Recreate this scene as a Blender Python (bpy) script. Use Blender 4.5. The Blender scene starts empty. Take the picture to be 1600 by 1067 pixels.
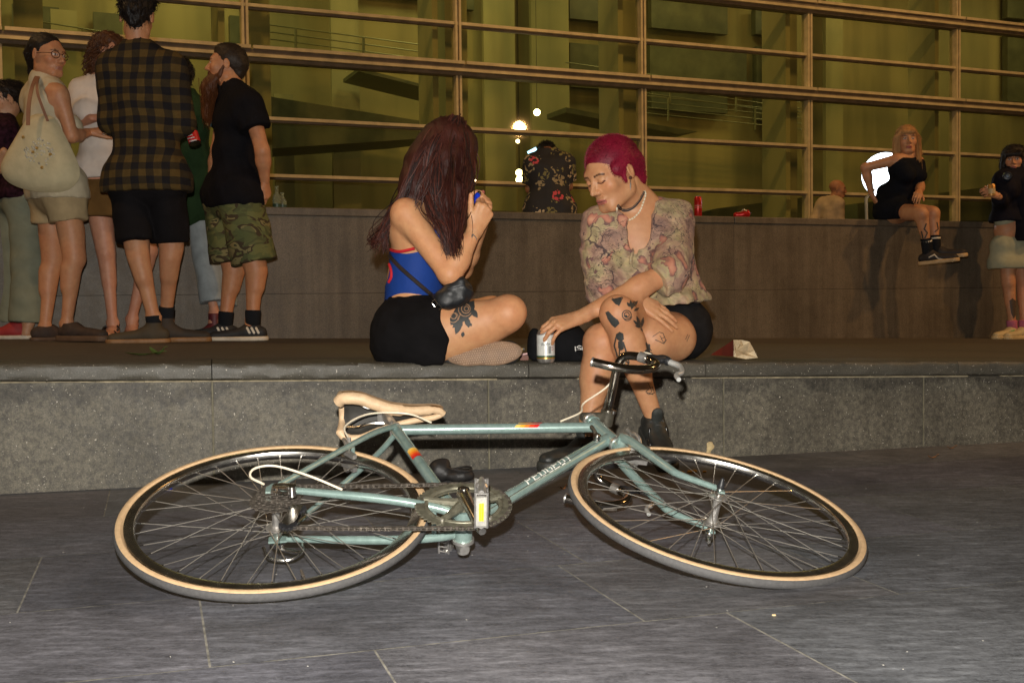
import bpy, bmesh, math, random
import numpy as np
from mathutils import Vector, Matrix
from mathutils.bvhtree import BVHTree
random.seed(7); np.random.seed(7)
SC = bpy.context.scene
COL = SC.collection
# ------------------------------------------------------------------ camera
FPX, HC = 1760.0, 0.60
_p = math.atan(63.5/FPX); _a = .012
cF = np.array([0, math.cos(_p), -math.sin(_p)]); _R = np.array([1., 0, 0]); _U = np.cross(_R, cF)
cU = _U*math.cos(_a)+_R*math.sin(_a); cR = _R*math.cos(_a)-_U*math.sin(_a)
CAM = np.array([0, 0, HC])
cd = bpy.data.cameras.new('camera'); co = bpy.data.objects.new('camera', cd); COL.objects.link(co)
cd.sensor_width = 36; cd.lens = 36*FPX/1600; cd.clip_start = .05; cd.clip_end = 300
co.matrix_world = Matrix(((cR[0], cU[0], -cF[0], 0), (cR[1], cU[1], -cF[1], 0), (cR[2], cU[2], -cF[2], HC), (0, 0, 0, 1)))
SC.camera = co
# ------------------------------------------------------------------ world, night
w = bpy.data.worlds.new('World'); SC.world = w; w.use_nodes = True
_bg = w.node_tree.nodes['Background']
_bg.inputs['Color'].default_value = (.055, .042, .026, 1); _bg.inputs['Strength'].default_value = .55
def lamp(name, kind, loc, power, color, size=.1, target=None, **kw):
    l = bpy.data.lights.new(name, kind); l.energy = power; l.color = color
    if kind == 'AREA': l.size = size
    else: l.shadow_soft_size = size
    for k, v in kw.items(): setattr(l, k, v)
    o = bpy.data.objects.new(name, l); COL.objects.link(o); o.location = loc
    if target is not None:
        o.rotation_euler = (Vector(target)-Vector(loc)).to_track_quat('-Z', 'Y').to_euler()
    return o
lamp('camera_flash', 'AREA', (-.03, .0, HC+.16), 172, (1, .95, .87), .03, (0, 4, .55))
lamp('street_and_fill_light', 'POINT', (10.3, 6.0, 5.15), 520, (1, .52, .17), .16)
lamp('street_and_fill_light', 'POINT', (-7.5, 7.0, 7.5), 170, (1, .60, .26), .2)
for _x, _y, _e in ((-9, 8, 420), (-3, 9.5, 520), (3.5, 12, 620), (9.5, 14, 420)):   # floodlights washing the glazed front
    lamp('facade_flood', 'SPOT', (_x, _y, 8.5), _e*.95, (1, .60, .23), .15, (_x-.6, _y+7.2, 2.4), spot_size=math.radians(100), spot_blend=.8)
lamp('street_and_fill_light', 'SPOT', (8.5, 4.5, 9.5), 1500, (1, .56, .22), .2, (2.6, 8.7, .9), spot_size=math.radians(58), spot_blend=.7)  # unseen fill spot, added to warm the plinth and terrace
lamp('street_and_fill_light', 'SPOT', (-6.5, 2.8, 8.5), 750, (1, .58, .25), .2, (-1.8, 6.6, .8), spot_size=math.radians(52), spot_blend=.7)  # second added fill spot, warms and brightens the standing group
SC.view_settings.view_transform = 'Standard'; SC.view_settings.look = 'None'
SC.view_settings.exposure = 0; SC.view_settings.gamma = 1

# ------------------------------------------------------------------ pixel helpers (photo pixels, depth Y)
def at(x, y, Y):
    r = cF+cR*(x-800)/FPX-cU*(y-533.5)/FPX
    return CAM+r*(Y/r[1])
def onz(x, y, z=0.):
    r = cF+cR*(x-800)/FPX-cU*(y-533.5)/FPX
    return CAM+r*((z-HC)/r[2])
def plat(x, y): return .418-.0213*(x+1.64)-.0095*(y-3.61)
# ------------------------------------------------------------------ object helpers
def tag(o, label=None, cat=None, group=None, kind=None):
    if label: o['label'] = label
    if cat: o['category'] = cat
    if group: o['group'] = group
    if kind: o['kind'] = kind
    return o
def empty(name, loc, label, cat, group=None):
    o = bpy.data.objects.new(name, None); COL.objects.link(o); o.location = loc
    o.empty_display_size = .1
    return tag(o, label, cat, group)
def meshobj(name, V, Fc, mat, parent=None, smooth=True, mi=None, col=None):
    me = bpy.data.meshes.new(name)
    V = np.asarray(V, float)
    q = parent
    while q is not None:
        if q.get('worldbase'): V = V-np.array(q['worldbase']); break
        q = q.parent
    me.from_pydata(V.tolist(), [], Fc if isinstance(Fc, list) else Fc.tolist())
    for m in (mat if isinstance(mat, (list, tuple)) else [mat]): me.materials.append(m)
    if mi is not None: me.polygons.foreach_set('material_index', np.asarray(mi, np.int32))
    me.polygons.foreach_set('use_smooth', np.full(len(me.polygons), smooth))
    if col is not None:
        a = me.color_attributes.new('Col', 'FLOAT_COLOR', 'POINT')
        c4 = np.ones((len(V), 4)); c4[:, :3] = col
        a.data.foreach_set('color', c4.ravel())
    me.update()
    o = bpy.data.objects.new(name, me); COL.objects.link(o)
    if parent is not None: o.parent = parent
    return o
def wthing(name, base, label, cat, group=None):
    o = empty(name, tuple(float(v) for v in base), label, cat, group)
    o['worldbase'] = [float(v) for v in base]
    return o
class MB:
    def __init__(s): s.V = []; s.F = []; s.M = []
    def add(s, V, F, m=0):
        n = len(s.V); s.V.extend([tuple(v) for v in V])
        s.F.extend([[i+n for i in f] for f in F]); s.M.extend([m]*len(F)); return s
    def hexa(s, P, m=0):   # 8 pts: bottom 4 ccw, top 4
        return s.add(P, [[3, 2, 1, 0], [4, 5, 6, 7], [0, 1, 5, 4], [1, 2, 6, 5], [2, 3, 7, 6], [3, 0, 4, 7]], m)
    def box(s, c, d, M=None, m=0):
        P = []
        for z in (-1, 1):
            for x, y in ((-1, -1), (1, -1), (1, 1), (-1, 1)):
                v = np.array([x*d[0]/2, y*d[1]/2, z*d[2]/2])
                if M is not None: v = M@v
                P.append(v+np.asarray(c))
        return s.hexa(P, m)
    def tube(s, pts, r, n=10, cap=True, m=0, closed=False):
        pts = [np.asarray(p, float) for p in pts]; k = len(pts)
        r = r if hasattr(r, '__len__') else [r]*k
        V = []; F = []; u = None
        for i in range(k):
            if closed: t = pts[(i+1) % k]-pts[i-1]
            else: t = pts[min(i+1, k-1)]-pts[max(i-1, 0)]
            t = t/(np.linalg.norm(t)+1e-12)
            if u is None:
                a = np.array([0, 0, 1.]) if abs(t[2]) < .9 else np.array([1., 0, 0])
                u = np.cross(t, a)
            u = u-t*(u@t); u /= np.linalg.norm(u)+1e-12; v = np.cross(t, u)
            for j in range(n):
                th = 2*math.pi*j/n
                V.append(pts[i]+r[i]*(u*math.cos(th)+v*math.sin(th)))
        for i in range(k if closed else k-1):
            for j in range(n):
                a = i*n+j; b = i*n+(j+1) % n; c = ((i+1) % k)*n+(j+1) % n; d = ((i+1) % k)*n+j
                F.append([a, b, c, d])
        if cap and not closed:
            F.append(list(range(n))[::-1]); F.append([(k-1)*n+j for j in range(n)])
        return s.add(V, F, m)
    def lathe(s, prof, c=(0, 0, 0), ax=(0, 0, 1), n=24, m=0):   # prof: (r, h)
        ax = np.asarray(ax, float); ax /= np.linalg.norm(ax)
        a = np.array([1., 0, 0]) if abs(ax[0]) < .9 else np.array([0, 1., 0])
        u = np.cross(ax, a); u /= np.linalg.norm(u); v = np.cross(ax, u); c = np.asarray(c, float)
        V = []; F = []
        for (r, h) in prof:
            for j in range(n):
                th = 2*math.pi*j/n; V.append(c+ax*h+r*(u*math.cos(th)+v*math.sin(th)))
        for i in range(len(prof)-1):
            for j in range(n):
                F.append([i*n+j, i*n+(j+1) % n, (i+1)*n+(j+1) % n, (i+1)*n+j])
        return s.add(V, F, m)
    def build(s, name, mat, parent=None, smooth=True, fix=True):
        o = meshobj(name, s.V, s.F, mat, parent, smooth, s.M)
        if fix:
            bm = bmesh.new(); bm.from_mesh(o.data); bmesh.ops.recalc_face_normals(bm, faces=bm.faces); bm.to_mesh(o.data); bm.free()
        if smooth:
            try: o.data.set_sharp_from_angle(angle=math.radians(38))
            except Exception: pass
        return o
def bez(P, n=12):   # catmull-rom through points
    P = [np.asarray(p, float) for p in P]; Q = [2*P[0]-P[1]]+P+[2*P[-1]-P[-2]]; out = []
    for i in range(1, len(Q)-2):
        for t in np.linspace(0, 1, n, endpoint=False):
            out.append(.5*((2*Q[i])+(-Q[i-1]+Q[i+1])*t+(2*Q[i-1]-5*Q[i]+4*Q[i+1]-Q[i+2])*t*t+(-Q[i-1]+3*Q[i]-3*Q[i+1]+Q[i+2])*t**3))
    out.append(P[-1]); return out
# ------------------------------------------------------------------ materials
class NT:
    def __init__(s, name):
        s.m = bpy.data.materials.new(name); s.m.use_nodes = True; s.t = s.m.node_tree; s.b = s.t.nodes['Principled BSDF']
        s.tc = None
    def n(s, kind, **kw):
        nd = s.t.nodes.new('ShaderNode'+kind)
        for k, v in kw.items():
            if k.startswith('i_'):
                nd.inputs[k[2:].replace('_', ' ')].default_value = v
            else: setattr(nd, k, v)
        return nd
    def L(s, a, b): s.t.links.new(a, b)
    def co(s, kind='Object', scale=None, rot=None):
        if s.tc is None: s.tc = s.n('TexCoord')
        o = s.tc.outputs[kind]
        if scale is not None or rot is not None:
            mp = s.n('Mapping'); s.L(o, mp.inputs['Vector'])
            if scale is not None: mp.inputs['Scale'].default_value = scale
            if rot is not None: mp.inputs['Rotation'].default_value = rot
            o = mp.outputs[0]
        return o
    def noise(s, scale, detail=4, rough=.55, vec=None, dist=0):
        nd = s.n('TexNoise'); nd.inputs['Scale'].default_value = scale; nd.inputs['Detail'].default_value = detail
        nd.inputs['Roughness'].default_value = rough; nd.inputs['Distortion'].default_value = dist
        s.L(vec if vec is not None else s.co(), nd.inputs['Vector']); return nd.outputs['Fac']
    def ramp(s, fac, stops, interp='LINEAR'):
        nd = s.n('ValToRGB'); cr = nd.color_ramp; cr.interpolation = interp
        while len(cr.elements) < len(stops): cr.elements.new(.5)
        for e, (p, c) in zip(cr.elements, stops):
            e.position = p; e.color = (*c, 1) if len(c) == 3 else c
        s.L(fac, nd.inputs['Fac']); return nd.outputs['Color']
    def mix(s, fac, a, b, mode='MIX'):
        nd = s.n('Mix', data_type='RGBA', blend_type=mode)
        for i, v in ((0, fac), (6, a), (7, b)):
            if isinstance(v, (int, float)): nd.inputs[i].default_value = v
            elif isinstance(v, tuple): nd.inputs[i].default_value = (*v, 1) if len(v) == 3 else v
            else: s.L(v, nd.inputs[i])
        return nd.outputs[2]
    def math(s, op, a, b=0., c=None):
        nd = s.n('Math', operation=op)
        for i, v in enumerate((a, b, c)):
            if v is None: continue
            if isinstance(v, (int, float)): nd.inputs[i].default_value = v
            else: s.L(v, nd.inputs[i])
        return nd.outputs[0]
    def bump(s, h, strength=.3, dist=.01):
        nd = s.n('Bump'); nd.inputs['Strength'].default_value = strength; nd.inputs['Distance'].default_value = dist
        s.L(h, nd.inputs['Height']); s.L(nd.outputs[0], s.b.inputs['Normal'])
    def base(s, v):
        if isinstance(v, tuple): s.b.inputs['Base Color'].default_value = (*v, 1)
        else: s.L(v, s.b.inputs['Base Color'])
    def p(s, **kw):
        for k, v in kw.items():
            i = s.b.inputs[k.replace('_', ' ')]
            if isinstance(v, (int, float, tuple)): i.default_value = (*v, 1) if (isinstance(v, tuple) and len(v) == 3 and i.type == 'RGBA') else v
            else: s.L(v, i)
        return s.m
_mc = {}
def M(name, c=(.5, .5, .5), rough=.6, metal=0., var=.25, vs=12., bump=0., bs=60., **kw):
    if name in _mc: return _mc[name]
    t = NT(name)
    if var:
        n = t.noise(vs, 5); d = tuple(x*(1-var) for x in c); l = tuple(min(1, x*(1+var*.7)) for x in c)
        t.base(t.ramp(n, [(.3, d), (.7, l)]))
        t.L(t.math('MULTIPLY_ADD', n, .18, rough-.09), t.b.inputs['Roughness'])
    else: t.base(c); t.p(Roughness=rough)
    t.p(Metallic=metal)
    if bump: t.bump(t.noise(bs, 4), bump, .004)
    t.p(**kw); _mc[name] = t.m
    return t.m
def emis(name, c, s):
    if name in _mc: return _mc[name]
    t = NT(name); t.base((0.02, .02, .02)); t.p(Emission_Color=c, Emission_Strength=s); _mc[name] = t.m; return t.m
# ------------------------------------------------------------------ signed-distance modelling
def nrm(v): v = np.asarray(v, float); return v/(np.linalg.norm(v)+1e-12)
def cap(a, b, ra, rb=None, k=.02, sq=None, flat=False, flata=False, op='+', nz=0):
    return dict(t='c', a=np.asarray(a, float), b=np.asarray(b, float), ra=ra, rb=ra if rb is None else rb, k=k, sq=sq, flat=flat, flata=flata, op=op, nz=nz)
def ell(c, r, R=None, k=.02, op='+'):
    return dict(t='e', c=np.asarray(c, float), r=np.asarray(r, float), R=np.eye(3) if R is None else R, k=k, op=op)
def halfspace(p, n, k=.0):
    return dict(t='h', c=np.asarray(p, float), n=nrm(n), k=k, op='&')
def _bounds(p):
    if p['t'] == 'c':
        m = max(p['ra'], p['rb'])*(1.02 if not p['sq'] else max(1, p['sq'][1])*1.02)
        return np.minimum(p['a'], p['b'])-m, np.maximum(p['a'], p['b'])+m
    m = np.abs(p['R'])@p['r']
    return p['c']-m, p['c']+m
def _dist(p, P):
    if p['t'] == 'c':
        ab = p['b']-p['a']; L2 = ab@ab+1e-12
        q = P-p['a']; t = np.clip((q@ab)/L2, 0, 1)
        v = q-t[..., None]*ab
        if p['sq']:
            n = p['sq'][0]; s = p['sq'][1]
            c = v@n; v = v+n*(c*(1/s-1))[..., None]
        d = np.linalg.norm(v, axis=-1)-(p['ra']+(p['rb']-p['ra'])*t)
        if p['sq']: d = d*min(1., p['sq'][1])**.5
        u = ab/math.sqrt(L2)
        if p['flat']: d = np.maximum(d, (P-p['b'])@u)
        if p['flata']: d = np.maximum(d, -(q@u))
        return d
    q = (P-p['c'])@p['R']
    k0 = np.linalg.norm(q/p['r'], axis=-1); k1 = np.linalg.norm(q/p['r']**2, axis=-1)+1e-9
    return k0*(k0-1)/k1
def wav(P, f, seed=0, amp=1., n=5, stretch=(1, 1, 1)):
    rs = np.random.RandomState(seed); o = np.zeros(P.shape[:-1]); S = np.array(stretch)
    for i in range(n):
        d = rs.randn(3); d /= np.linalg.norm(d); ff = f*(.6+rs.rand()*1.1)
        o += np.sin((P*S)@d*ff*6.283+rs.rand()*6.28+1.5*np.sin((P@nrm(rs.randn(3)))*f*3+i))
    return o*amp/n
def sdf_mesh(prims, h, lo=None, hi=None, fold=None):
    adds = [p for p in prims if p['op'] == '+']
    if lo is None:
        lo = np.min([_bounds(p)[0] for p in adds], 0)-3*h
        hi = np.max([_bounds(p)[1] for p in adds], 0)+3*h
    lo = np.floor(np.asarray(lo)/h)*h; N = np.ceil((np.asarray(hi)-lo)/h).astype(int)+1
    F = np.full(N, .08, np.float32)
    ax = [lo[i]+h*np.arange(N[i]) for i in range(3)]
    for p in prims:
        if p['op'] == '&': i0 = np.zeros(3, int); i1 = N
        else:
            b0, b1 = _bounds(p); mg = p['k']+2.5*h
            i0 = np.clip(np.floor((b0-mg-lo)/h).astype(int), 0, N); i1 = np.clip(np.ceil((b1+mg-lo)/h).astype(int)+1, 0, N)
            if (i1 <= i0).any(): continue
        sl = tuple(slice(a, b) for a, b in zip(i0, i1))
        P = np.stack(np.meshgrid(*[ax[i][i0[i]:i1[i]] for i in range(3)], indexing='ij'), -1)
        if p['op'] == '&':
            F[sl] = np.maximum(F[sl], (P-p['c'])@p['n']); continue
        d = _dist(p, P); f = F[sl]; k = max(p['k'], 1e-5)
        if p['op'] == '+':
            hh = np.maximum(k-np.abs(f-d), 0)/k; F[sl] = np.minimum(f, d)-hh*hh*k*.25
        else:
            d = -d; hh = np.maximum(k-np.abs(f-d), 0)/k; F[sl] = np.maximum(f, d)+hh*hh*k*.25
    if fold is not None:
        P = np.stack(np.meshgrid(*ax, indexing='ij'), -1); band = np.abs(F) < .03
        F[band] += fold(P[band]).astype(np.float32)
    S = F < 0
    c = S[:-1, :-1, :-1].astype(np.int8)
    cnt = np.zeros(c.shape, np.int8)
    for dx in (0, 1):
        for dy in (0, 1):
            for dz in (0, 1):
                cnt += S[dx:N[0]-1+dx, dy:N[1]-1+dy, dz:N[2]-1+dz]
    act = (cnt > 0) & (cnt < 8); I = np.argwhere(act)
    idx = np.full(act.shape, -1, np.int64); idx[act] = np.arange(len(I))
    if len(I) == 0: return np.zeros((0, 3)), np.zeros((0, 4), int)
    cor = [(0, 0, 0), (1, 0, 0), (0, 1, 0), (1, 1, 0), (0, 0, 1), (1, 0, 1), (0, 1, 1), (1, 1, 1)]
    fv = np.stack([F[I[:, 0]+a, I[:, 1]+b, I[:, 2]+c_] for a, b, c_ in cor], 1)
    acc = np.zeros((len(I), 3)); w_ = np.zeros(len(I)); corA = np.array(cor, float)
    for i in range(8):
        for j in range(i+1, 8):
            if np.abs(corA[i]-corA[j]).sum() != 1: continue
            m = (fv[:, i] < 0) != (fv[:, j] < 0)
            t = fv[m, i]/(fv[m, i]-fv[m, j])
            acc[m] += corA[i]+(corA[j]-corA[i])*t[:, None]; w_[m] += 1
    V = lo+(I+acc/w_[:, None])*h
    Q = []
    for a in range(3):
        b_, c_ = (a+1) % 3, (a+2) % 3
        s0 = [slice(None)]*3; s1 = [slice(None)]*3
        s0[a] = slice(0, -1); s1[a] = slice(1, None)
        e = S[tuple(s0)] != S[tuple(s1)]; E = np.argwhere(e)
        ok = (E[:, b_] > 0) & (E[:, c_] > 0) & (E[:, b_] < N[b_]-1) & (E[:, c_] < N[c_]-1); E = E[ok]
        q = []
        for db, dc in ((0, 0), (-1, 0), (-1, -1), (0, -1)):
            T = E.copy(); T[:, b_] += db; T[:, c_] += dc; q.append(idx[T[:, 0], T[:, 1], T[:, 2]])
        q = np.stack(q, 1); ins = S[E[:, 0], E[:, 1], E[:, 2]]
        q[~ins] = q[~ins][:, ::-1]; Q.append(q)
    Q = np.concatenate(Q); Q = Q[(Q >= 0).all(1)]
    return V, Q
def relax(V, Q, it=1, lam=.5):
    for _ in range(it):
        A = np.zeros_like(V); n = np.zeros(len(V))
        for a, b in ((0, 1), (1, 2), (2, 3), (3, 0)):
            np.add.at(A, Q[:, a], V[Q[:, b]]); np.add.at(A, Q[:, b], V[Q[:, a]]); np.add.at(n, Q[:, a], 1); np.add.at(n, Q[:, b], 1)
        V = V*(1-lam)+lam*A/np.maximum(n, 1)[:, None]
    return V
def sdfobj(name, prims, h, mat, parent=None, fold=None, colf=None, rel=1, extra=()):
    """one mesh: main solid plus finer solids (prims,h) joined in"""
    Vs = []; Qs = []; n = 0
    for pr, hh in ((prims, h),)+tuple(extra):
        V, Q = sdf_mesh(pr, hh, fold=fold if pr is prims else None)
        if rel: V = relax(V, Q, rel, .4)
        Vs.append(V); Qs.append(Q+n); n += len(V)
    V = np.concatenate(Vs); Q = np.concatenate(Qs)
    return meshobj(name, V, Q, mat, parent, True, None, colf(V) if colf else None)
# ------------------------------------------------------------------ pixel font for lettering
FONT = {'P': '11110 10001 10001 11110 10000 10000 10000', 'E': '11111 10000 10000 11110 10000 10000 11111', 'U': '10001 10001 10001 10001 10001 10001 01110',
'G': '01111 10000 10000 10011 10001 10001 01111', 'O': '01110 10001 10001 10001 10001 10001 01110', 'T': '11111 00100 00100 00100 00100 00100 00100',
'I': '00100 00100 00100 00100 00100 00100 00100', 'S': '01111 10000 10000 01110 00001 00001 11110', 'C': '01111 10000 10000 10000 10000 10000 01111',
'g': '00000 01111 10001 10001 01111 00001 01110', 'u': '00000 00000 10001 10001 10001 10011 01101', 'e': '00000 01110 10001 11111 10000 10001 01110',
'r': '00000 00000 10110 11000 10000 10000 10000', 'a': '00000 01110 00001 01111 10001 10001 01111', 'o': '00000 01110 10001 10001 10001 10001 01110',
'i': '00100 00000 00100 00100 00100 00100 00100', 's': '00000 01110 10000 01110 00001 00001 01110', 'D': '11110 10001 10001 10001 10001 10001 11110', ' ': '0 0 0 0 0 0 0'}
def letters(txt, f, hgt, mat, name, parent, italic=0., gap=1.4, off=0., wx=1.):
    """f(u, v) -> point on the surface, u along the line, v up; blocky letters as small quads"""
    c = hgt/7; V = []; Fq = []; u0 = off; sub = 2
    for ch in txt:
        g = FONT.get(ch, FONT[' ']).split()
        for r, row in enumerate(g):
            for q, b in enumerate(row):
                if b != '1': continue
                for a in range(sub):
                    for e in range(sub):
                        n = len(V)
                        for du, dv in ((0, 0), (1, 0), (1, 1), (0, 1)):
                            u = u0+(q+(a+du)/sub)*c; v = (6-r+(e+dv)/sub)*c
                            V.append(f(off+(u-off)*wx+italic*v, v))
                        Fq.append([n, n+1, n+2, n+3])
        u0 += c*(5+gap) if ch != ' ' else c*3
    return meshobj(name, V, Fq, mat, parent, False)
# ================================================================== SETTING
def stone(name, c, spec=.5, stain=.5, scale=1., white=.0, rough=.62, streak=False, band=None):
    t = NT(name); v = t.co('Object')
    fine = t.noise(240*scale, 3, .7, v); med = t.noise(26*scale, 6, .65, v); big = t.noise(2.1*scale, 5, .6, v, .4)
    c = np.array(c); col = t.ramp(med, [(.25, tuple(c*.72)), (.75, tuple(c*1.25))])
    col = t.mix(t.ramp(fine, [(.40, (0, 0, 0)), (.62, (1, 1, 1))]), col, tuple(c*1.6))
    col = t.mix(.55*stain, col, t.ramp(big, [(.3, (.22, .22, .22)), (.62, (1, 1, 1))]), 'MULTIPLY')
    if streak:
        sv = t.co('Object', (14, 14, .8)); s = t.noise(1.0, 5, .6, sv)
        col = t.mix(.5, col, t.ramp(s, [(.35, (.45, .42, .4)), (.6, (1, 1, 1))]), 'MULTIPLY')
    if band:   # grime band under the coping, with ragged lower edge
        sp_ = t.n('SeparateXYZ'); t.L(v, sp_.inputs[0]); nb = t.noise(5, 6, .65, v)
        h_ = t.math('ADD', sp_.outputs[2], t.math('MULTIPLY', t.math('SUBTRACT', nb, .5), .35)); h_ = t.math('ADD', h_, t.math('MULTIPLY', sp_.outputs[0], .021))
        col = t.mix(.8, col, t.ramp(t.math('MULTIPLY', t.math('SUBTRACT', h_, band-.13), 7.), [(.40, (1.08, 1.08, 1.08)), (.60, (.55, .54, .56)), (.9, (.62, .61, .62)), (1., (.9, .9, .88))]), 'MULTIPLY')
        sv = t.co('Object', (9, 9, .9)); s2 = t.noise(1.0, 5, .6, sv); col = t.mix(.5, col, t.ramp(s2, [(.36, (.62, .6, .6)), (.55, (1.05, 1.05, 1.05))]), 'MULTIPLY')
        m2 = t.noise(55, 5, .75, v); col = t.mix(.7, col, t.ramp(m2, [(.38, (.45, .45, .46)), (.62, (1.5, 1.48, 1.4))]), 'MULTIPLY')
    if white:
        sp = t.noise(150*scale, 2, .5, v); m = t.ramp(sp, [(.725-.02*white, (0, 0, 0)), (.75-.02*white, (1, 1, 1))])
        col = t.mix(m, col, (.55, .5, .42))
    t.base(col)
    t.L(t.math('MULTIPLY_ADD', med, .3, rough-.15), t.b.inputs['Roughness'])
    t.bump(t.math('ADD', t.math('MULTIPLY', fine, .5), med), .35, .003)
    t.p(Specular_IOR_Level=spec); return t.m
sd = nrm([1, .265, 0]); sn = np.array([sd[1], -sd[0], 0]); SP0 = np.array([-1.649, 3.595, 0])  # ledge line, outward normal
def ledge_pt(px):      # plan point of the ledge face seen at photo column px
    r = cF+cR*(px-800)/FPX
    A = np.array([[r[0], -sd[0]], [r[1], -sd[1]]]); t, s = np.linalg.solve(A, SP0[:2]); return s
# --- paving
gm = NT('paving_slate'); v = gm.co('Object')
f1 = gm.noise(130, 3, .7, v); sv = gm.co('Object', (9, 34, 9), (0, 0, -.307)); f2 = gm.noise(1.3, 6, .68, sv); f3 = gm.noise(1.7, 5, .6, v, .6)
col = gm.ramp(f2, [(.34, (.056, .058, .069)), (.50, (.106, .109, .125)), (.66, (.225, .230, .256))])
col = gm.mix(gm.ramp(f1, [(.40, (0, 0, 0)), (.62, (.8, .8, .8))]), col, (.142, .146, .164))
f4 = gm.noise(60, 4, .7, v); col = gm.mix(.55, col, gm.ramp(f4, [(.38, (.6, .6, .6)), (.60, (1.12, 1.12, 1.12))]), 'MULTIPLY')
col = gm.mix(.85, col, gm.ramp(f3, [(.36, (.50, .50, .51)), (.60, (1.1, 1.1, 1.1))]), 'MULTIPLY')
gm.base(col); gm.L(gm.math('MULTIPLY_ADD', f2, .35, .38), gm.b.inputs['Roughness']); gm.bump(gm.math('ADD', f2, gm.math('MULTIPLY', f1, .35)), .45, .004)
gm.p(Specular_IOR_Level=.55)
_at = gm.n('Attribute', attribute_name='Col'); gm.base(gm.mix(1., col, _at.outputs['Color'], 'MULTIPLY'))
mb = MB(); mb.add([(-60, -25, -.0014), (60, -25, -.0014), (60, 70, -.0014), (-60, 70, -.0014)], [[0, 1, 2, 3]])
tag(mb.build('paving_bed', M('mortar', (.24, .225, .19), .85, var=.5, vs=30), None, False, False), kind='structure')
ct, st_ = math.cos(math.radians(17.6)), math.sin(math.radians(17.6))
def uv(u, v_, z=0.): return np.array([u*ct-v_*st_, u*st_+v_*ct, z])
rows = [-12.2+.53*i for i in range(23)]+[.33, .86, 1.39, 1.912, 2.385, 2.90, 3.40, 3.9]+[4.4+.53*i for i in range(30)]
rows = sorted(set(round(r, 3) for r in rows if not (-.1 < r < .3)) | {-.2}); rs = np.random.RandomState(3)
cross = {1.39: [.35, 1.03, 2.0, -.6], 1.912: [.075, .86, 1.42, -.62, 2.4], 2.385: [-.27, 1.965, .93, 2.9], 2.90: [-.66, .55, 1.97, 3.1], 3.40: [-.15, 1.2, 2.5, -.9], .86: [.1, 1.2], .33: [.5, 1.6], 3.9: [1.7, 3.2]}
SV = []; SF = []; SCc = []
for i in range(len(rows)-1):
    r0_, r1_ = rows[i], rows[i+1]
    cu_ = sorted(cross.get(r0_, [rs.rand()]))
    while cu_[0] > -14: cu_.insert(0, cu_[0]-.7-.5*rs.rand())
    while cu_[-1] < 16: cu_.append(cu_[-1]+.7-.0+.5*rs.rand())
    for j in range(len(cu_)-1):
        g = .0020; n = len(SV); tz = rs.randn(4)*.0003; tint = .86+.28*rs.rand(); tc = np.array([1+.03*rs.randn(), 1, 1+.03*rs.randn()])*tint
        nu = max(1, int((cu_[j+1]-cu_[j])/.025)) if (-1 < r0_ < 4 and -2.5 < cu_[j] < 3.5) else 1
        us = np.linspace(cu_[j]+g, cu_[j+1]-g, nu+1)
        for k, u in enumerate(us):
            t_ = k/nu; z0_ = tz[0]*(1-t_)+tz[1]*t_; z1_ = tz[2]*(1-t_)+tz[3]*t_; jj = .0009 if 0 < k < nu else 0
            SV.append(uv(u, r0_+g+rs.randn()*jj, z0_)); SV.append(uv(u, r1_-g+rs.randn()*jj, z1_))
            SCc += [tc, tc]
        for k in range(nu): SF.append([n+2*k, n+2*k+2, n+2*k+3, n+2*k+1])
tag(meshobj('paving_slabs', SV, SF, gm.m, None, False, None, np.clip(np.array(SCc), 0, 2)), kind='structure')
rs = np.random.RandomState(3)
# --- terrace (stone ledge in front, floor behind)
ms = stone('ledge_stone', (.098, .088, .068), stain=1.1, white=1., band=.33)
mf = stone('terrace_stone', (.060, .051, .039), stain=.5, scale=.7, rough=.7)
sj = [-9, -3.2]+[ledge_pt(p) for p in (330-432, 330, 762, 1130, 1443)]+[4.6, 5.8, 7, 9, 14]
for i in range(len(sj)-1):
    a, b = sj[i]+.0014, sj[i+1]-.0014
    P0, P1 = SP0+sd*a, SP0+sd*b
    z0, z1 = plat(P0[0], P0[1]), plat(P1[0], P1[1])
    mb = MB(); bk = -sn*.32
    # face slab
    th = .056
    n = 2; mb.hexa([P0+[0, 0, -.05], P1+[0, 0, -.05], P1+bk+[0, 0, -.05], P0+bk+[0, 0, -.05], P0+[0, 0, z0-th-.003], P1+[0, 0, z1-th-.003], P1+bk+[0, 0, z1-th-.003], P0+bk+[0, 0, z0-th-.003]])
    o = mb.build('ledge_block', ms, None, False); tag(o, kind='structure')
    bv = o.modifiers.new('b', 'BEVEL'); bv.width = .003; bv.segments = 2
mb = MB()
cj = [-9, -3.4, -1.9, ledge_pt(330), ledge_pt(824), ledge_pt(1100), ledge_pt(1443)+.15, 4.4, 6, 8, 14]
for i in range(len(cj)-1):
    a, b = cj[i]+.0015, cj[i+1]-.0015; k = max(2, int((b-a)/.03)); V = []; Fc = []
    prof = [(-.30, 0), (-.006, 0), (.006, -.003), (.012, -.009), (.014, -.020), (.014, -.038), (.012, -.050), (.004, -.056), (-.3, -.056)]
    for j in range(k+1):
        s = a+(b-a)*j/k; P = SP0+sd*s; z = plat(P[0], P[1])
        for q, (o_, h_) in enumerate(prof):
            jt = .0018*math.sin(s*37+q)+.0012*rs.randn() if 1 < q < 7 else 0
            V.append(P+sn*(o_+jt)+[0, 0, z+h_+jt*.6])
    m_ = len(prof)
    for j in range(k):
        for q in range(m_-1): Fc.append([j*m_+q, (j+1)*m_+q, (j+1)*m_+q+1, j*m_+q+1])
    Fc += [list(range(m_)), [k*m_+q for q in range(m_)][::-1]]
    mb.add(V, Fc)
tag(mb.build('ledge_coping', stone('coping_stone', (.066, .060, .047), stain=.8, white=1.4, rough=.55), None, True), kind='structure')
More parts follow.
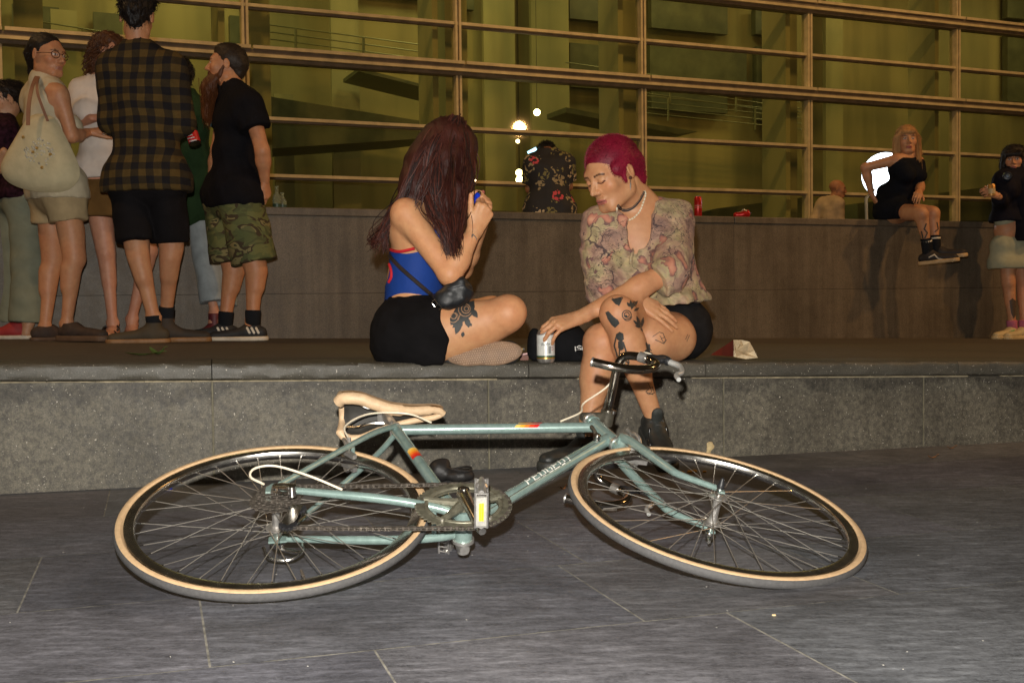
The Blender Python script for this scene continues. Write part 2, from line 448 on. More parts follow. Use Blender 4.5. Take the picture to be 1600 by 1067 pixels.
# pale mortar in the upright joints
for s in sj[1:-1]:
    P = SP0+sd*s; z = plat(*P[:2])-.06; mbj = MB(); mbj.hexa([P-sd*.0028-sn*.05, P+sd*.0028-sn*.05, P+sd*.0028+sn*.0014, P-sd*.0028+sn*.0014]+[q+[0, 0, z] for q in (P-sd*.0022-sn*.05, P+sd*.0030-sn*.05, P+sd*.0030+sn*.0014, P-sd*.0022+sn*.0014)])
    tag(mbj.build('ledge_mortar', M('mortar_joint', (.15, .135, .09), .8, var=.4, vs=40), None, False), kind='structure')
# mortar line under the coping
ml = MB()
for i in range(60):
    s = -3+i*.15
    if rs.rand() < .85:
        P = SP0+sd*s; Q = SP0+sd*(s+.148); z = plat(*P[:2])-.0585; z2 = plat(*Q[:2])-.0585; h_ = .0022+.002*rs.rand()
        ml.hexa([P+sn*-.01+[0, 0, z-h_], Q+sn*-.01+[0, 0, z2-h_], Q+sn*.0032+[0, 0, z2-h_], P+sn*.0032+[0, 0, z-h_], P+sn*-.01+[0, 0, z+h_*.3], Q+sn*-.01+[0, 0, z2+h_*.3], Q+sn*.0032+[0, 0, z2+h_*.3], P+sn*.0032+[0, 0, z+h_*.3]])
tag(ml.build('ledge_mortar', M('mortar_pale', (.30, .25, .16), .8, var=.5, vs=30), None, False), kind='structure')
wd_ = nrm([1, .418, 0]); wn = np.array([wd_[1], -wd_[0], 0]); W0 = np.array([0, 7.715, 0])
mb = MB()
A0, A1 = SP0+sd*-9-sn*.29, SP0+sd*14-sn*.29; B0, B1 = W0+wd_*-11-wn*.5, W0+wd_*16-wn*.5
V = []; Fc = []; k = 24
for i in range(k+1):
    a = A0+(A1-A0)*i/k; b = B0+(B1-B0)*i/k
    for j in range(9):
        p = a+(b-a)*j/8; V.append([p[0], p[1], plat(p[0], p[1])])
for i in range(k):
    for j in range(8): Fc.append([i*9+j, (i+1)*9+j, (i+1)*9+j+1, i*9+j+1])
mb.add(V, Fc); tag(mb.build('terrace', mf, None, True, False), kind='structure')
# --- long plinth wall behind the terrace
pw = wthing('plinth_wall', W0, 'long waist high brown stone plinth wall running behind the terrace', 'wall')
mw = stone('plinth_stone', (.124, .098, .068), stain=1.0, scale=.6, streak=True, rough=.55)
TOP = 1.205
mb = MB()
pj_ = [-11, -8.4, -5.9]+[-3.3+2.55*i for i in range(8)]+[16]
for i in range(len(pj_)-1):
    a, b = W0+wd_*(pj_[i]+.0012), W0+wd_*(pj_[i+1]-.0012)
    for z0, z1, off in ((-.2, .66, 0), (.6622, TOP-.0515, 0)):
        mb.hexa([a+wn*off+[0, 0, z0], b+wn*off+[0, 0, z0], b-wn*1.6+[0, 0, z0], a-wn*1.6+[0, 0, z0], a+wn*off+[0, 0, z1], b+wn*off+[0, 0, z1], b-wn*1.6+[0, 0, z1], a-wn*1.6+[0, 0, z1]])
mb.build('wall_body', mw, pw, False)
mb = MB()
for i in range(len(pj_)-1):
    a, b = W0+wd_*(pj_[i]+.002), W0+wd_*(pj_[i+1]-.002)
    mb.hexa([a+wn*.012+[0, 0, TOP-.05], b+wn*.012+[0, 0, TOP-.05], b-wn*1.62+[0, 0, TOP-.05], a-wn*1.62+[0, 0, TOP-.05], a+wn*.012+[0, 0, TOP], b+wn*.012+[0, 0, TOP], b-wn*1.62+[0, 0, TOP], a-wn*1.62+[0, 0, TOP]])
o = mb.build('wall_cap', mw, pw, False); bv = o.modifiers.new('b', 'BEVEL'); bv.width = .006; bv.segments = 2
mb = MB(); z = .40
P = [W0+wd_*-20-wn*1.5, W0+wd_*30-wn*1.5, W0+wd_*30-wn*30, W0+wd_*-20-wn*30]
mb.add([[p[0], p[1], z] for p in P], [[0, 1, 2, 3]]); tag(mb.build('upper_plaza', mf, None, False, False), kind='structure')
# --- glazed building
fd = wd_; fn = -wn; F0 = np.array([0, 15.8, 0])
def fac(s, d, z): return F0+fd*s+fn*d+np.array([0, 0, z])
def fpx(px, d=0.):
    r = cF+cR*(px-800)/FPX; O = (F0+fn*d)[:2]
    t, s = np.linalg.solve(np.array([[r[0], -fd[0]], [r[1], -fd[1]]]), O); return s
def fpt(px, py, d=0.):     # point of the vertical plane d metres behind the glass, seen at a photo pixel
    r = cF+cR*(px-800)/FPX-cU*(py-533.5)/FPX; O = (F0+fn*d)[:2]
    t, s = np.linalg.solve(np.array([[r[0], -fd[0]], [r[1], -fd[1]]]), O); return s, HC+r[2]*t
bl = wthing('museum_building', F0, 'tall glazed building front with tan metal grid and olive green interior behind the plinth', 'building')
fm = M('facade_metal', (.66, .53, .31), .45, .0, var=.22, vs=6, bump=.1)
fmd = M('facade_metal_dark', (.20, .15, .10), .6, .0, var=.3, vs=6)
ms_ = [fpx(p) for p in (10, 391, 719, 1004, 1261, 1490)]
stp = (ms_[5]-ms_[0])/5; ms_ = [ms_[0]-2*stp, ms_[0]-stp]+ms_+[ms_[5]+stp, ms_[5]+2*stp, ms_[5]+3*stp]
def fbox(mb, s0, s1, d0, d1, z0, z1, m=0):
    return mb.hexa([fac(s0, d0, z0), fac(s1, d0, z0), fac(s1, d1, z0), fac(s0, d1, z0), fac(s0, d0, z1), fac(s1, d0, z1), fac(s1, d1, z1), fac(s0, d1, z1)], m)
ZT = 9.0
for s in ms_:
    mb = MB(); fbox(mb, s-.042, s-.012, -.10, .06, .4, ZT); fbox(mb, s+.012, s+.042, -.10, .06, .4, ZT); fbox(mb, s-.0125, s+.0125, -.06, .05, .4, ZT, 1)
    mb.build('mullion', [fm, fmd], bl, False)
thin = [1.50, 2.235, 2.96, 4.37, 5.85, 7.2]; thick = [3.78, 5.12, 6.5]
for z in thin:
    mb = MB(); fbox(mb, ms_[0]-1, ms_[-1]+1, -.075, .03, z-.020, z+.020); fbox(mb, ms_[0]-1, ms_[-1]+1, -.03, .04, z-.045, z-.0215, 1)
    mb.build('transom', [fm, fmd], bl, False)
for z in thick:
    mb = MB(); rs2 = np.random.RandomState(int(z*10))
    for i in range(len(ms_)-1):
        fbox(mb, ms_[i]+.08, ms_[i+1]+.05, -.20, -.05, z+.02, z+.062)
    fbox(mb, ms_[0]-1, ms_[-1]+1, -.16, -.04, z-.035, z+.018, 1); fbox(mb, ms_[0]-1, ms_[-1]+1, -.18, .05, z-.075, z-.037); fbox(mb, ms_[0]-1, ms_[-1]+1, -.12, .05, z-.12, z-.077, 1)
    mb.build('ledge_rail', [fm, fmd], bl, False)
gl = NT('facade_glass'); gl.t.nodes.remove(gl.b)
tr = gl.n('BsdfTransparent'); tr.inputs[0].default_value = (.88, .90, .80, 1)
gs = gl.n('BsdfGlossy'); gs.inputs['Color'].default_value = (.9, .9, .85, 1); gs.inputs['Roughness'].default_value = .03
fr = gl.n('Fresnel'); fr.inputs[0].default_value = 1.5
gm_ = gl.n('NewGeometry'); mx = gl.n('MixShader'); gl.L(gl.math('MULTIPLY', fr.outputs[0], gl.math('SUBTRACT', 1., gm_.outputs['Backfacing'])), mx.inputs[0]); gl.L(tr.outputs[0], mx.inputs[1]); gl.L(gs.outputs[0], mx.inputs[2])
gl.L(mx.outputs[0], gl.t.nodes['Material Output'].inputs['Surface'])
zs = sorted([.4]+thin+thick+[ZT])
for i in range(len(ms_)-1):
    for j in range(len(zs)-1):
        if zs[j] > 7: continue
        mb = MB(); fbox(mb, ms_[i]+.02, ms_[i+1]-.02, -.006, .006, zs[j]+.02, zs[j+1]-.06)
        mb.build('pane', gl.m, bl, False)
# interior
def wallmat(name, c):
    t = NT(name); v = t.co('Object', (1.1, 1.1, .12)); n = t.noise(1.3, 3, .5, v); n2 = t.noise(.5, 3)
    c = np.array(c); t.base(t.mix(.6, t.ramp(n, [(.38, tuple(c*.75)), (.5, tuple(c)), (.62, tuple(c*1.15))]), t.ramp(n2, [(.3, (.62, .66, .55)), (.7, (1, 1, 1))]), 'MULTIPLY'))
    t.p(Roughness=.7); return t.m
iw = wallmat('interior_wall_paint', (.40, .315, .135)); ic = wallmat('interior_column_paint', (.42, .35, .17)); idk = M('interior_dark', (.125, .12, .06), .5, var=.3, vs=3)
mb = MB(); fbox(mb, -14, 22, 5.0, 5.3, 0, 11); mb.build('interior_wall', iw, bl, False)
mb = MB(); fbox(mb, -14, 22, .1, 5.0, .2, .395); mb.build('interior_floor', M('interior_floor_stone', (.2, .19, .12), .4), bl, False)
for s in ms_:
    mb = MB(); fbox(mb, s+.16, s+.50, .9, 1.25, .4, 11); mb.build('column', ic, bl, False)
    mb = MB(); fbox(mb, s-.30, s-.22, .12, .75, .4, 11); mb.build('fin', ic, bl, False)
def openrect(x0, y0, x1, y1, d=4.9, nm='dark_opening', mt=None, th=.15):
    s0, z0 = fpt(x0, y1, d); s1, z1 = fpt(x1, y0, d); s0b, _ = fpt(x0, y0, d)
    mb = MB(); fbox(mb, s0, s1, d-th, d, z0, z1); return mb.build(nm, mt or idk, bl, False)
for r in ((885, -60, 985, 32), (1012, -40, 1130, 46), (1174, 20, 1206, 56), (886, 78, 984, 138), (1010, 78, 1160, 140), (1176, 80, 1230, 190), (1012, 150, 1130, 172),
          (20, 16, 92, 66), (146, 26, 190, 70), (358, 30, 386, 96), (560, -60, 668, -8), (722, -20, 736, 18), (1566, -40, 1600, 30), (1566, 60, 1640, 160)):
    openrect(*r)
for r in ((756, -40, 800, 330), (830, -60, 884, 330), (1206, 40, 1240, 330), (1286, -60, 1312, 330), (520, -60, 556, 330), (430, 150, 456, 330), (80, 20, 120, 70)):
    openrect(*r, d=4.6, nm='wall_panel', mt=ic, th=.1)
# ramp slabs with their dark undersides, sloping through the hall
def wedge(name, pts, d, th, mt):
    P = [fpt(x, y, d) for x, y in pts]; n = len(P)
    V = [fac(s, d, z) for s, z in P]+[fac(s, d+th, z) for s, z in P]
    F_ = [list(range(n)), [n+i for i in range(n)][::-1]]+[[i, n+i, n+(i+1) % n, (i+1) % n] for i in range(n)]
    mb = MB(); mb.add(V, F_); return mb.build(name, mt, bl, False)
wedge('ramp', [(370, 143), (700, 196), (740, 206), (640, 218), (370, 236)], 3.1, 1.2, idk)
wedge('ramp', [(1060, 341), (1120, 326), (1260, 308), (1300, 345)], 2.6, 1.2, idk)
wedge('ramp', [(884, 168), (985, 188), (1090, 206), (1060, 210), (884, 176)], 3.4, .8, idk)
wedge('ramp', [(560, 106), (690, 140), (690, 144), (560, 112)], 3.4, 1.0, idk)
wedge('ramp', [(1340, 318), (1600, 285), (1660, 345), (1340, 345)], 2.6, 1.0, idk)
rm = M('railing_metal', (.26, .24, .12), .4, .2, var=.1)
def railing(x0, y0, x1, y1, n, gap, posts, d):
    mb = MB()
    for i in range(n):
        a = fpt(x0, y0+gap*i, d); b = fpt(x1, y1+gap*i, d)
        mb.tube([fac(a[0], d, a[1]), fac(b[0], d, b[1])], .010, 6)
    for px in posts:
        t = (px-x0)/(x1-x0); a = fpt(px, y0+(y1-y0)*t, d); b = fpt(px, y0+(y1-y0)*t+gap*n, d)
        mb.tube([fac(a[0], d, a[1]), fac(b[0], d, b[1])], .022, 6)
    mb.build('railing', rm, bl, True)
railing(396, 36, 700, 76, 5, 11, (462, 568, 660), 3.0)
railing(22, 28, 160, 50, 4, 11, (60, 130), 3.0)
railing(884, 98, 1250, 150, 4, 10, (956, 1047, 1150), 3.3)
railing(1010, 150, 1260, 176, 4, 9, (1044, 1180), 3.3)
for s, pw_, cc in ((-9, 52, (.95, .92, .42)), (-4, 66, (.95, .92, .42)), (.5, 64, (.97, .90, .40)), (5, 48, (1, .88, .38)), (9.5, 46, (1, .85, .36)), (14, 46, (1, .83, .36))):
    p = fac(s, 2.6, 7.6); lamp('ceiling_light', 'AREA', p, pw_, cc, 1.5, fac(s, 3.4, 0))
# glowing globes added inside in place of street lamp reflections in the glass
gb = emis('reflection_glow', (1, .78, .38), 16.)
for (x, y, rr, d, lb) in ((811, 198, .085, 2.2, 'large round globe standing in for a street lamp reflected in the glass, brightest of the globes'), (839, 176, .055, 2.2, 'small tilted oval globe standing in for a lamp reflection, topmost of those behind the glass'),
                       (809, 221, .032, 2.2, 'tiny dim oval globe standing in for a lamp reflection just under the large round one'), (811, 270, .055, 2.2, 'round globe standing in for a lamp reflection low in the glass, upper of the touching pair'), (812, 281, .062, 2.2, 'round globe standing in for a lamp reflection low in the glass, lower of the touching pair')):
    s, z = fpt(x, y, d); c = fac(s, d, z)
    L = wthing('reflection_globe', c, lb, 'lamp', 'globes standing in for lamp reflections in the glass')
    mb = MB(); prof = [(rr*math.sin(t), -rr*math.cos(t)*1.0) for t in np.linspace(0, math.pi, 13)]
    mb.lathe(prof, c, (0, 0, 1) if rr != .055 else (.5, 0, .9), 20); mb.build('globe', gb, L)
    mb = MB(); mb.tube([c+[0, 0, rr*.98], c+[0, 0, 5]], .004, 6); mb.lathe([(0, rr*1.12), (.016, rr*1.1), (.02, rr*.96), (0, rr*.95)], c, n=12); mb.build('cord', M('added_cord_black', (.02, .02, .02)), L)  # cord and collar added to hang the stand-in globe
# ================================================================== BICYCLE
BR = np.array([[0.9967584747994139, -0.031493985305230315, -0.07403155952117008], [0.08009689938300688, 0.302094922659924, 0.9499069135507708], [-0.007551796128808304, -0.9527574647265209, 0.3036382449273183]])
BT = np.array([-0.5367905317881437, 2.5247525925051466, 0.12645750806541137])
bk = empty('bicycle', (0, 0, 0), 'pale green road bicycle lying on its side on the paving in front of the ledge', 'bicycle')
bk.matrix_world = Matrix(((*BR[0], BT[0]), (*BR[1], BT[1]), (*BR[2], BT[2]), (0, 0, 0, 1)))
bb = np.array([.42, 0, -.065]); scl = np.array([.2617, 0, .4529]); htp = np.array([.80025, 0, .4529]); fa = np.array([1.01035, 0, 0])
hup = nrm([-math.cos(math.radians(73)), 0, math.sin(math.radians(73))]); fwd = np.array([hup[2], 0, -hup[0]])
hbt = htp-hup*.110
STR = .159
def rodr(axis, a):
    K = np.array([[0, -axis[2], axis[1]], [axis[2], 0, -axis[0]], [-axis[1], axis[0], 0]]); return np.eye(3)+math.sin(a)*K+(1-math.cos(a))*K@K
KS = rodr(hup, STR)
def steer(P): return htp+KS@(np.asarray(P, float)-htp)
def sp(f, u, y=0.): return steer(htp+hup*u+fwd*f+np.array([0, y, 0]))
t = NT('frame_paint'); t.base(t.ramp(t.noise(60, 4), [(.3, (.195, .28, .26)), (.7, (.265, .365, .34))])); t.p(Roughness=.27, Metallic=.35, Coat_Weight=.6, Coat_Roughness=.12); fp = t.m
chrome = M('chrome', (.66, .64, .60), .24, 1., var=.12, vs=50)
alloy = M('alloy', (.58, .56, .53), .36, .85, var=.2, vs=60)
dirty = M('greasy_steel', (.15, .13, .11), .45, .6, var=.5, vs=90, bump=.2, bs=200)
steelk = M('worn_black_alloy', (.12, .11, .085), .42, .55, var=.4, vs=80)
rubber = M('tyre_rubber', (.070, .068, .068), .75, var=.2, vs=140, bump=.2, bs=300)
tan = M('tyre_sidewall', (.55, .37, .205), .65, var=.13, vs=70, bump=.1, bs=200)
blackp = M('black_plastic', (.018, .018, .02), .4, var=.2)
cream = M('cream_housing', (.70, .62, .48), .4, var=.1)
leather = M('cream_leather', (.62, .44, .27), .55, var=.2, vs=35, bump=.25, bs=90)
def lerp_(a, b, t): return np.asarray(a, float)+(np.asarray(b, float)-np.asarray(a, float))*t
# frame
mb = MB()
def tubeb(a, b, r, r2=None, n=16): mb.tube([np.array(a), np.array(b)], [r, r2 or r], n)
tubeb(bb, scl+(scl-bb)/np.linalg.norm(scl-bb)*.012, .0150)
tubeb(scl, htp, .0142)
dt_top = htp-hup*.075
tubeb(bb, dt_top, .0165)
tubeb(hbt, htp+hup*.035, .0185, n=20); tubeb(hbt-hup*.002, hbt+hup*.012, .0205, n=20); tubeb(htp+hup*.024, htp+hup*.036, .0205, n=20)
mb.tube([bb+[0, -.036, 0], bb+[0, .036, 0]], .0205, 20)
for sg in (-1, 1):
    mb.tube(bez([bb+[-.01, sg*.022, 0], (.36, sg*.037, -.055), (.24, sg*.052, -.036), (.022, sg*.0625, -.003)], 6), [.0105]*7+[.0105]*6+list(np.linspace(.0105, .0075, 6)), 12)
    mb.tube(bez([scl+[-.004, sg*.013, -.004], lerp_(scl, (.010, 0, .022), .22)+[0, sg*.034, 0], lerp_(scl, (.010, 0, .022), .6)+[0, sg*.050, 0], (.010, sg*.0625, .022)], 6), list(np.linspace(.0082, .007, 19)), 12)
    V = [(-.018, -.018), (.022, -.014), (.03, .004), (.016, .026), (-.008, .022), (-.02, .004)]
    mb.add([(x, sg*.0655, z) for x, z in V]+[(x, sg*.0605, z) for x, z in V], [list(range(6)), [11-i for i in range(6)]]+[[i, (i+1) % 6, 6+(i+1) % 6, 6+i] for i in range(6)])
mb.tube([scl+[-.105, -.035, -.165], scl+[-.105, .035, -.165]], .006, 10); mb.tube([(.355, -.03, -.055), (.355, .03, -.055)], .006, 8)
frame = mb.build('frame', fp, bk)
# stripes and lettering on the tubes
def band(a, b, r, t0, t1, phi0, phi1, slant, mat, nm, n=8, par=None):
    a = np.asarray(a, float); b = np.asarray(b, float); d = nrm(b-a); L_ = np.linalg.norm(b-a)
    u = nrm(np.cross(d, [0, 0, 1])) if abs(d[2]) < .9 else nrm(np.cross(d, [1, 0, 0]));
    u = nrm(np.array([0, -1., 0])-d*(-d[1])); v = np.cross(d, u)
    V = []; F_ = []
    for j in range(n+1):
        ph = phi0+(phi1-phi0)*j/n
        for tt in (t0, t1):
            V.append(a+d*(tt+slant*(ph))+ (u*math.cos(ph)+v*math.sin(ph))*(r+.0004))
    for j in range(n): F_.append([2*j, 2*j+1, 2*j+3, 2*j+2])
    return meshobj(nm, V, F_, mat, par or frame, True)
cols = [(.72, .45, .10), (.75, .33, .03), (.72, .17, .015), (.62, .045, .008), (.5, .01, .008)]
for i, c in enumerate(cols):
    m_ = M('decal_%d' % i, c, .35, var=0)
    L0 = .325+i*.0125
    band(scl, htp, .0142, L0, L0+.0126, -1.0, .15, -.012, m_, 'stripe_decal'); band(scl, htp, .0142, L0, L0+.0126, .42, 1.1, -.012, m_, 'stripe_decal')
    L1 = .150+i*.010
    band(scl, bb, .0150, L1, L1+.0101, -1.2, 1.2, 0, m_, 'stripe_decal')
dd = nrm(dt_top-bb); du = nrm(np.array([0, -1., 0])+dd*dd[1]); dv = np.cross(du, dd)
dv = dv if dv[2] > 0 else -dv
def onto_dt(u, v):
    ph = (v-.0125)/.0165; return bb+dd*u+(du*math.cos(ph)+dv*math.sin(ph))*.0172
letters('PEUGEOT', onto_dt, .0245, M('decal_white', (.74, .74, .68), .5, var=.15, vs=120), 'lettering', frame, .35, 1.2, .226, 1.25)
# headset
mb = MB()
for u0, u1, r in ((.036, .043, .0185), (.043, .050, .021), (.050, .056, .016)): mb.tube([htp+hup*u0, htp+hup*u1], r, 20)
mb.build('headset', alloy, bk)
mb = MB(); mb.tube([hbt-hup*.012, hbt-hup*.002], .0215, 20); mb.build('headset', alloy, bk)
# wheels
def wheel(c, R3, rear):
    c = np.asarray(c, float)
    def T(r, th, y): return c+R3@np.array([r*math.cos(th), y, r*math.sin(th)])
    def ring(prof, name, mats, parent, mi=None, N=120, closed=True):
        V = []; F_ = []; mm = []; k = len(prof)
        for i in range(N):
            th = 2*math.pi*i/N
            for (r, y) in prof: V.append(T(r, th, y))
        for i in range(N):
            for j in range(k if closed else k-1):
                F_.append([i*k+j, ((i+1) % N)*k+j, ((i+1) % N)*k+(j+1) % k, i*k+(j+1) % k]); mm.append(mi[j] if mi else 0)
        o = meshobj(name, V, F_, mats, parent, True, mm); o.data.set_sharp_from_angle(angle=.6); return o
    rimp = [(.324, -.0105), (.3265, -.0100), (.3265, -.0085), (.318, -.0080), (.318, .0080), (.3265, .0085), (.3265, .0100), (.324, .0105), (.312, .0108), (.306, .0095), (.3035, .005), (.303, 0), (.3035, -.005), (.306, -.0095), (.312, -.0108)]
    wl = ring(rimp, 'wheel', chrome, bk)
    k = 20; tp = []; mi = []
    for j in range(k):
        a = 2*math.pi*j/k; rr = .0125 if math.cos(a) > -.5 else .0110
        tp.append((.3365+rr*math.cos(a), rr*1.0*math.sin(a)))
        am = abs(((a+math.pi/k+math.pi) % (2*math.pi))-math.pi); mi.append(0 if am < 1.05 else 1)
    ring(tp, 'tyre', [rubber, tan], wl, mi)
    hw = .062 if rear else .048; fl = .034; fr_ = .021 if rear else .0185
    mb = MB(); ax = R3@np.array([0, 1., 0])
    pr = [(0, -hw-.006), (.0045, -hw-.006), (.0045, -hw+.006), (.009, -hw+.010), (.0125, -fl-.004), (fr_+.004, -fl-.001), (fr_+.004, -fl+.002), (.012, -fl+.004), (.0095, -.015), (.0095, .015), (.012, fl-.004), (fr_+.004, fl-.002), (fr_+.004, fl+.001), (.0125, fl+.004), (.009, hw-.010), (.0045, hw-.006), (.0045, hw+.006), (0, hw+.006)]
    mb.lathe(pr, c, ax, 24); mb.build('hub', alloy, wl)
    for i in range(36):
        th = 2*math.pi*(i+.5)/36; side = -1 if i % 2 else 1; j = i//2; lead = 1 if (j % 2) else -1
        hth = th+lead*math.radians(62)
        a = T(fr_, hth, side*(fl+.002*lead)); b = T(.305, th, side*.001)
        mb = MB(); mb.tube([a, b], .00105, 6); mb.tube([b, b+(b-a)/np.linalg.norm(b-a)*-.013], .0019, 6, m=1)
        mb.build('spoke', [M('spoke_steel', (.46, .43, .38), .40, .8, var=.2), chrome], wl, True, False)
    mb = MB(); th = math.radians(-72 if rear else 195); a = T(.304, th, 0); b = T(.262, th, 0); mb.tube([a, b], [.0028, .0022], 8); mb.tube([b+(b-a)*.1, a+(b-a)*.55], .0034, 8); mb.build('valve', dirty, wl)
    return wl
rw = wheel((0, 0, 0), np.eye(3), True)
fw = wheel(steer(fa), KS, False)
# cassette
mb = MB()
def cog(mb, c, R3, r, y, n, th=.0022, m=0, inner=None, dep=.004):
    V = []; F_ = []; c = np.asarray(c, float); N = n*4; inner = inner or r*.3
    for yy in (y-th/2, y+th/2):
        for i in range(N):
            a = 2*math.pi*i/N; rr = r if (i % 4) in (0, 1) else r-dep
            V.append(c+R3@np.array([rr*math.cos(a), yy, rr*math.sin(a)]))
        for i in range(N):
            a = 2*math.pi*i/N; V.append(c+R3@np.array([inner*math.cos(a), yy, inner*math.sin(a)]))
    for i in range(N):
        j = (i+1) % N
        F_ += [[i, j, N+j, N+i], [2*N+i, 3*N+i, 3*N+j, 2*N+j], [i, 2*N+i, 2*N+j, j], [N+i, N+j, 3*N+j, 3*N+i]]
    mb.add(V, F_, m)
for i, r in enumerate((.030, .034, .039, .045, .052, .058)): cog(mb, (0, 0, 0), np.eye(3), r, -.056+i*.0045, 14+2*i, inner=.014)
mb.tube([(0, -.058, 0), (0, -.034, 0)], .018, 18)
mb.build('cassette', dirty, bk)
# chainrings
mb = MB(); CR = .1085
cog(mb, bb, np.eye(3), CR, -.049, 52, .003, inner=.088, dep=.005)
cog(mb, bb, np.eye(3), .091, -.042, 42, .003, inner=.078, dep=.004)
cr_ = mb.build('chainring', M('worn_grey_alloy', (.20, .19, .14), .45, .6, var=.4, vs=60), bk, False)
mb = MB()
for i in range(5):
    a = 2*math.pi*i/5+.35
    P = [bb+np.array([r*math.cos(a), -.050, r*math.sin(a)]) for r in (.012, .05, .089)]
    mb.tube(P, [.013, .0085, .008], 8)
    e = bb+np.array([.087*math.cos(a), 0, .087*math.sin(a)]); mb.tube([e+[0, -.0555, 0], e+[0, -.038, 0]], .0052, 10, m=1)
    b2 = 2*math.pi*(i+1)/5+.35
    mb.tube([bb+np.array([.083*math.cos(t_), -.048, .083*math.sin(t_)]) for t_ in np.linspace(a, b2, 8)], .0055, 8)
mb.tube([bb+[0, -.058, 0], bb+[0, -.040, 0]], .019, 20)
mb.build('spider', [M('worn_grey_alloy', (.20, .19, .14)), alloy], cr_)
def crank(ang, y0, sgn):
    d = np.array([math.cos(ang), 0, math.sin(ang)]); e = bb+d*.168
    mb = MB(); mb.tube([bb+[0, y0+sgn*.012, 0]-d*.016, bb+[0, y0+sgn*.012, 0], bb+d*.06+[0, y0+sgn*.014, 0], e+[0, y0+sgn*.018, 0], e+[0, y0+sgn*.018, 0]+d*.012], [.011, .0165, .0115, .0105, .008], 14)
    mb.tube([bb+[0, y0-sgn*.004, 0], bb+[0, y0+sgn*.026, 0]], .0135, 16); mb.tube([bb+[0, y0+sgn*.026, 0], bb+[0, y0+sgn*.029, 0]], .009, 12)
    o = mb.build('crank', chrome if sgn < 0 else alloy, bk)
    y = y0+sgn*.026
    mb = MB(); mb.tube([e+[0, y, 0], e+[0, y+sgn*.012, 0]], .0075, 10); mb.tube([e+[0, y+sgn*.012, 0], e+[0, y+sgn*.092, 0]], [.0125, .010], 14); mb.tube([e+[0, y+sgn*.092, 0], e+[0, y+sgn*.098, 0]], [.0135, .009], 14)
    return o, e, y, mb
A1 = math.atan2(-.171, .031)
c1, e1, y1, mp = crank(A1, -.062, -1)
# pedal cage toward camera: platform in the plane of pedal axis and n1
def pedal(e, y, sgn, mb, tilt, refl):
    a = np.array([math.cos(tilt), 0, math.sin(tilt)]); nn = np.array([-math.sin(tilt), 0, math.cos(tilt)])
    for s_ in (-1, 1):
        for k in range(2):
            z0 = -.012+.024*k
            mb.tube([e+a*s_*.031+nn*z0+[0, y+sgn*.012, 0], e+a*s_*.033+nn*z0+[0, y+sgn*.052, 0], e+a*s_*.031+nn*z0+[0, y+sgn*.092, 0]], .0028, 8)
        for k in range(7):
            yy = y+sgn*(.014+.0125*k); mb.tube([e+a*s_*.0315+nn*-.014+[0, yy, 0], e+a*s_*.0315+nn*.014+[0, yy, 0]], .002, 6)
    for yy in (y+sgn*.014, y+sgn*.092):
        mb.tube([e-a*.031+[0, yy, 0], e+[0, yy, 0], e+a*.031+[0, yy, 0]], [.005, .009, .005], 8)
    o = mb.build('pedal', alloy, bk)
    if refl:
        yc = y+sgn*.052; R3 = np.stack([nn, np.array([0, 1., 0]), a], 1)
        for s_, cc in ((-1, 1), (1, 1)):
            m2 = MB(); m2.box(e+a*s_*.0365+[0, yc, 0], (.021, .064, .007), R3); q = m2.build('reflector_housing', M('clear_plastic', (.34, .33, .30), .25, var=.2, vs=90), o, False)
            m2 = MB(); m2.box(e+a*s_*.0405+[0, yc-.001, 0], (.010, .040, .004), R3)
            t2 = NT('amber_reflector') if 'amber_reflector' not in _mc else None
            if t2:
                ww = t2.n('TexWave'); ww.inputs['Scale'].default_value = 60; t2.L(t2.co('Object'), ww.inputs['Vector'])
                t2.base(t2.ramp(ww.outputs['Fac'], [(.2, (.95, .42, .01)), (.8, (1, .68, .05))])); t2.p(Roughness=.2, Specular_IOR_Level=.8); _mc['amber_reflector'] = t2.m
            m2.build('reflector', _mc['amber_reflector'], o, False)
    return o
pedal(e1, y1, -1, mp, math.radians(-93), True)
c2, e2, y2, mp = crank(A1+math.pi, .045, 1)
pedal(e2, y2, 1, mp, math.radians(70), False)
# chain
def chainpath():
    top = [(.0, .040), (.42, bb[2]+.104)]
    P = []
    for a in np.linspace(1.55, 2.9+1.75, 10): P.append((.037*math.cos(a), .037*math.sin(a)))          # round cog from the top, back
    P += [(.028, -.052), (.05, -.06), (.062, -.075), (.05, -.092), (.035, -.105), (.028, -.135), (.04, -.155), (.062, -.155)]
    P += [(x, -.155+(x-.06)*(-.012/.36)) for x in np.linspace(.12, .40, 10)]
    for a in np.linspace(-1.6, 1.5, 16): P.append((bb[0]+.104*math.cos(a), bb[2]+.104*math.sin(a)))
    P += [(x, .037+(x)*(0.002/.42)) for x in np.linspace(.40, .02, 14)]
    return P
P = chainpath(); pl = []
for i, (x, z) in enumerate(P):
    y = -.047 if x > .2 else -.047-.004*(1-max(0, x)/.2)
    pl.append(np.array([x, y, z]))
mb = MB(); pl.append(pl[0]); seg = []; acc = 0
D = [0]
for i in range(1, len(pl)): D.append(D[-1]+np.linalg.norm(pl[i]-pl[i-1]))
n = int(D[-1]/.0127)
def atd(s):
    i = min(max(np.searchsorted(D, s)-1, 0), len(pl)-2); t_ = (s-D[i])/(D[i+1]-D[i]+1e-9); return pl[i]+(pl[i+1]-pl[i])*t_
for i in range(n):
    a = atd(i*.0127); b = atd((i+1)*.0127); d = nrm(b-a); wv = np.array([0, 1., 0]); q = np.cross(d, wv)
    yy = .0032 if i % 2 else .0022
    for s_ in (-1, 1): mb.box((a+b)/2+wv*s_*yy, (np.linalg.norm(b-a)+.006, .0012, .0075), np.stack([d, wv, q], 1))
    mb.tube([a-wv*.0042, a+wv*.0042], .0028, 6)
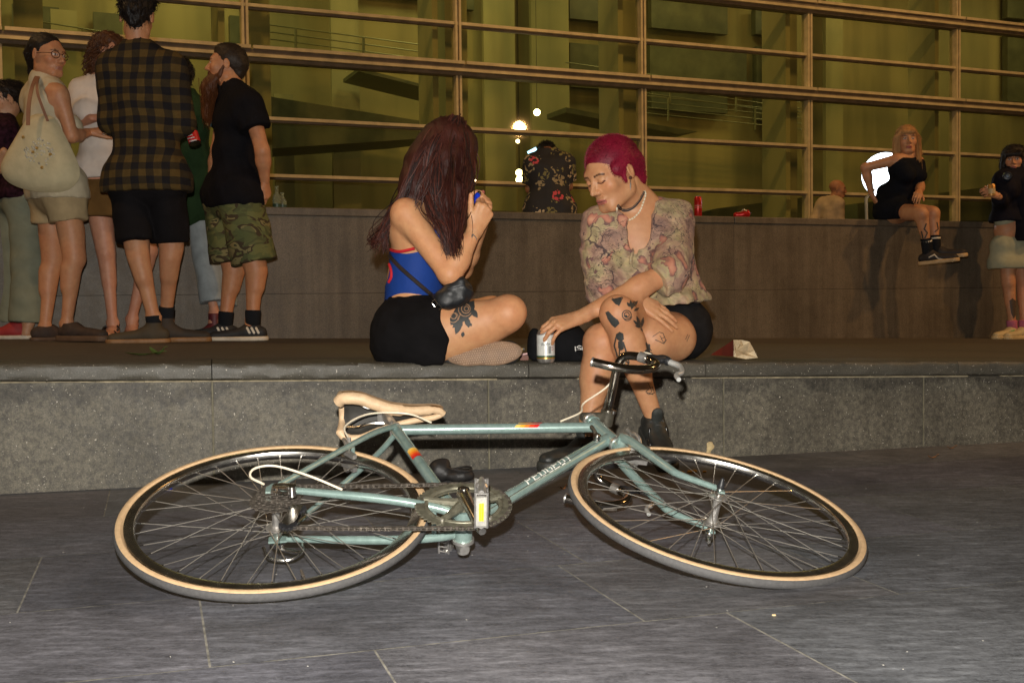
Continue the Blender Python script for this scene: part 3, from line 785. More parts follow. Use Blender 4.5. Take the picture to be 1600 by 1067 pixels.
mb.build('chain', dirty, bk, False)
# rear derailleur
mb = MB()
J0 = np.array([.008, -.074, -.022]); J1 = np.array([.045, -.088, -.055]); J2 = np.array([.058, -.074, -.078]); J3 = np.array([.045, -.066, -.148])
mb.tube([J0+[0, -.010, 0], J0+[0, .010, 0]], .009, 14); mb.tube([J1+[0, -.010, 0], J1+[0, .014, 0]], .010, 14)
for o_ in (-.007, .007):
    mb.tube([J0+[o_*.8, -.008, o_], J1+[o_*.8, -.008, o_]], .0036, 8); mb.tube([J0+[o_*.8, .004, o_], J1+[o_*.8, .004, o_]], .0030, 8)
rd = mb.build('derailleur', chrome, bk)
mb = MB()
for yy in (-.060, -.044):
    V = [J2+[-.012, 0, .01], J2+[.012, 0, .006], J3+[.014, 0, 0], J3+[0, 0, -.014], J3+[-.014, 0, 0]]
    V = [np.array([v_[0], yy, v_[2]]) for v_ in V]; V2 = [v_+[0, .0015, 0] for v_ in V]
    mb.add(V+V2, [list(range(5)), [9-i for i in range(5)]]+[[i, (i+1) % 5, 5+(i+1) % 5, 5+i] for i in range(5)])
mb.build('derailleur_cage', chrome, rd, False)
mb = MB(); cog(mb, (J2[0], 0, J2[2]), np.eye(3), .020, -.052, 11, .006, inner=.004); cog(mb, (J3[0], 0, J3[2]), np.eye(3), .020, -.052, 11, .006, inner=.004); mb.build('jockey_wheel', blackp, rd, False)
mb = MB(); mb.tube(bez([(.15, -.058, .000), (.08, -.083, .018), (.0, -.10, .04), (-.045, -.10, .03), (-.052, -.092, .004), (-.02, -.084, -.018)], 8), .0027, 8); mb.build('cable_housing', cream, rd)
mb = MB(); mb.tube([J0+[0, .006, 0], (0, -.055, 0)], .006, 10); mb.box((.004, -.0695, -.014), (.018, .004, .034)); mb.build('hanger', dirty, rd)
# quick release on the non-drive side, big chrome disc guard behind
mb = MB(); mb.lathe([(0, .085), (.012, .084), (.0155, .078), (.0155, .072), (.006, .070)], (0, 0, 0), (0, 1, 0), 18)
mb.tube(bez([(0, .084, 0), (.02, .090, -.006), (.045, .088, -.02), (.055, .084, -.03)], 6), [.006]*10+[.005]*9, 8); mb.build('axle_nut', chrome, bk)
mb = MB(); mb.tube(bez([(-.03, .074, -.02), (-.012, .082, -.052), (.03, .084, -.06), (.058, .078, -.035), (.055, .07, -.005)], 8), .0042, 8); mb.build('spoke_protector', chrome, bk)
# bottom bracket cup and crank dust cap
mb = MB(); mb.tube([bb+[0, .036, 0], bb+[0, .043, 0]], .0245, 24); mb.build('bearing_cup', alloy, bk)
# seat post, saddle
sdir = nrm(scl-bb); ptop = scl+sdir*.105
mb = MB(); mb.tube([scl+sdir*.008, ptop], .0127, 18); mb.tube([scl+sdir*.005, scl+sdir*.016], .0165, 18); mb.tube([ptop+[0, -.022, 0], ptop+[0, .022, 0]], .011, 14)
mb.tube([scl+[-.012, -.022, .006], scl+[-.012, .022, .006]], .0055, 10); mb.build('seat_post', alloy, bk)
sz = .606
xs = np.linspace(.105, .388, 30)
def halfw(x):
    t_ = (x-.105)/.283
    return np.interp(t_, [0, .04, .12, .22, .36, .5, .7, .9, .97, 1], [.052, .066, .070, .066, .048, .032, .022, .019, .014, .003])
V = []; F_ = []; kk = 15
def saddle_ring(x, off):
    hwx = halfw(x); t_ = (x-.105)/.283; zt = sz+.010*math.sin(t_*3.1)*-1+ (.012 if t_ < .1 else 0)*(1-t_/.1)
    dp = np.interp(t_, [0, .1, .5, 1], [.068, .066, .056, .036]); P = []
    for j in range(kk):
        a = math.pi*(j/(kk-1)); yy = hwx*math.cos(a); zz = math.sin(a)**.5 if 0 < j < kk-1 else 0
        P.append(np.array([x, yy*(1-off), zt-dp+dp*zz*(1-off*.8)]))
    return P
for off in (0, .12):
    for x in xs: V += saddle_ring(x, off)
nx = len(xs); N1 = nx*kk
for l in (0, 1):
    for i in range(nx-1):
        for j in range(kk-1):
            q = [l*N1+i*kk+j, l*N1+(i+1)*kk+j, l*N1+(i+1)*kk+j+1, l*N1+i*kk+j+1]; F_.append(q if l else q[::-1])
for i in range(nx-1):
    for j in (0, kk-1): F_.append([i*kk+j, (i+1)*kk+j, N1+(i+1)*kk+j, N1+i*kk+j])
for i in (0, nx-1):
    for j in range(kk-1): F_.append([i*kk+j, i*kk+j+1, N1+i*kk+j+1, N1+i*kk+j])
mi = [0]*len(F_)
for q in range((nx-1)*(kk-1), 2*(nx-1)*(kk-1)): mi[q] = 1
sad = meshobj('saddle', V, F_, [leather, M('saddle_underside', (.03, .028, .024), .6, var=.4, vs=40)], bk, True, mi)
mb = MB()   # folded leather rim round the underside
for sg in (-1, 1):
    mb.tube([saddle_ring(x, .03)[0 if sg > 0 else -1]+[0, -sg*(.004 if sg > 0 else .010), .001] for x in xs], ([.0120]*5+[.0105]*7+[.0085]*18) if sg > 0 else ([.0170]*8+[.0165]*10+[.0130]*8+[.0100]*4), 14)
mb.tube(bez([saddle_ring(xs[0], .03)[0], saddle_ring(xs[0], 0)[3]+[.004, 0, 0], saddle_ring(xs[0], 0)[7]+[.004, 0, -.004], saddle_ring(xs[0], 0)[11]+[.004, 0, 0], saddle_ring(xs[0], .03)[-1]], 5), .010, 10)
mb.build('saddle_edge', leather, sad)
mb = MB()
for sg in (-1, 1):
    mb.tube(bez([(.125, sg*.045, sz-.030), (.155, sg*.036, sz-.050), (.19, sg*.022, sz-.058), (.27, sg*.021, sz-.056), (.33, sg*.012, sz-.034), (.365, sg*.006, sz-.022)], 6), .0035, 8)
mb.build('saddle_rail', chrome, sad)
mb = MB(); mb.box((ptop[0]-.005, 0, ptop[2]+.002), (.035, .052, .016)); mb.tube([(ptop[0], -.034, ptop[2]+.002), (ptop[0], .034, ptop[2]+.002)], .008, 12); mb.build('saddle_clamp', alloy, sad)
mb = MB(); mb.box((.368, 0, sz-.028), (.022, .012, .008)); mb.build('saddle_tag', cream, sad, False)
# rear brake
mb = MB(); br = np.array([.128, 0, .322])
brk = scl+np.array([-.118, 0, -.140])
for sg in (-1, 1):
    mb.tube(bez([brk+[.0, sg*.006, .015], brk+[-.01, sg*.034, .008], brk+[-.004, sg*.038, -.02], brk+[.003, sg*.026, -.036]], 5), .0055, 10)
    mb.box(brk+np.array([.004, sg*.018, -.040]), (.05, .011, .012), rodr(np.array([0, 1., 0]), .9))
mb.tube([brk+[-.02, 0, 0], brk+[.016, 0, 0]], .0045, 8); mb.tube([brk+[0, -.03, .03], brk+[0, -.006, .022]], .006, 8)
mb.build('rear_brake', alloy, bk)
mb = MB(); mb.tube(bez([brk+[0, -.026, .03], brk+[-.012, -.035, .09], brk+[.045, -.036, .165], (.29, -.026, .50), (.355, -.014, .466)], 8), .0026, 8); mb.build('brake_cable', cream, bk)
# fork
def fk(P): return [steer(p) for p in P]
cw = hbt-hup*.028
mb = MB(); mb.tube(fk([cw+[0, -.028, 0], cw+[0, .028, 0]]), .0135, 14); mb.tube(fk([cw+hup*.016, cw-hup*.004]), .019, 16)
for sg in (-1, 1):
    s0 = cw+np.array([0, sg*.028, .002]); A_ = cw-hup*.05+[0, sg*.037, 0]; B_ = cw-hup*.22+[0, sg*.046, 0]+fwd*.004
    e = fa+[0, sg*.051, .004]; C_ = hbt-hup*.300+[0, sg*.049, 0]+fwd*.012
    pts = bez(fk([s0, A_, B_, C_, e]), 7); mb.tube(pts, list(np.linspace(.0125, .012, 8))+list(np.linspace(.012, .0068, len(pts)-8)), 14)
    mb.box(steer(e+[0, 0, -.006]), (.014, .005, .03), KS)
fork = mb.build('fork', fp, bk)
mb = MB()
mb.lathe([(0, -.082), (.004, -.08), (.0075, -.066), (.0095, -.060), (.0095, -.056)], steer(fa), KS@np.array([0, 1., 0]), 16, 1); mb.lathe([(.006, -.056), (.009, -.056), (.009, .056), (.006, .056)], steer(fa), KS@np.array([0, 1., 0]), 14)
mb.lathe([(.010, .056), (.012, .060), (.010, .072), (0, .073)], steer(fa), KS@np.array([0, 1., 0]), 14); mb.tube(fk([fa+[0, .066, 0], fa+[-.008, .070, -.03]]), [.006, .004], 8)
mb.build('axle', [chrome, blackp], fw)
mb = MB(); fb = cw+fwd*.03
for sg in (-1, 1):
    mb.tube(bez(fk([fb+[0, sg*.006, .0]+hup*.012, fb+[0, sg*.036, 0]+hup*.006, fb+[0, sg*.040, 0]-hup*.024, fb+[0, sg*.026, 0]-hup*.042]), 5), .0055, 10)
    mb.box(steer(fb+[0, sg*.018, 0]-hup*.044), (.05, .011, .013), KS)
mb.tube(fk([fb-fwd*.02, fb+fwd*.012]), .0045, 8); mb.tube(fk([fb+[0, -.034, 0]+hup*.01, fb+[0, -.036, 0]+hup*.035]), .005, 8); mb.build('front_brake', alloy, bk)
# stem and bars
SA, SB, PHI, HW, RC, DR = .072, .064, .703, .189, .110, .169
mb = MB(); mb.tube([sp(0, .045), sp(0, SA-.004)], .0112, 16); mb.tube([sp(-.012, SA), sp(SB-.006, SA)], [.0125, .0145], 16, m=0); mb.tube([sp(SB, SA, -.021), sp(SB, SA, .021)], .0195, 20)
mb.tube([sp(-.0155, SA), sp(-.012, SA)], .010, 12)
mb.build('stem', steelk, bk)
mb = MB(); mb.tube([sp(SB+.004, SA-.022, -.021), sp(SB+.004, SA-.022, -.030)], .008, 12); mb.tube([sp(SB, SA, -.0215), sp(SB, SA, -.0235)], .0125, 16); mb.build('stem_bolt', chrome, bk)
cph, sph = math.cos(PHI), math.sin(PHI)
def bp(x, z, y): return sp(SB+cph*x+sph*z, SA-sph*x+cph*z, y)
pts = []
half = [(0, 0, .03), (0, 0, .09), (.0, 0, .15), (.012, 0, .181), (.045, -.003, .192), (.085, -.012, .194), (RC, -.045, .194), (RC-.008, -.095, .194), (.065, -.140, .194), (.02, -.160, .194), (-.035, -.166, .194)]
full = [bp(x, z, -y) for x, z, y in half[::-1]]+[bp(0, 0, 0)]+[bp(x, z, y) for x, z, y in half]
bs_ = bez(full, 7)
mb = MB(); mb.tube(bs_, .0118, 16); hb_ = mb.build('handlebar', M('bar_chrome', (.42, .38, .33), .12, 1., var=.15, vs=40), bk)
for sg in (-1, 1):
    a = bp(-.035, -.166, sg*.194); d = nrm(bp(-.05, -.167, sg*.194)-bp(-.03, -.166, sg*.194))
    mb = MB(); mb.tube([a, a+d*.004, a+d*.006], [.0130, .0130, .009], 14); mb.build('bar_plug', alloy, hb_)
    # brake hood and lever
    h0 = bp(.078, -.010, sg*.194); h1 = bp(.118, .030, sg*.194); h2 = bp(.135, .022, sg*.190)
    mb = MB(); mb.tube(bez([h0, bp(.10, .008, sg*.194), h1, h2], 4), [.014]*4+[.0125]*4+[.012]*4+[.009], 12); hd = mb.build('brake_hood', blackp, hb_)
    mb = MB(); lv = bez([bp(.128, .026, sg*.192), bp(.165, .006, sg*.192), bp(.180, -.045, sg*.192), bp(.172, -.085, sg*.192), bp(.185, -.118, sg*.192)], 5); mb.tube(lv, [.0085]*6+[.0068]*9+[.0062]*6, 10); mb.build('brake_lever', M('lever_alloy', (.62, .62, .60), .42, .6, var=.1), hb_)
    mb = MB(); a = bp(.055, -.004, sg*.194); b = bp(.075, -.010, sg*.194); mb.tube([a, b], .0145, 14); mb.build('lever_clamp', alloy, hb_)
mb = MB(); mb.tube(bez([bp(.105, .02, -.194), bp(.06, .045, -.194), bp(.015, .045, -.165), bp(-.02, .035, -.08), sp(.0, SA+.028, -.03), sp(-.03, .055, -.02), htp+np.array([-.10, -.016, .006])], 9), .0026, 8); mb.build('brake_cable', cream, hb_)
# down tube shifters
mb = MB(); sc_ = bb+dd*(np.linalg.norm(dt_top-bb)-.062)
sdv = dv
mb.tube([sc_-np.array([0, 1., 0])*.016, sc_-np.array([0, 1., 0])*.030], .0105, 16); mb.tube([sc_-np.array([0, 1., 0])*.030, sc_-np.array([0, 1., 0])*.034], .006, 12)
sh = mb.build('shifter', chrome, bk)
mb = MB(); mb.tube([sc_+[0, -.022, 0], sc_+dd*.02+dv*.022+[0, -.03, 0], sc_+dd*.032+dv*.04+[0, -.032, 0]], [.006, .0045, .0055], 10); mb.build('shift_lever', steelk, sh)
mb = MB(); mb.tube([sc_+[0, -.018, -.012], bb+dd*.03+[0, -.010, -.022]], .0009, 5); mb.tube([sc_+[0, .0, -.026], bb+dd*.03+[0, .006, -.024]], .0009, 5); mb.build('shift_cable', dirty, bk)
# ================================================================== BODY TOOLS
def skinmat(name, rough=.48):
    if name in _mc: return _mc[name]
    t = NT(name); a = t.n('Attribute', attribute_name='Col'); n = t.noise(38, 5, .6); n2 = t.noise(300, 2)
    n3 = t.noise(9, 4, .6)
    c = t.mix(.8, a.outputs['Color'], t.ramp(n, [(.3, (.86, .76, .72)), (.7, (1.04, 1.03, 1.0))]), 'MULTIPLY')
    c = t.mix(.7, c, t.ramp(n3, [(.35, (1.0, .88, .85)), (.65, (1.02, 1.04, 1.04))]), 'MULTIPLY')
    fk = t.noise(170, 2, .5); c = t.mix(t.ramp(fk, [(.70, (0, 0, 0)), (.76, (.4, .4, .4))]), c, (.30, .13, .07))
    t.base(c); t.p(Roughness=rough, Specular_IOR_Level=.42, Subsurface_Weight=.12, Subsurface_Radius=(.012, .005, .003), Subsurface_Scale=.5)
    t.bump(t.math('ADD', n2, t.math('MULTIPLY', n, .6)), .22, .0015); _mc[name] = t.m; return t.m
SKIN = skinmat('skin', .52)
def cloth(name, c, rough=.85, var=.18, vs=14, wv=420, **kw):
    if name in _mc: return _mc[name]
    t = NT(name); n = t.noise(vs, 5); d = tuple(x*(1-var) for x in c); l = tuple(min(1, x*(1+var)) for x in c)
    t.base(t.ramp(n, [(.3, d), (.7, l)])); t.p(Roughness=rough, Specular_IOR_Level=.12)
    t.bump(t.math('ADD', t.math('MULTIPLY', t.noise(wv, 2), .25), t.noise(16, 4, .6, None, .8)), .45, .006); t.p(**kw)
    _mc[name] = t.m; return t.m
def hairmat(name, c, c2):
    if name in _mc: return _mc[name]
    t = NT(name); n = t.noise(7, 4); s = t.noise(1.0, 3, .5, t.co('Object', (170, 170, 9)))
    t.base(t.mix(s, t.ramp(n, [(.3, c), (.75, c2)]), tuple(x*.45 for x in c), 'MIX'))
    t.p(Roughness=.55, Specular_IOR_Level=.35); t.bump(s, .6, .004); _mc[name] = t.m; return t.m
def frame3(f, u):
    f = nrm(f); u = nrm(np.asarray(u, float)-f*(np.asarray(u, float)@f)); return np.stack([np.cross(f, u), f, u], 1)
class Head:
    def __init__(s, c, f, u=(0, 0, 1), sc=1.):
        s.c = np.asarray(c, float); s.R = frame3(f, u); s.s = sc
    def P(s, x, y, z): return s.c+s.s*(s.R@np.array([x, y, z]))
    def e(s, x, y, z, rx, ry, rz, k=.02, op='+', tilt=None):
        R = s.R if tilt is None else s.R@tilt
        return ell(s.P(x, y, z), np.array([rx, ry, rz])*s.s, R, k*s.s, op)
    def cp(s, a, b, ra, rb=None, k=.01, op='+'): return cap(s.P(*a), s.P(*b), ra*s.s, (rb or ra)*s.s, k*s.s, op=op)
    def prims(s, neck=None, closed=False, mouth=0.):
        L = [s.e(0, -.018, .038, .074, .092, .080, 0), s.e(0, .028, -.012, .061, .066, .085, .03), s.e(0, .032, -.070, .041, .050, .034, .03),
             s.cp((-.018, .070, -.094), (.018, .070, -.094), .0155, None, .02), s.cp((-.034, .074, .024), (.034, .074, .024), .0135, None, .02),
             s.cp((-.042, -.005, -.065), (-.02, .06, -.09), 0.020, .016, .02), s.cp((.042, -.005, -.065), (.02, .06, -.09), .022, .018, .02),
             s.cp((0, .088, .012), (0, .112, -.029), .0066, .0092, .012), s.cp((-.012, .097, -.033), (.012, .097, -.033), .0085, None, .008)]
        for g in (-1, 1):
            L += [s.e(g*.040, .060, -.022, .021, .020, .020, .02), s.e(g*.031, .096, .001, .0155, .014, .0100, .012, '-'), s.e(g*.030, .0765, .001, .0145, .0135, .0125, .003)]
            if closed: L += [s.e(g*.030, .0785, .003, .0152, .0135, .0115, .002)]
            tl = rodr(np.array([0, 0, 1.]), g*-.35)@rodr(np.array([1., 0, 0]), -.15)
            L += [s.e(g*.0765, -.012, -.002, .0075, .0185, .031, .004, '+', tl), s.e(g*.085, -.006, -.002, .004, .009, .017, .004, '-', tl)]
        L += [s.cp((-.017, .089, -.060), (.017, .089, -.060), .0058, None, .008), s.cp((-.008, .0945, -.0585), (.008, .0945, -.0585), .0048, None, .005),
              s.cp((-.014, .088, -.0705), (.014, .088, -.0705), .0068, None, .006), s.cp((-.021, .0975, -.0650), (.021, .0975, -.0650), .0016, None, .003, '-')]
        if neck is not None: L.append(cap(s.P(0, -.022, -.05), neck, .050*s.s, .053*s.s, .03))
        return L
    def paint(s, V, C, lip=(.42, .12, .10), brow=(.10, .05, .028), eye=(.05, .03, .015), closed=False, hairline=None):
        q = ((V-s.c)@s.R)/s.s; x, y, z = np.abs(q[:, 0]), q[:, 1], q[:, 2]
        fr = y > .055
        zb = .0225+.004*np.sin(np.clip((x-.012)/.038, 0, 1)*3.0)-.002
        m = fr & (x > .013) & (x < .050) & (np.abs(z-zb) < .0030); C[m] = brow
        ex = (x-.030)/.0138; ez = (z-.001)/.0060
        if closed:
            m = fr & (np.abs(ex) < 1.1) & (np.abs(z-(-.0055+.004*ex**2)) < .0021); C[m] = (.04, .02, .015)
        else:
            m = fr & (ex**2+ez**2 < 1) & (y > .07); C[m] = (.55, .5, .46)
            m2 = m & ((x-.030)**2+(z-.001)**2 < .0056**2); C[m2] = eye
            m = fr & (ex**2+ez**2 >= 1) & (ex**2+ez**2 < 1.5) & (z > 0.000) & (y > .068); C[m] = (.06, .03, .02)
        lx = x/.0225; m = fr & (y > .078) & (lx < 1) & (z > -.077+.004*lx) & (z < -.0555-.006*lx**2); C[m] = lip
        m = fr & (y > .09) & (lx < 1) & (np.abs(z+.0652) < .0013); C[m] = np.array(lip)*.35
        ch = np.exp(-(((x-.042)/.022)**2+((z+.022)/.022)**2))*fr; C += ch[:, None]*np.array([.05, -.01, -.01])
        return C
def hand(w, d, n, side, s=1., curl=(.5, .55, .6, .7), c2=1.0, thumb=(.55, .75, -.35), tcurl=.3, spread=.06, k=.0028):
    """wrist, finger direction, back-of-hand normal, side = +1/-1 thumb side along cross(d, n)"""
    w = np.asarray(w, float); d = nrm(d); n = nrm(np.asarray(n, float)-d*(np.asarray(n, float)@d)); t = np.cross(d, n)*side
    L = []; kn = []
    offs = (.027, .0085, -.0095, -.026); fw = (.088, .092, .087, .078)
    for i in range(4):
        b = w+d*fw[i]*s+t*offs[i]*s-n*(.004 if i in (0, 3) else 0)*s; kn.append(b)
        L.append(cap(w+t*offs[i]*.55*s+d*.006, b, .0150*s, .0118*s, .010))
    L.append(cap(w+d*.03*s-n*.004, w+d*.07*s-n*.004, .022*s, .020*s, .01, sq=(n, .55)))
    seg = ((.043, .026, .021), (.047, .029, .022), (.043, .027, .021), (.034, .021, .018)); rr = (.0093, .0097, .0092, .0080)
    for i in range(4):
        a = curl[i]; p = kn[i]; dd_ = nrm(d+t*(1.3-i)*spread); 
        for j in range(3):
            q = p+(dd_*math.cos(a)-n*math.sin(a))*seg[i][j]*s
            L.append(cap(p, q, rr[i]*s*(1-.10*j), rr[i]*s*(1-.10*(j+1)), k if j else .006)); p = q; a += c2*curl[i]*(1 if j == 0 else .7)+.05
    tb = w+d*.022*s+t*.020*s-n*.008*s; td = nrm(t*thumb[0]+d*thumb[1]+n*thumb[2])
    tv = nrm(d-t*.55-n*.25)
    p = tb
    for j, (l, r0, r1) in enumerate(((.040, .0150, .0118), (.032, .0112, .0100), (.026, .0098, .0078))):
        q = p+td*l*s; L.append(cap(p, q, r0*s, r1*s, .008 if j == 0 else k)); p = q; td = nrm(td+tv*tcurl*(j+.6))
    L.append(cap(w-d*.03*s, w+d*.012*s, .0235*s, .0215*s, .012, sq=(n, .78)))
    return L
def lerp(a, b, t): return np.asarray(a)+(np.asarray(b)-np.asarray(a))*t
def leg_prims(hip, kn, an, g=1., k=.03, th=(.083, .053), off=0., back=None):
    cf = lerp(kn, an, .28); L = [cap(hip, kn, th[0]*g+off, th[1]*g+off, k), cap(kn, an, .048*g+off, .029*g+off, k)]
    b = np.asarray(back if back is not None else (0, .02, 0), float)
    L.append(cap(lerp(kn, an, .16)+b*1.0, lerp(kn, an, .42)+b*.9, .046*g+off, .036*g+off, .03))
    if not off: L += [ell(kn-b*1.35, (.030*g, .030*g, .036*g), None, .02), cap(lerp(hip, kn, .55)-b*.4, lerp(hip, kn, .88)-b*.3, .060*g, .050*g, .03), ell(an-np.array([.026*g, 0, 0]), (.014, .014, .016), None, .015), ell(an+np.array([.026*g, 0, 0]), (.014, .014, .016), None, .015)]
    return L
def arm_prims(sh, el, wr, g=1., off=0., k=.02):
    return [cap(sh, el, .046*g+off, .036*g+off, k), cap(el, lerp(el, wr, .35), .037*g+off, .037*g+off, k), cap(lerp(el, wr, .3), wr, .037*g+off, .0235*g+off, k)]
def torso_prims(J, fw, g=1., off=0., fem=False):
    fw = nrm(fw); pel, che = J['pel'], J['che']; w_ = .118 if not fem else .10
    hl, hr = J['hipL'], J['hipR']; sl, sr = J['shL'], J['shR']; nk = J['nek']
    L = [cap(lerp(hl, hr, .02), lerp(hl, hr, .98), .098*g+off, None, .05, sq=(fw, .98)), cap(lerp(pel, che, -.05), lerp(pel, che, .45), .125*g+off, w_*g+off, .06, sq=(fw, .80)),
         cap(lerp(pel, che, .4), che, w_*g+off, .135*g+off, .06, sq=(fw, .78)), cap(lerp(sl, sr, .18)-[0, 0, .05], lerp(sl, sr, .82)-[0, 0, .05], .092*g+off, None, .05, sq=(fw, .9)),
         cap(lerp(sl, sr, .03)-[0, 0, .008], lerp(sl, sr, .97)-[0, 0, .008], .045*g+off, None, .05), cap(lerp(sl, nk, .35)-[0, 0, .01], nk, .045*g+off, .045*g+off, .05), cap(lerp(sr, nk, .35)-[0, 0, .01], nk, .045*g+off, .045*g+off, .05)]
    if fem:
        xd = nrm(sl-sr)
        for sg in (-1, 1): L.append(ell(che+fw*.085+xd*sg*.068-[0, 0, .02], (.058*g+off, .05*g+off, .055*g+off), None, .04))
    return L
def shoe(name, an, f, mats, parent, L=.27, wd=.046, sole_t=.028, top=.10, up=(0, 0, 1), low=None, h=.005, label=None):
    """ankle point, toe direction; sole bottom at distance top below the ankle along up"""
    up = nrm(up); f = nrm(np.asarray(f, float)-up*(np.asarray(f, float)@up)); an = np.asarray(an, float); b = an-up*top
    heel = b-f*.045; toe = b+f*(L-.085)
    x = np.cross(f, up)
    U = [cap(heel+up*(sole_t+.022), b+f*.03+up*(sole_t+.030), .034, .040, .02), cap(b+f*.03+up*(sole_t+.022), toe+up*(sole_t+.004), .040, .034, .03, sq=(up, .8)), cap(b+up*(sole_t+.02), an+up*.002, .040, .037, .02, flat=True),
         ell(an+up*.012, (.030, .030, .02), None, .006, '-'), halfspace(b+up*(sole_t-.004), -up)]
    o = sdfobj(name, U, h, mats[0], parent, colf=None)
    S = [cap(heel+up*sole_t*.5, b+f*.06+up*sole_t*.5, wd*.86, wd, .01, sq=(up, 1)), cap(b+f*.06+up*sole_t*.5, toe+up*sole_t*.5, wd, wd*.9, .01), halfspace(b+up*sole_t, up), halfspace(b, -up)]
    sdfobj('sole', S, h, mats[1], o); 
    if label: o['label'] = label
    return o
def skincol(tone, H=None, red=(), **kw):
    def f(V):
        C = np.tile(np.array(tone, float), (len(V), 1))
        for p, r, a in red:
            w_ = np.exp(-((V-np.asarray(p))**2).sum(1)/r**2)*a; C = C*(1-w_[:, None])+np.array([tone[0]*1.02, tone[1]*.68, tone[2]*.62])*w_[:, None]
        if H is not None: C = H.paint(V, C, **kw)
        return np.clip(C, 0, 1)
    return f
def J2(d):   # dict name -> (px, py, Y) or 3D array
    return {k: (at(*v) if len(v) == 3 and v[2] > 1.5 and v[0] > -900 and not isinstance(v, np.ndarray) else np.asarray(v, float)) for k, v in d.items()}
def add_world(bm, o):
    n0 = len(bm.verts); bm.from_mesh(o.data); bm.verts.ensure_lookup_table(); q = o.parent
    while q is not None and not q.get('worldbase'): q = q.parent
    if q is not None:
        b = Vector(q['worldbase'])
        for v in bm.verts[n0:]: v.co += b
# thin marks lying on a surface seen from the photograph side (tattoos, prints)
def decal(name, shapes, targets, mat, parent, step=.5, off=.0012, minY=None):
    bm = bmesh.new()
    for o in targets: add_world(bm, o)
    tree = BVHTree.FromBMesh(bm); bm.free()
    V = []; F_ = []; ids = {}
    C = Vector(CAM)
    def vert(i, j):
        if (i, j) in ids: return ids[(i, j)]
        x, y = i*step, j*step; r = cF+cR*(x-800)/FPX-cU*(y-533.5)/FPX
        hit = tree.ray_cast(C, Vector(r).normalized())
        if hit[0] is None: ids[(i, j)] = None; return None
        nn = hit[1] if hit[1].dot(Vector(r)) < 0 else -hit[1]
        ids[(i, j)] = len(V); V.append(hit[0]+nn*off-Vector(r).normalized()*off*.6); return ids[(i, j)]
    done = set()
    for sh in shapes:
        kind = sh[0]; P = np.array(sh[1], float); wd = sh[2] if len(sh) > 2 else 1.
        lo = P.min(0)-wd-1; hi = P.max(0)+wd+1
        I = np.arange(int(lo[0]/step), int(hi[0]/step)+1); Jn = np.arange(int(lo[1]/step), int(hi[1]/step)+1)
        gx, gy = np.meshgrid((I+.5)*step, (Jn+.5)*step, indexing='ij')
        if kind == 'poly':
            ins = np.zeros(gx.shape, bool); n = len(P)
            for a in range(n):
                x0, y0 = P[a]; x1, y1 = P[(a+1) % n]
                cnd = ((y0 > gy) != (y1 > gy)) & (gx < (x1-x0)*(gy-y0)/(y1-y0+1e-9)+x0); ins ^= cnd
        else:
            ins = np.zeros(gx.shape, bool)
            for a in range(len(P)-1):
                d = P[a+1]-P[a]; t_ = np.clip(((gx-P[a, 0])*d[0]+(gy-P[a, 1])*d[1])/(d@d+1e-9), 0, 1)
                ins |= np.hypot(gx-P[a, 0]-t_*d[0], gy-P[a, 1]-t_*d[1]) < wd/2
        for a, b in np.argwhere(ins):
            i, j = int(I[a]), int(Jn[b])
            if (i, j) in done: continue
            done.add((i, j)); q = [vert(i, j), vert(i, j+1), vert(i+1, j+1), vert(i+1, j)]
            if None in q: continue
            if max((Vector(V[q[0]])-Vector(V[k_])).length for k_ in q[1:]) > .03: continue
            F_.append(q)
    if not F_: return None
    return meshobj(name, [tuple(v) for v in V], F_, mat, parent, True)
def fuzz(hair, H, mat, n=1500, l=.03, r=.0012, seed=1, down=.8, lift=.25, zmin=-.3):
    rs_ = np.random.RandomState(seed); me = hair.data; q = hair
    while not q.get('worldbase'): q = q.parent
    b0 = np.array(q['worldbase']); G = []
    for i in rs_.choice(len(me.vertices), min(n, len(me.vertices)), replace=False):
        v = me.vertices[int(i)]; p = np.array(v.co)+b0; nn = np.array(v.normal); lc = ((p-H.c)@H.R)/H.s
        if lc[2] < zmin: continue
        g = H.R@np.array([0, -.55 if lc[2] > .02 else -.15, -down]); tg = g-nn*(g@nn)
        if lc[1] > .03 and lc[2] > .04: tg = H.R@np.array([np.sign(lc[0])*.6, .1, -.5]); tg = tg-nn*(tg@nn)
        d = nrm(nrm(tg)+nn*lift+rs_.randn(3)*.22); d2 = nrm(d-nn*lift*1.3+rs_.randn(3)*.15)
        G.append([p-nn*.002, p+d*l*.5, p+d*l*.5+d2*l*.5])
    return strands('hair_strands', G, mat, hair, r, 3, .3)
# hair strands as tapered ribs
def strands(name, guides, mat, parent, r=.0022, n=4, taper=.3):
    mb = MB()
    for g in guides:
        k = len(g); mb.tube(g, [r*(1-(1-taper)*(i/(k-1))**2) for i in range(k)], n, cap=False)
    return mb.build(name, mat, parent, True, False)
# ================================================================== PEOPLE
INK = M('tattoo_ink', (.035, .036, .034), .6, var=.3, vs=150)
INKL = M('tattoo_ink_line', (.075, .05, .035), .6, var=.3, vs=150)
TONE = (.60, .325, .165)
def fold_fn(f, amp, seed=1, stretch=(1, 1, 1)): return lambda P: wav(P, f, seed, amp, 6, stretch)
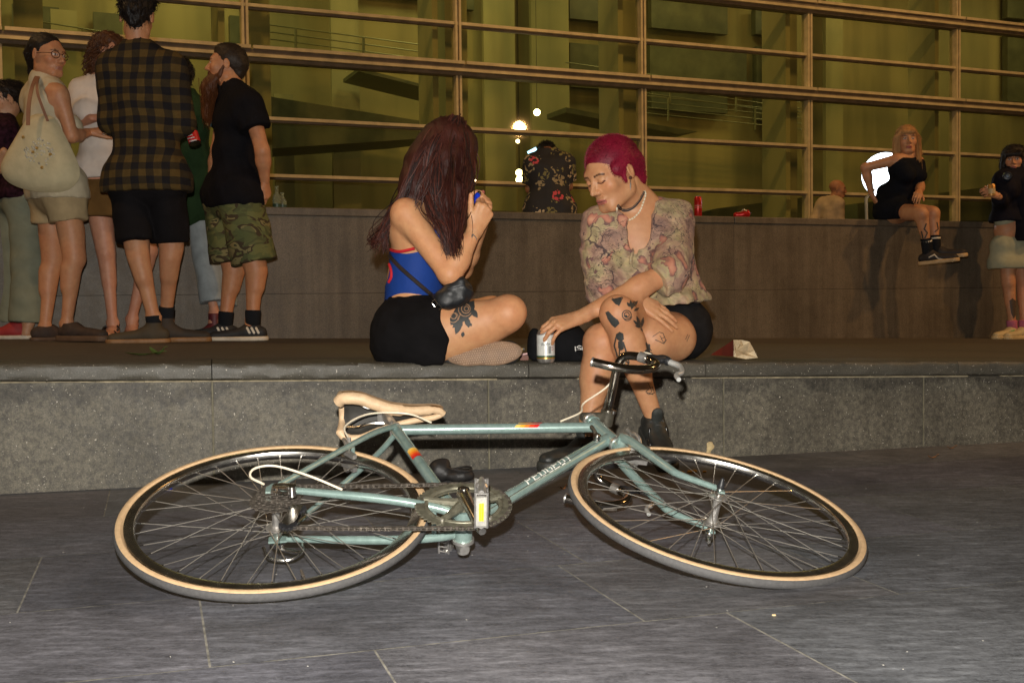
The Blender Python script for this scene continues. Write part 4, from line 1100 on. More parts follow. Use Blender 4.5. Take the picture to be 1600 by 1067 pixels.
# ------------------------------------------------------------ woman with long dark red hair
p1 = wthing('person', at(650, 560, 4.1)*[1, 1, 0]+[0, 0, .385], 'woman with long dark red hair sitting cross legged, lighting a cigarette with cupped hands', 'person')
K = J2(dict(pel=(642, 505, 4.16), che=(655, 372, 4.12), nek=(664, 308, 4.12), shR=(634, 333, 3.99), shL=(668, 335, 4.27), elR=(703, 428, 3.93), wrR=(741, 362, 3.97), elL=(722, 420, 4.30), wrL=(752, 352, 4.10),
             hipR=(636, 522, 4.05), hipL=(636, 522, 4.27), knR=(792, 491, 3.98), anR=(706, 553, 4.30), knL=(768, 488, 4.46), anL=(728, 556, 4.12)))
H1 = Head(at(697, 252, 4.12), (.93, -.02, -.34), (.36, 0, 1), 1.0)
tf = nrm([1, .05, 0])
body = [cap(K['hipR'], K['hipL'], .115, None, .05), cap(K['pel'], lerp(K['pel'], K['che'], .5), .125, .105, .06, sq=(tf, .85)), cap(lerp(K['pel'], K['che'], .5), K['che'], .105, .118, .06, sq=(tf, .82)),
        cap(lerp(K['shR'], K['shL'], .25)-[.01, 0, .05], lerp(K['shR'], K['shL'], .75)-[.01, 0, .05], .08, None, .05, sq=(tf, .9)), cap(K['shR'], K['shL'], .047, None, .045), cap(K['nek'], lerp(K['shR'], K['shL'], .5), .05, .055, .05), cap(K['nek'], H1.P(0, -.02, -.05), .05, .05, .03),
        ell(K['che']+[.085, -.06, -.02], (.05, .055, .055), None, .04), ell(K['che']+[.085, .06, -.02], (.05, .055, .055), None, .04)]
body += arm_prims(K['shR'], K['elR'], K['wrR'], 1.10)+arm_prims(K['shL'], K['elL'], K['wrL'], 1.05)
body += [cap(K['hipR'], K['knR']+[-.01, 0, -.004], .106, .060, .04), cap(at(700, 530, 4.02), at(760, 512, 4.0), .082, .062, .03), cap(K['knR'], lerp(K['knR'], K['anR'], .5)+[.0, 0, -.01], .062, .060, .03), cap(lerp(K['knR'], K['anR'], .4), K['anR'], .058, .034, .03),
         ell(K['knR']+[.012, -.01, .012], (.052, .05, .05), None, .03),
         cap(K['hipL'], K['knL'], .10, .062, .04), cap(K['knL'], lerp(K['knL'], K['anL'], .5), .055, .05, .03), cap(lerp(K['knL'], K['anL'], .4), K['anL'], .05, .033, .03)]
hR = hand(K['wrR'], (.45, .02, .9), (.30, -.92, -.22), -1, 1.02, (1.05, 1.15, 1.2, 1.25), .85, (.55, .9, .1), .05, .0)
hL = hand(K['wrL'], (.30, -.28, .9), (.75, .55, -.35), 1, .98, (.95, 1.0, 1.05, 1.1), .8, (.5, .9, .1), .05, .02)
bd1 = sdfobj('body', body, .0065, SKIN, p1, colf=skincol(TONE, H1, [(K['knR'], .07, .5), (K['elR'], .05, .35), (K['shR'], .06, .2)]), extra=((H1.prims(K['nek']), .004), (hR+[cap(lerp(K['elR'], K['wrR'], .6), K['wrR'], .030, .0255, .01)], .0028), (hL, .0028)))
# racer back top, skirt
top = [cap(lerp(K['pel'], K['che'], .0), lerp(K['pel'], K['che'], .55), .128, .109, .06, sq=(tf, .86)), cap(lerp(K['pel'], K['che'], .5), K['che']+[0, 0, .01], .109, .1215, .06, sq=(tf, .84)),
       ell(K['che']+[.085, -.06, -.02], (.053, .058, .058), None, .04), ell(K['che']+[.085, .06, -.02], (.053, .058, .058), None, .04)]
neck_cut = halfspace(K['che']+[-.0, 0, .010], (-.45, -.1, 1))
sdfobj('swim_top', top+[ell(at(590, 418, 4.14), (.052, .20, .078), None, .004, '-'), neck_cut], .005, cloth('blue_swim_fabric', (.012, .045, .23), .6, .1, wv=600), p1, rel=2)
mb = MB()
def surf_line(pts, targets, off, n=10):
    bm = bmesh.new()
    for o in targets: add_world(bm, o)
    tr_ = BVHTree.FromBMesh(bm); bm.free(); out = []
    P = bez([np.array([x, y, 0]) for x, y in pts], n)
    for q in P:
        r = cF+cR*(q[0]-800)/FPX-cU*(q[1]-533.5)/FPX
        h_ = tr_.ray_cast(Vector(CAM), Vector(r).normalized())
        if h_[0] is not None:
            nn = h_[1] if h_[1].dot(Vector(r)) < 0 else -h_[1]; out.append(np.array(h_[0]+nn*off))
    return out
red = cloth('red_trim', (.50, .022, .03), .6, .1)
tgt1 = [bd1]+[o for o in p1.children if o.name.startswith('swim_top')]
mb.tube(surf_line([(597, 380), (607, 389), (622, 393), (636, 391), (648, 388)], tgt1, .001), .0058, 8); mb.build('trim', red, p1)
mb = MB(); mb.tube(surf_line([(597, 386), (604, 402), (611, 420), (612, 432), (608, 441)], tgt1, .001), .0058, 8); mb.build('trim', red, p1)
sk = [cap(K['hipR']+[.012, .0, -.01], K['hipL']+[.012, 0, -.01], .112, None, .06), cap(K['pel']+[-.005, 0, .0], lerp(K['pel'], K['che'], .44), .120, .108, .06, sq=(tf, .9)), cap(at(617, 541, 4.03), at(680, 548, 3.99), .072, .078, .05), cap(at(618, 541, 4.28), at(680, 545, 4.3), .075, .075, .05),
      cap(K['hipR'], lerp(K['hipR'], K['knR'], .42), .128, .100, .05, flat=True), cap(K['hipL'], lerp(K['hipL'], K['knL'], .4), .115, .085, .05, flat=True),
      halfspace(lerp(K['pel'], K['che'], .47), (-.08, 0, 1)), halfspace([0, 0, .378], (0, 0, -1)), halfspace(at(712, 500, 4.0), (.93, 0, -.27))]
sdfobj('skirt', sk, .006, cloth('black_skirt_fabric', (.0055, .005, .0055), .9, .3), p1, fold=lambda P: wav(P, 7, 3, .006, 6, (1, 1, .5))+wav(P, 16, 6, .0035, 5), rel=1)
# necklace cord, bag strap
mb = MB(); mb.tube(surf_line([(598, 386), (622, 414), (650, 440), (684, 470)], [o for o in p1.children if o.type == 'MESH'], .003), .0075, 8); mb.build('strap', M('dark_leather', (.03, .022, .018), .35), p1)
bag = wthing('crossbody_bag', at(705, 460, 3.9), 'small crumpled black leather crossbody bag in the lap of the long haired woman', 'bag')
sdfobj('bag_body', [cap(at(690, 466, 3.92), at(720, 442, 3.92), .025, .026, .03), cap(at(700, 474, 3.92), at(731, 458, 3.93), .024, .020, .03), ell(at(711, 460, 3.93), (.048, .030, .038), None, .03)], .004, M('black_leather', (.009, .010, .012), .48, var=.3, bump=.4, bs=40), bag, fold=fold_fn(16, .006, 5), rel=1)
mb = MB(); mb.tube(bez([at(679, 468, 3.90), at(683, 474, 3.89), at(680, 479, 3.89), at(675, 473, 3.89), at(679, 468, 3.90)], 5), .0016, 6); mb.tube(bez([at(683, 473, 3.89), at(690, 480, 3.89), at(686, 484, 3.89)], 5), .0018, 6); mb.build('bag_ring', chrome, bag)
mb = MB(); mb.tube([at(700, 452, 3.875), at(724, 446, 3.875)], .0016, 6); mb.build('bag_zip', M('bag_zip', (.10, .11, .13), .4, .6), bag)
# shoe seen sole on
def sole_shoe():
    c = at(758, 554, 3.97); d = nrm(at(808, 550, 3.97)-at(700, 562, 3.97)); up = nrm(np.array([0, -1, .10])); x = np.cross(d, up)
    P = lambda a, b: c+d*a+x*b
    o = sdfobj('shoe', [cap(P(-.115, 0)-up*.04, P(.085, 0)-up*.04, .036, .042, .02), cap(P(-.10, 0)-up*.06, P(.03, 0)-up*.07, .03, .03, .03), halfspace(c-up*.012, up)], .005, M('black_canvas_shoe', (.02, .02, .02), .8), p1)
    prof = []
    for i in range(40):
        a = 2*math.pi*i/40; ca, sa = math.cos(a), math.sin(a); wv_ = .043*(1+.16*ca)*(1-.16*math.exp(-((ca+.15)/.3)**2)); prof.append((.132*ca, wv_*sa))
    V = [P(a, b)-up*.014 for a, b in prof]+[P(a, b) for a, b in prof]+[P(a*.965, b*.93)+up*.002 for a, b in prof]
    n = 40; F_ = [[i, (i+1) % n, n+(i+1) % n, n+i] for i in range(n)]+[[n+i, n+(i+1) % n, 2*n+(i+1) % n, 2*n+i] for i in range(n)]+[[2*n+i for i in range(n)]]
    mb = MB(); mb.add(V, F_); s_ = mb.build('sole', M('tan_rubber_sole', (.24, .145, .085), .6, var=.3, vs=30), o)
    mb = MB()
    for i in range(-15, 16):
        for j in range(-5, 6):
            a = i*.0082+(j % 2)*.0041; b = j*.0082
            wv_ = .043*(1+.16*a/.132)*(1-.16*math.exp(-((a/.132+.15)/.3)**2))
            if (a/.125)**2+(b/(wv_*.92))**2 > .92: continue
            q = P(a, b)+up*.002; mb.lathe([(.0028, 0), (.0022, .0022), (0, .0024)], q, up, 6)
    mb.build('sole_tread', M('tan_rubber_tread', (.36, .23, .14), .55, var=.2), s_, False)
sole_shoe()
shoe('shoe', K['anR']+[-.02, 0, 0], (-1, -.2, 0), (M('black_canvas_shoe', (.02, .02, .02)), M('tan_rubber_sole', (.17, .10, .06))), p1, top=.07, up=(0, 1, .2))
# rose tattoo on the thigh
def leaf(cx, cy, ang, L_, W_):
    a = math.radians(ang); u = np.array([math.cos(a), math.sin(a)]); v = np.array([-u[1], u[0]]); c = np.array([cx, cy]); out = []
    for t_ in np.linspace(0, 1, 9): out.append(c+u*L_*t_+v*W_*math.sin(math.pi*t_)*.5)
    for t_ in np.linspace(1, 0, 9): out.append(c+u*L_*t_-v*W_*math.sin(math.pi*t_)*.5)
    return ('poly', out)
def ringp(cx, cy, r, n=14, sx=1, a0=0, a1=360): return [(cx+r*sx*math.cos(math.radians(a)), cy+r*math.sin(math.radians(a))) for a in np.linspace(a0, a1, n)]
decal('tattoo', [('poly', [(703, 498), (712, 482), (726, 474), (741, 470), (742, 480), (738, 492), (728, 501), (716, 506), (704, 508)]), leaf(736, 482, 55, 18, 9), leaf(728, 494, 75, 19, 9), leaf(720, 500, 110, 24, 10), leaf(722, 503, 150, 18, 8), leaf(706, 500, 60, 12, 6), leaf(732, 504, 45, 8, 5), leaf(724, 518, 100, 9, 6), ('line', [(722, 488), (722, 508), (716, 518)], 1.6)], [bd1], INK, p1)
mb_cols = M('tattoo_highlight', (.36, .20, .11), .6, var=.3, vs=100)
decal('tattoo', [('line', ringp(728, 483, 7), 1.3), ('line', ringp(729, 483, 3.6, 10), 1.2), ('line', ringp(727, 484, 10.5, 14, 1, 30, 210), 1.2), ('line', ringp(709, 494, 4.5), 1.2), ('line', ringp(708, 496, 8, 10, 1, -60, 120), 1.1), ('line', [(716, 500), (720, 490)], 1.1)], [bd1], mb_cols, p1, off=.0022)
# long hair: solid under-layer plus strands
hm1 = hairmat('dark_red_hair', (.030, .0070, .0045), (.088, .018, .010))
Hc = H1.P(0, -.02, .03)
hs = [ell(Hc, (.090, .108, .094), H1.R, .02), cap(at(700, 215, 4.12), at(665, 290, 4.10), .075, .085, .05), cap(at(722, 225, 4.11), at(722, 300, 4.07), .055, .045, .04), cap(at(700, 250, 4.05), at(695, 335, 3.99), .055, .045, .04), cap(at(660, 260, 4.12), at(628, 350, 4.06), .070, .030, .04), cap(at(712, 300, 4.0), at(706, 370, 3.95), .040, .022, .03), cap(at(640, 300, 4.15), at(607, 365, 4.12), .035, .018, .03)]
hair1 = sdfobj('hair', hs, .006, hm1, p1, fold=lambda P: wav(P, 26, 2, .0045, 5, (1, 1, .12)), rel=1)
G = []; rs = np.random.RandomState(11)
def strand_path(pts, jit, wavy=.0, n=7):
    P = [at(*q)+rs.randn(3)*jit*.72*(.4+.9*i/len(pts)) for i, q in enumerate(pts)]; B = bez(P, n); k = len(B); ph = rs.rand()*6.28
    return [b+np.array([math.sin(ph+i*.55), math.cos(ph*1.7+i*.5), 0])*wavy*(i/k)**1.5 for i, b in enumerate(B)]
routes = [([(705, 186, 4.12), (668, 222, 4.06), (640, 290, 4.04), (606, 350, 4.04), (600, 392, 4.04)], 50, .010, .006), ([(700, 186, 4.10), (655, 240, 4.02), (632, 300, 4.0), (612, 345, 4.02), (594, 375, 4.05)], 60, .009, .007),
          ([(706, 184, 4.08), (680, 235, 4.0), (662, 290, 3.96), (640, 340, 3.96)], 0, .01, .004),
          ([(712, 185, 4.08), (690, 230, 4.02), (682, 290, 3.96), (690, 340, 3.93), (706, 385, 3.90)], 130, .010, .006), ([(716, 186, 4.08), (708, 235, 4.02), (704, 290, 3.95), (708, 345, 3.92), (712, 395, 3.89)], 120, .009, .007),
          ([(722, 188, 4.09), (728, 230, 4.04), (728, 285, 3.98), (722, 335, 3.94), (716, 380, 3.92)], 110, .008, .006), ([(722, 190, 4.12), (737, 225, 4.10), (738, 270, 4.06), (727, 320, 4.02), (722, 350, 4.0)], 60, .006, .004),
          ([(708, 184, 4.10), (676, 228, 4.02), (664, 280, 3.99), (672, 325, 3.94), (694, 365, 3.91), (703, 398, 3.90)], 100, .010, .005), ([(700, 188, 4.14), (660, 235, 4.10), (636, 290, 4.1), (614, 330, 4.12), (588, 372, 4.10), (582, 382, 4.1)], 60, .012, .010)]
for pts, cnt, jit, wv_ in routes:
    for i in range(cnt): G.append(strand_path([(x+rs.randn()*1.5, y+rs.randn()*2.0+(rs.rand()*14-7 if q == len(pts)-1 else 0), Y) for q, (x, y, Y) in enumerate(pts)], jit, wv_))
for i in range(70):
    pts, cnt, jit, wv_ = routes[rs.randint(len(routes))]; G.append(strand_path([(x+rs.randn()*4, y+rs.randn()*3, Y) for x, y, Y in pts], .022, .010))
rs.shuffle(G)
hm2 = hairmat('copper_red_hair', (.085, .020, .011), (.16, .040, .022)); hm3 = hairmat('near_black_red_hair', (.012, .004, .003), (.032, .009, .006))
n3_ = len(G)//4
strands('hair_strands', G[:2*n3_], hm1, hair1, .0024, 4, .25); strands('hair_strands', G[2*n3_:3*n3_], hm2, hair1, .0018, 4, .25); strands('hair_strands', G[3*n3_:], hm3, hair1, .0024, 4, .25)
# cigarette, lighter, watch chain
cg = wthing('cigarette', at(738, 280, 4.07), 'short white cigarette with glowing tip at the mouth of the long haired woman', 'cigarette')
mb = MB(); a = at(732, 278.5, 4.09); b = at(742, 282, 4.05); mb.tube([a, b], .0036, 10); mb.build('paper', M('white_paper', (.7, .66, .6), .8), cg)
mb = MB(); mb.tube([b, b+(b-a)*.12], [.0037, .003], 10); mb.build('ember', emis('ember_glow', (1, .75, .4), 6), cg)
lg = wthing('lighter', at(745, 310, 4.0), 'small translucent blue lighter held in the cupped hands', 'lighter')
mb = MB(); a = at(741, 312, 3.99); b = at(747, 304, 4.00); mb.tube([lerp(a, b, -.8), lerp(a, b, 1.)], [.0095, .0098], 14); mb.build('lighter_body', M('blue_plastic', (.01, .04, .55), .2, var=.4, vs=80), lg)
mb = MB(); mb.tube([b, lerp(a, b, 1.45)], .0075, 12); mb.build('lighter_cap', chrome, lg)
mb = MB(); mb.tube(bez([at(739, 366, 3.93), at(744, 373, 3.945), at(741, 380, 3.95), at(737, 374, 3.94), at(739, 366, 3.93)], 5), .0024, 6); mb.build('bracelet', alloy, p1)

# ------------------------------------------------------------ woman with cropped magenta hair
p2 = wthing('person', at(1010, 565, 4.3)*[1, 1, 0]+[0, 0, .37], 'woman with cropped magenta hair and patterned shirt sitting cross-kneed, reaching for a can', 'person')
K = J2(dict(pel=(1040, 505, 4.42), che=(1005, 392, 4.38), nek=(996, 322, 4.38), shR=(940, 352, 4.34), shL=(1052, 342, 4.42), elL=(1046, 425, 4.18), wrL=(903, 497, 4.06), elR=(950, 470, 4.42), wrR=(992, 466, 4.14),
             hipR=(1012, 508, 4.42), hipL=(1058, 514, 4.42), knR=(966, 492, 3.99), anR=(1020, 648, 4.06), knL=(940, 536, 4.10), anL=(918, 672, 4.07)))
H2 = Head(at(957, 272, 4.27), (-.76, -.58, -.42), (-.30, -.14, 1), 1.12)
tf = nrm([-.18, -1, 0])
body = [cap(K['hipR'], K['hipL'], .11, None, .05), cap(K['pel'], lerp(K['pel'], K['che'], .5), .12, .10, .06, sq=(tf, .85)), cap(lerp(K['pel'], K['che'], .5), K['che'], .10, .12, .06, sq=(tf, .75)), cap(lerp(K['shR'], K['shL'], .15)-[0, 0, .04], lerp(K['shR'], K['shL'], .85)-[0, 0, .04], .075, None, .05, sq=(tf, .9)),
        cap(K['shR'], K['shL'], .045, None, .045), cap(K['nek'], lerp(K['shR'], K['shL'], .5), .056, .065, .05), cap(K['nek'], H2.P(.0, -.03, -.055), .053, .054, .03), cap(lerp(K['shL'], K['nek'], .2), H2.P(0, -.05, -.03), .02, .03, .05)]
body += [cap(K['shL'], K['elL'], .048, .040, .02), cap(K['elL'], lerp(K['elL'], K['wrL'], .35), .041, .041, .025), cap(lerp(K['elL'], K['wrL'], .3), K['wrL'], .041, .0245, .02)]+arm_prims(K['shR'], K['elR'], K['wrR'], 1.0)
body += [cap(K['hipR'], K['knR'], .088, .060, .04), ell(K['knR']+[-.004, -.006, .014], (.050, .048, .052), None, .03), cap(K['knR'], lerp(K['knR'], K['anR'], .35), .057, .056, .03), cap(lerp(K['knR'], K['anR'], .25)+[.012, .02, 0], lerp(K['knR'], K['anR'], .55)+[.006, .012, 0], .050, .040, .03), cap(lerp(K['knR'], K['anR'], .3), K['anR'], .050, .0315, .03),
         cap(K['hipL'], lerp(K['hipL'], K['knL'], .5), .104, .090, .04), cap(at(1050, 528, 4.26), at(1020, 530, 4.18), .092, .085, .04), cap(lerp(K['hipL'], K['knL'], .5), K['knL'], .092, .062, .04), ell(K['knL']+[-.008, -.012, .008], (.052, .05, .05), None, .03), cap(K['knL'], lerp(K['knL'], K['anL'], .4), .056, .056, .03), cap(lerp(K['knL'], K['anL'], .3), K['anL'], .056, .033, .03)]
wl_ = K['wrL']
canP = at(853, 560, 4.06); canP = np.array([canP[0], canP[1], plat(canP[0], canP[1])])
hL = hand(wl_, nrm(at(862, 502, 4.03)-wl_)+np.array([0, -.10, -.12]), (.25, -.62, .9), 1, 1.0, (.70, .62, .58, .62), .75, (.55, .55, -.65), .10, .13)
hR = hand(K['wrR'], nrm(at(1035, 486, 4.13)-K['wrR'])+np.array([0, -.05, -.05]), (.12, -.8, .55), 1, 1.0, (.10, .16, .2, .3), .8, (.2, .7, -.5), .1, .10)
bd2 = sdfobj('body', body, .0065, SKIN, p2, colf=skincol(tuple(np.array(TONE)*[.92, .90, .92]), H2, [(K['knR'], .06, .45), (K['knL'], .06, .5), (K['elL'], .05, .3)], closed=True, lip=(.44, .15, .12)),
             extra=((H2.prims(K['nek'], closed=True), .0036), (hL+[cap(lerp(K['elL'], wl_, .7), wl_, .0300, .0250, .01)], .0028), (hR+[cap(lerp(K['elR'], K['wrR'], .7), K['wrR'], .029, .0245, .01)], .0028)))
# cropped hair
def mag():
    t = NT('magenta_hair'); v = t.co('Object'); s = t.noise(1., 3, .6, t.co('Object', (420, 420, 60))); n = t.noise(14, 4)
    t.base(t.mix(s, t.ramp(n, [(.3, (.13, .003, .014)), (.55, (.27, .006, .030)), (.8, (.42, .014, .060))]), (.11, .003, .016))); t.p(Roughness=.5, Specular_IOR_Level=.35); t.bump(s, .5, .003); return t.m
mg = mag()
hp = [H2.e(0, -.020, .042, .0805, .0975, .0845, 0), H2.cp((0, -.085, .0), (0, -.085, -.050), .055, .042, .03), H2.e(.068, .012, .02, .018, .045, .030, .01), H2.e(-.068, .012, .02, .018, .045, .030, .01), H2.e(.073, .018, -.014, .008, .009, .022, .012), H2.e(-.073, .018, -.014, .008, .009, .022, .012),
      H2.e(0, .125, -.030, .085, .062, .095, .012, '-'), H2.e(.083, -.006, -.020, .022, .022, .036, .004, '-'), H2.e(-.083, -.006, -.020, .022, .022, .036, .004, '-')]
hair2 = sdfobj('hair', hp, .004, mg, p2, rel=2, fold=lambda P: wav(P, 120, 4, .0012, 5))
G = []; me = hair2.data; b0 = np.array(p2['worldbase']); ups = H2.R@np.array([0, .75, -.15])
for i in rs.choice(len(me.vertices), 6500):
    v = me.vertices[int(i)]; p = np.array(v.co)+b0; n_ = np.array(v.normal); q = ((p-H2.c)@H2.R)/H2.s
    if q[2] < -.06: continue
    if q[1] > .062 and q[2] < .075: continue
    d = nrm(n_*.7+ups*.8+rs.randn(3)*.22+(np.array([0, 0, -.6]) if q[2] < .05 else 0)); G.append([p-n_*.001, p+d*.005, p+d*.009-n_*.001])
strands('hair_strands', G, mg, hair2, .0007, 3, .3)
# earring, necklaces
ear = H2.P(.080, -.006, -.034); ear2 = H2.P(-.080, -.006, -.034)
ear = ear if ear[1] < ear2[1] else ear2
mb = MB(); e0 = at(985, 278, ear[1]-.008); mb.lathe([(0, -.003), (.0065, -.002), (.0065, .002), (0, .003)], e0, (.3, -1, 0), 16); mb.build('ear_plug', M('brown_wood', (.08, .025, .012), .4), p2)
mb = MB(); e1_ = e0+[0, -.002, -.012]; mb.lathe([(0, .0035), (.0035, 0), (0, -.0035)], e1_, (0, 0, 1), 12); mb.tube([e1_+[0, 0, -.004], e1_+[0, 0, -.012], e1_+[0, 0, -.034]], [.0010, .0030, .0008], 8); mb.build('earring', alloy, p2)
def neckline(pts, off): return surf_line(pts, [bd2], off, 8)
ck = neckline([(965, 321), (972, 328), (982, 328), (992, 321), (1000, 311), (1006, 299)], .0015)
mb = MB()
def offs(L_, f): return [p+f(i) for i, p in enumerate(L_)]
for ph in (0, math.pi):
    fine = bez(ck[::3], 10); mb.tube([p+np.array([0, 0, 1])*.0052*math.sin(i*.85+ph)+np.array([1, 0, 0])*.004*math.cos(i*.85+ph) for i, p in enumerate(fine)], .0014, 6)
mb.build('choker', M('black_cord', (.02, .018, .02), .6), p2)
nl = neckline([(963, 324), (964, 333), (970, 341), (979, 345), (990, 341), (999, 331), (1004, 318), (1008, 304), (1006, 298)], .003)
nl = bez(nl[::4]+[nl[-1]], 6)
mb = MB(); mg2 = MB()
tot = len(nl)
for i in range(0, tot-3, 4):
    mb.tube([nl[i], nl[min(i+3, tot-1)]], .0034, 8)
    mg2.lathe([(0, -.0026), (.0034, 0), (0, .0026)], lerp(nl[min(i+3, tot-1)], nl[min(i+4, tot-1)], .5), (0, 0, 1), 10)
mb.build('necklace', M('white_beads', (.75, .68, .52), .35, var=.05), p2); mg2.build('necklace_bead', M('gold_beads', (.65, .42, .14), .3, .6), p2)
mb = MB(); lp = H2.P(.012 if H2.P(.01, 0, 0)[1] < H2.P(-.01, 0, 0)[1] else -.012, .0985, -.079); mb.lathe([(0, .002), (.002, 0), (0, -.002)], lp, (0, -1, 0), 8); mb.build('lip_stud', alloy, p2)
# patterned shirt
def shirtmat():
    t = NT('patterned_shirt'); v = t.co('Object'); nz = t.n('TexNoise'); nz.inputs['Scale'].default_value = 9; nz.inputs['Detail'].default_value = 4; t.L(v, nz.inputs['Vector'])
    vv = t.n('VectorMath', operation='MULTIPLY_ADD'); t.L(nz.outputs['Color'], vv.inputs[0]); vv.inputs[1].default_value = (.12, .12, .12); t.L(v, vv.inputs[2])
    n1 = t.noise(8, 4, .6, vv.outputs[0]); n2 = t.noise(26, 5, .65, vv.outputs[0])
    col = t.ramp(n1, [(.30, (.24, .15, .125)), (.42, (.37, .235, .175)), (.50, (.42, .31, .20)), (.58, (.36, .305, .17)), (.70, (.35, .235, .175))])
    col = t.mix(.8, col, t.ramp(n2, [(.34, (.50, .44, .46)), (.50, (.95, .93, .92)), (.66, (1.25, 1.18, 1.05))]), 'MULTIPLY')
    vo = t.n('TexVoronoi'); vo.inputs['Scale'].default_value = 15; t.L(vv.outputs[0], vo.inputs['Vector']); sx = t.n('SeparateColor'); t.L(vo.outputs['Color'], sx.inputs[0])
    pm = t.math('MULTIPLY', t.math('GREATER_THAN', sx.outputs[0], .50), t.math('LESS_THAN', vo.outputs['Distance'], t.math('MULTIPLY', t.noise(24, 3, .6, v), .85)))
    pc = t.ramp(vo.outputs['Distance'], [(.05, (.62, .34, .22)), (.28, (.48, .19, .13)), (.42, (.14, .07, .07))])
    col = t.mix(t.math('MULTIPLY', pm, .9), col, pc)
    ve = t.n('TexVoronoi', feature='DISTANCE_TO_EDGE'); ve.inputs['Scale'].default_value = 8; t.L(vv.outputs[0], ve.inputs['Vector'])
    nm = t.noise(7, 3, .6, v, .5); ln = t.math('LESS_THAN', ve.outputs[0], t.math('MULTIPLY', t.math('MAXIMUM', t.math('SUBTRACT', nm, .47), 0.), .12))
    col = t.mix(t.math('MULTIPLY', ln, .85), col, (.06, .04, .045))
    wv_ = t.n('TexWave', wave_type='RINGS'); wv_.inputs['Scale'].default_value = 11; wv_.inputs['Distortion'].default_value = 22; wv_.inputs['Detail'].default_value = 3; wv_.inputs['Detail Scale'].default_value = 2.2; t.L(v, wv_.inputs['Vector'])
    l2 = t.math('MULTIPLY', t.math('GREATER_THAN', wv_.outputs['Fac'], .965), t.math('GREATER_THAN', t.noise(4.5, 2, .5, v), .53))
    col = t.mix(t.math('MULTIPLY', l2, .85), col, (.045, .035, .035))
    t.base(col); t.p(Roughness=.8, Specular_IOR_Level=.25, Sheen_Weight=.05); t.bump(t.noise(10, 4, .6, v, 1.2), .55, .012); return t.m
shm = shirtmat()
sh2 = [cap(lerp(K['pel'], K['che'], .12)+[.03, 0, 0], lerp(K['pel'], K['che'], .6), .165, .150, .06, sq=(tf, .80)), cap(lerp(K['pel'], K['che'], .5), K['che'], .150, .158, .06, sq=(tf, .78)), cap(lerp(K['shR'], K['shL'], .12)-[0, 0, .04], lerp(K['shR'], K['shL'], .88)-[0, 0, .045], .100, None, .05, sq=(tf, .9)), cap(K['shR']+[0, 0, -.004], K['shL']+[0, 0, -.0], .058, .062, .05),
       cap(K['shL'], K['elL'], .068, .066, .04), cap(K['elL']+[0, 0, -.006], lerp(K['elL'], K['wrL'], .14)+[0, 0, -.01], .068, .068, .02, flat=True), cap(K['shR'], lerp(K['shR'], K['elR'], .97)+[-.0, 0, -.02], .070, .072, .04, flat=True), cap(at(938, 400, 4.32), at(945, 455, 4.34), .075, .07, .04),
       cap(at(1045, 430, 4.36), at(1065, 480, 4.36), .10, .075, .05), cap(at(1050, 470, 4.26), at(1060, 476, 4.26), .055, .07, .03),
       cap(lerp(K['shL'], K['nek'], .5)+[0, .0, .0], K['nek']+[.02, .05, -.01], .055, .05, .04),
       ell(K['che']+tf*.085+[-.005, 0, .105], (.046, .080, .112), None, .010, '-'), ell(K['che']+tf*.075+[-.015, 0, .175], (.075, .08, .055), None, .01, '-'), cap(K['che']+tf*.10+[-.03, 0, -.02], K['che']+tf*.10+[-.012, 0, .08], .016, .045, .01, op='-'), cap(K['nek']+[0, 0, -.08], H2.P(0, -.02, -.0), .066, .075, .012, op='-'), halfspace(at(1000, 481, 4.3), (.10, 0, -1)), ]
lid = [ell(K['che']+tf*.126+[.055, 0, -.02], (.02, .05, .02), None, .02)]
shirt = sdfobj('shirt', sh2, .0055, shm, p2, fold=lambda P: wav(P, 6.5, 8, .006, 7, (1, 1, .8))-.005*np.abs(np.sin(P[..., 0]*38+P[..., 2]*21+6*np.sin(P[..., 2]*7+P[..., 0]*5)))**6+wav(P, 15, 9, .003, 5), rel=1)
mb = MB(); V = surf_line([(1003, 352), (994, 372), (988, 392), (986, 412)], [shirt], .003); mb.tube(V, .0070, 6); mb.build('placket', shm, p2)
mb = MB()
for x, y in ((1001, 361), (992, 384), (987, 405)):
    q = surf_line([(x, y), (x+.5, y+.5)], [shirt], .006, 1)
    if q: mb.lathe([(0, -.002), (.0042, -.001), (.0042, .001), (0, .002)], q[0], (0, -1, .2), 10)
mb.build('button', M('dark_button', (.05, .04, .05), .3), p2)
so = [cap(K['hipL']+[.010, 0, 0], lerp(K['hipL'], K['knL'], .28), .118, .110, .05, flat=True), cap(K['hipR'], lerp(K['hipR'], K['knR'], .45), .105, .085, .05, flat=True), cap(K['hipR'], K['hipL'], .122, None, .05), halfspace([0, 0, .365], (0, 0, -1))]
sdfobj('shorts', so, .006, cloth('black_denim', (.012, .0115, .012), .8, .4), p2, fold=fold_fn(9, .004, 4), rel=2)
mb = MB()
bcl = [K['wrR']+d_ for d_ in ([-.006, -.006, .030], [-.014, -.026, .018], [-.016, -.034, -.002], [-.012, -.028, -.022])]
for q in bez(bcl, 5): mb.lathe([(0, .0028), (.0028, 0), (0, -.0028)], q, (0, 0, 1), 8)
mb.build('bracelet', alloy, p2)
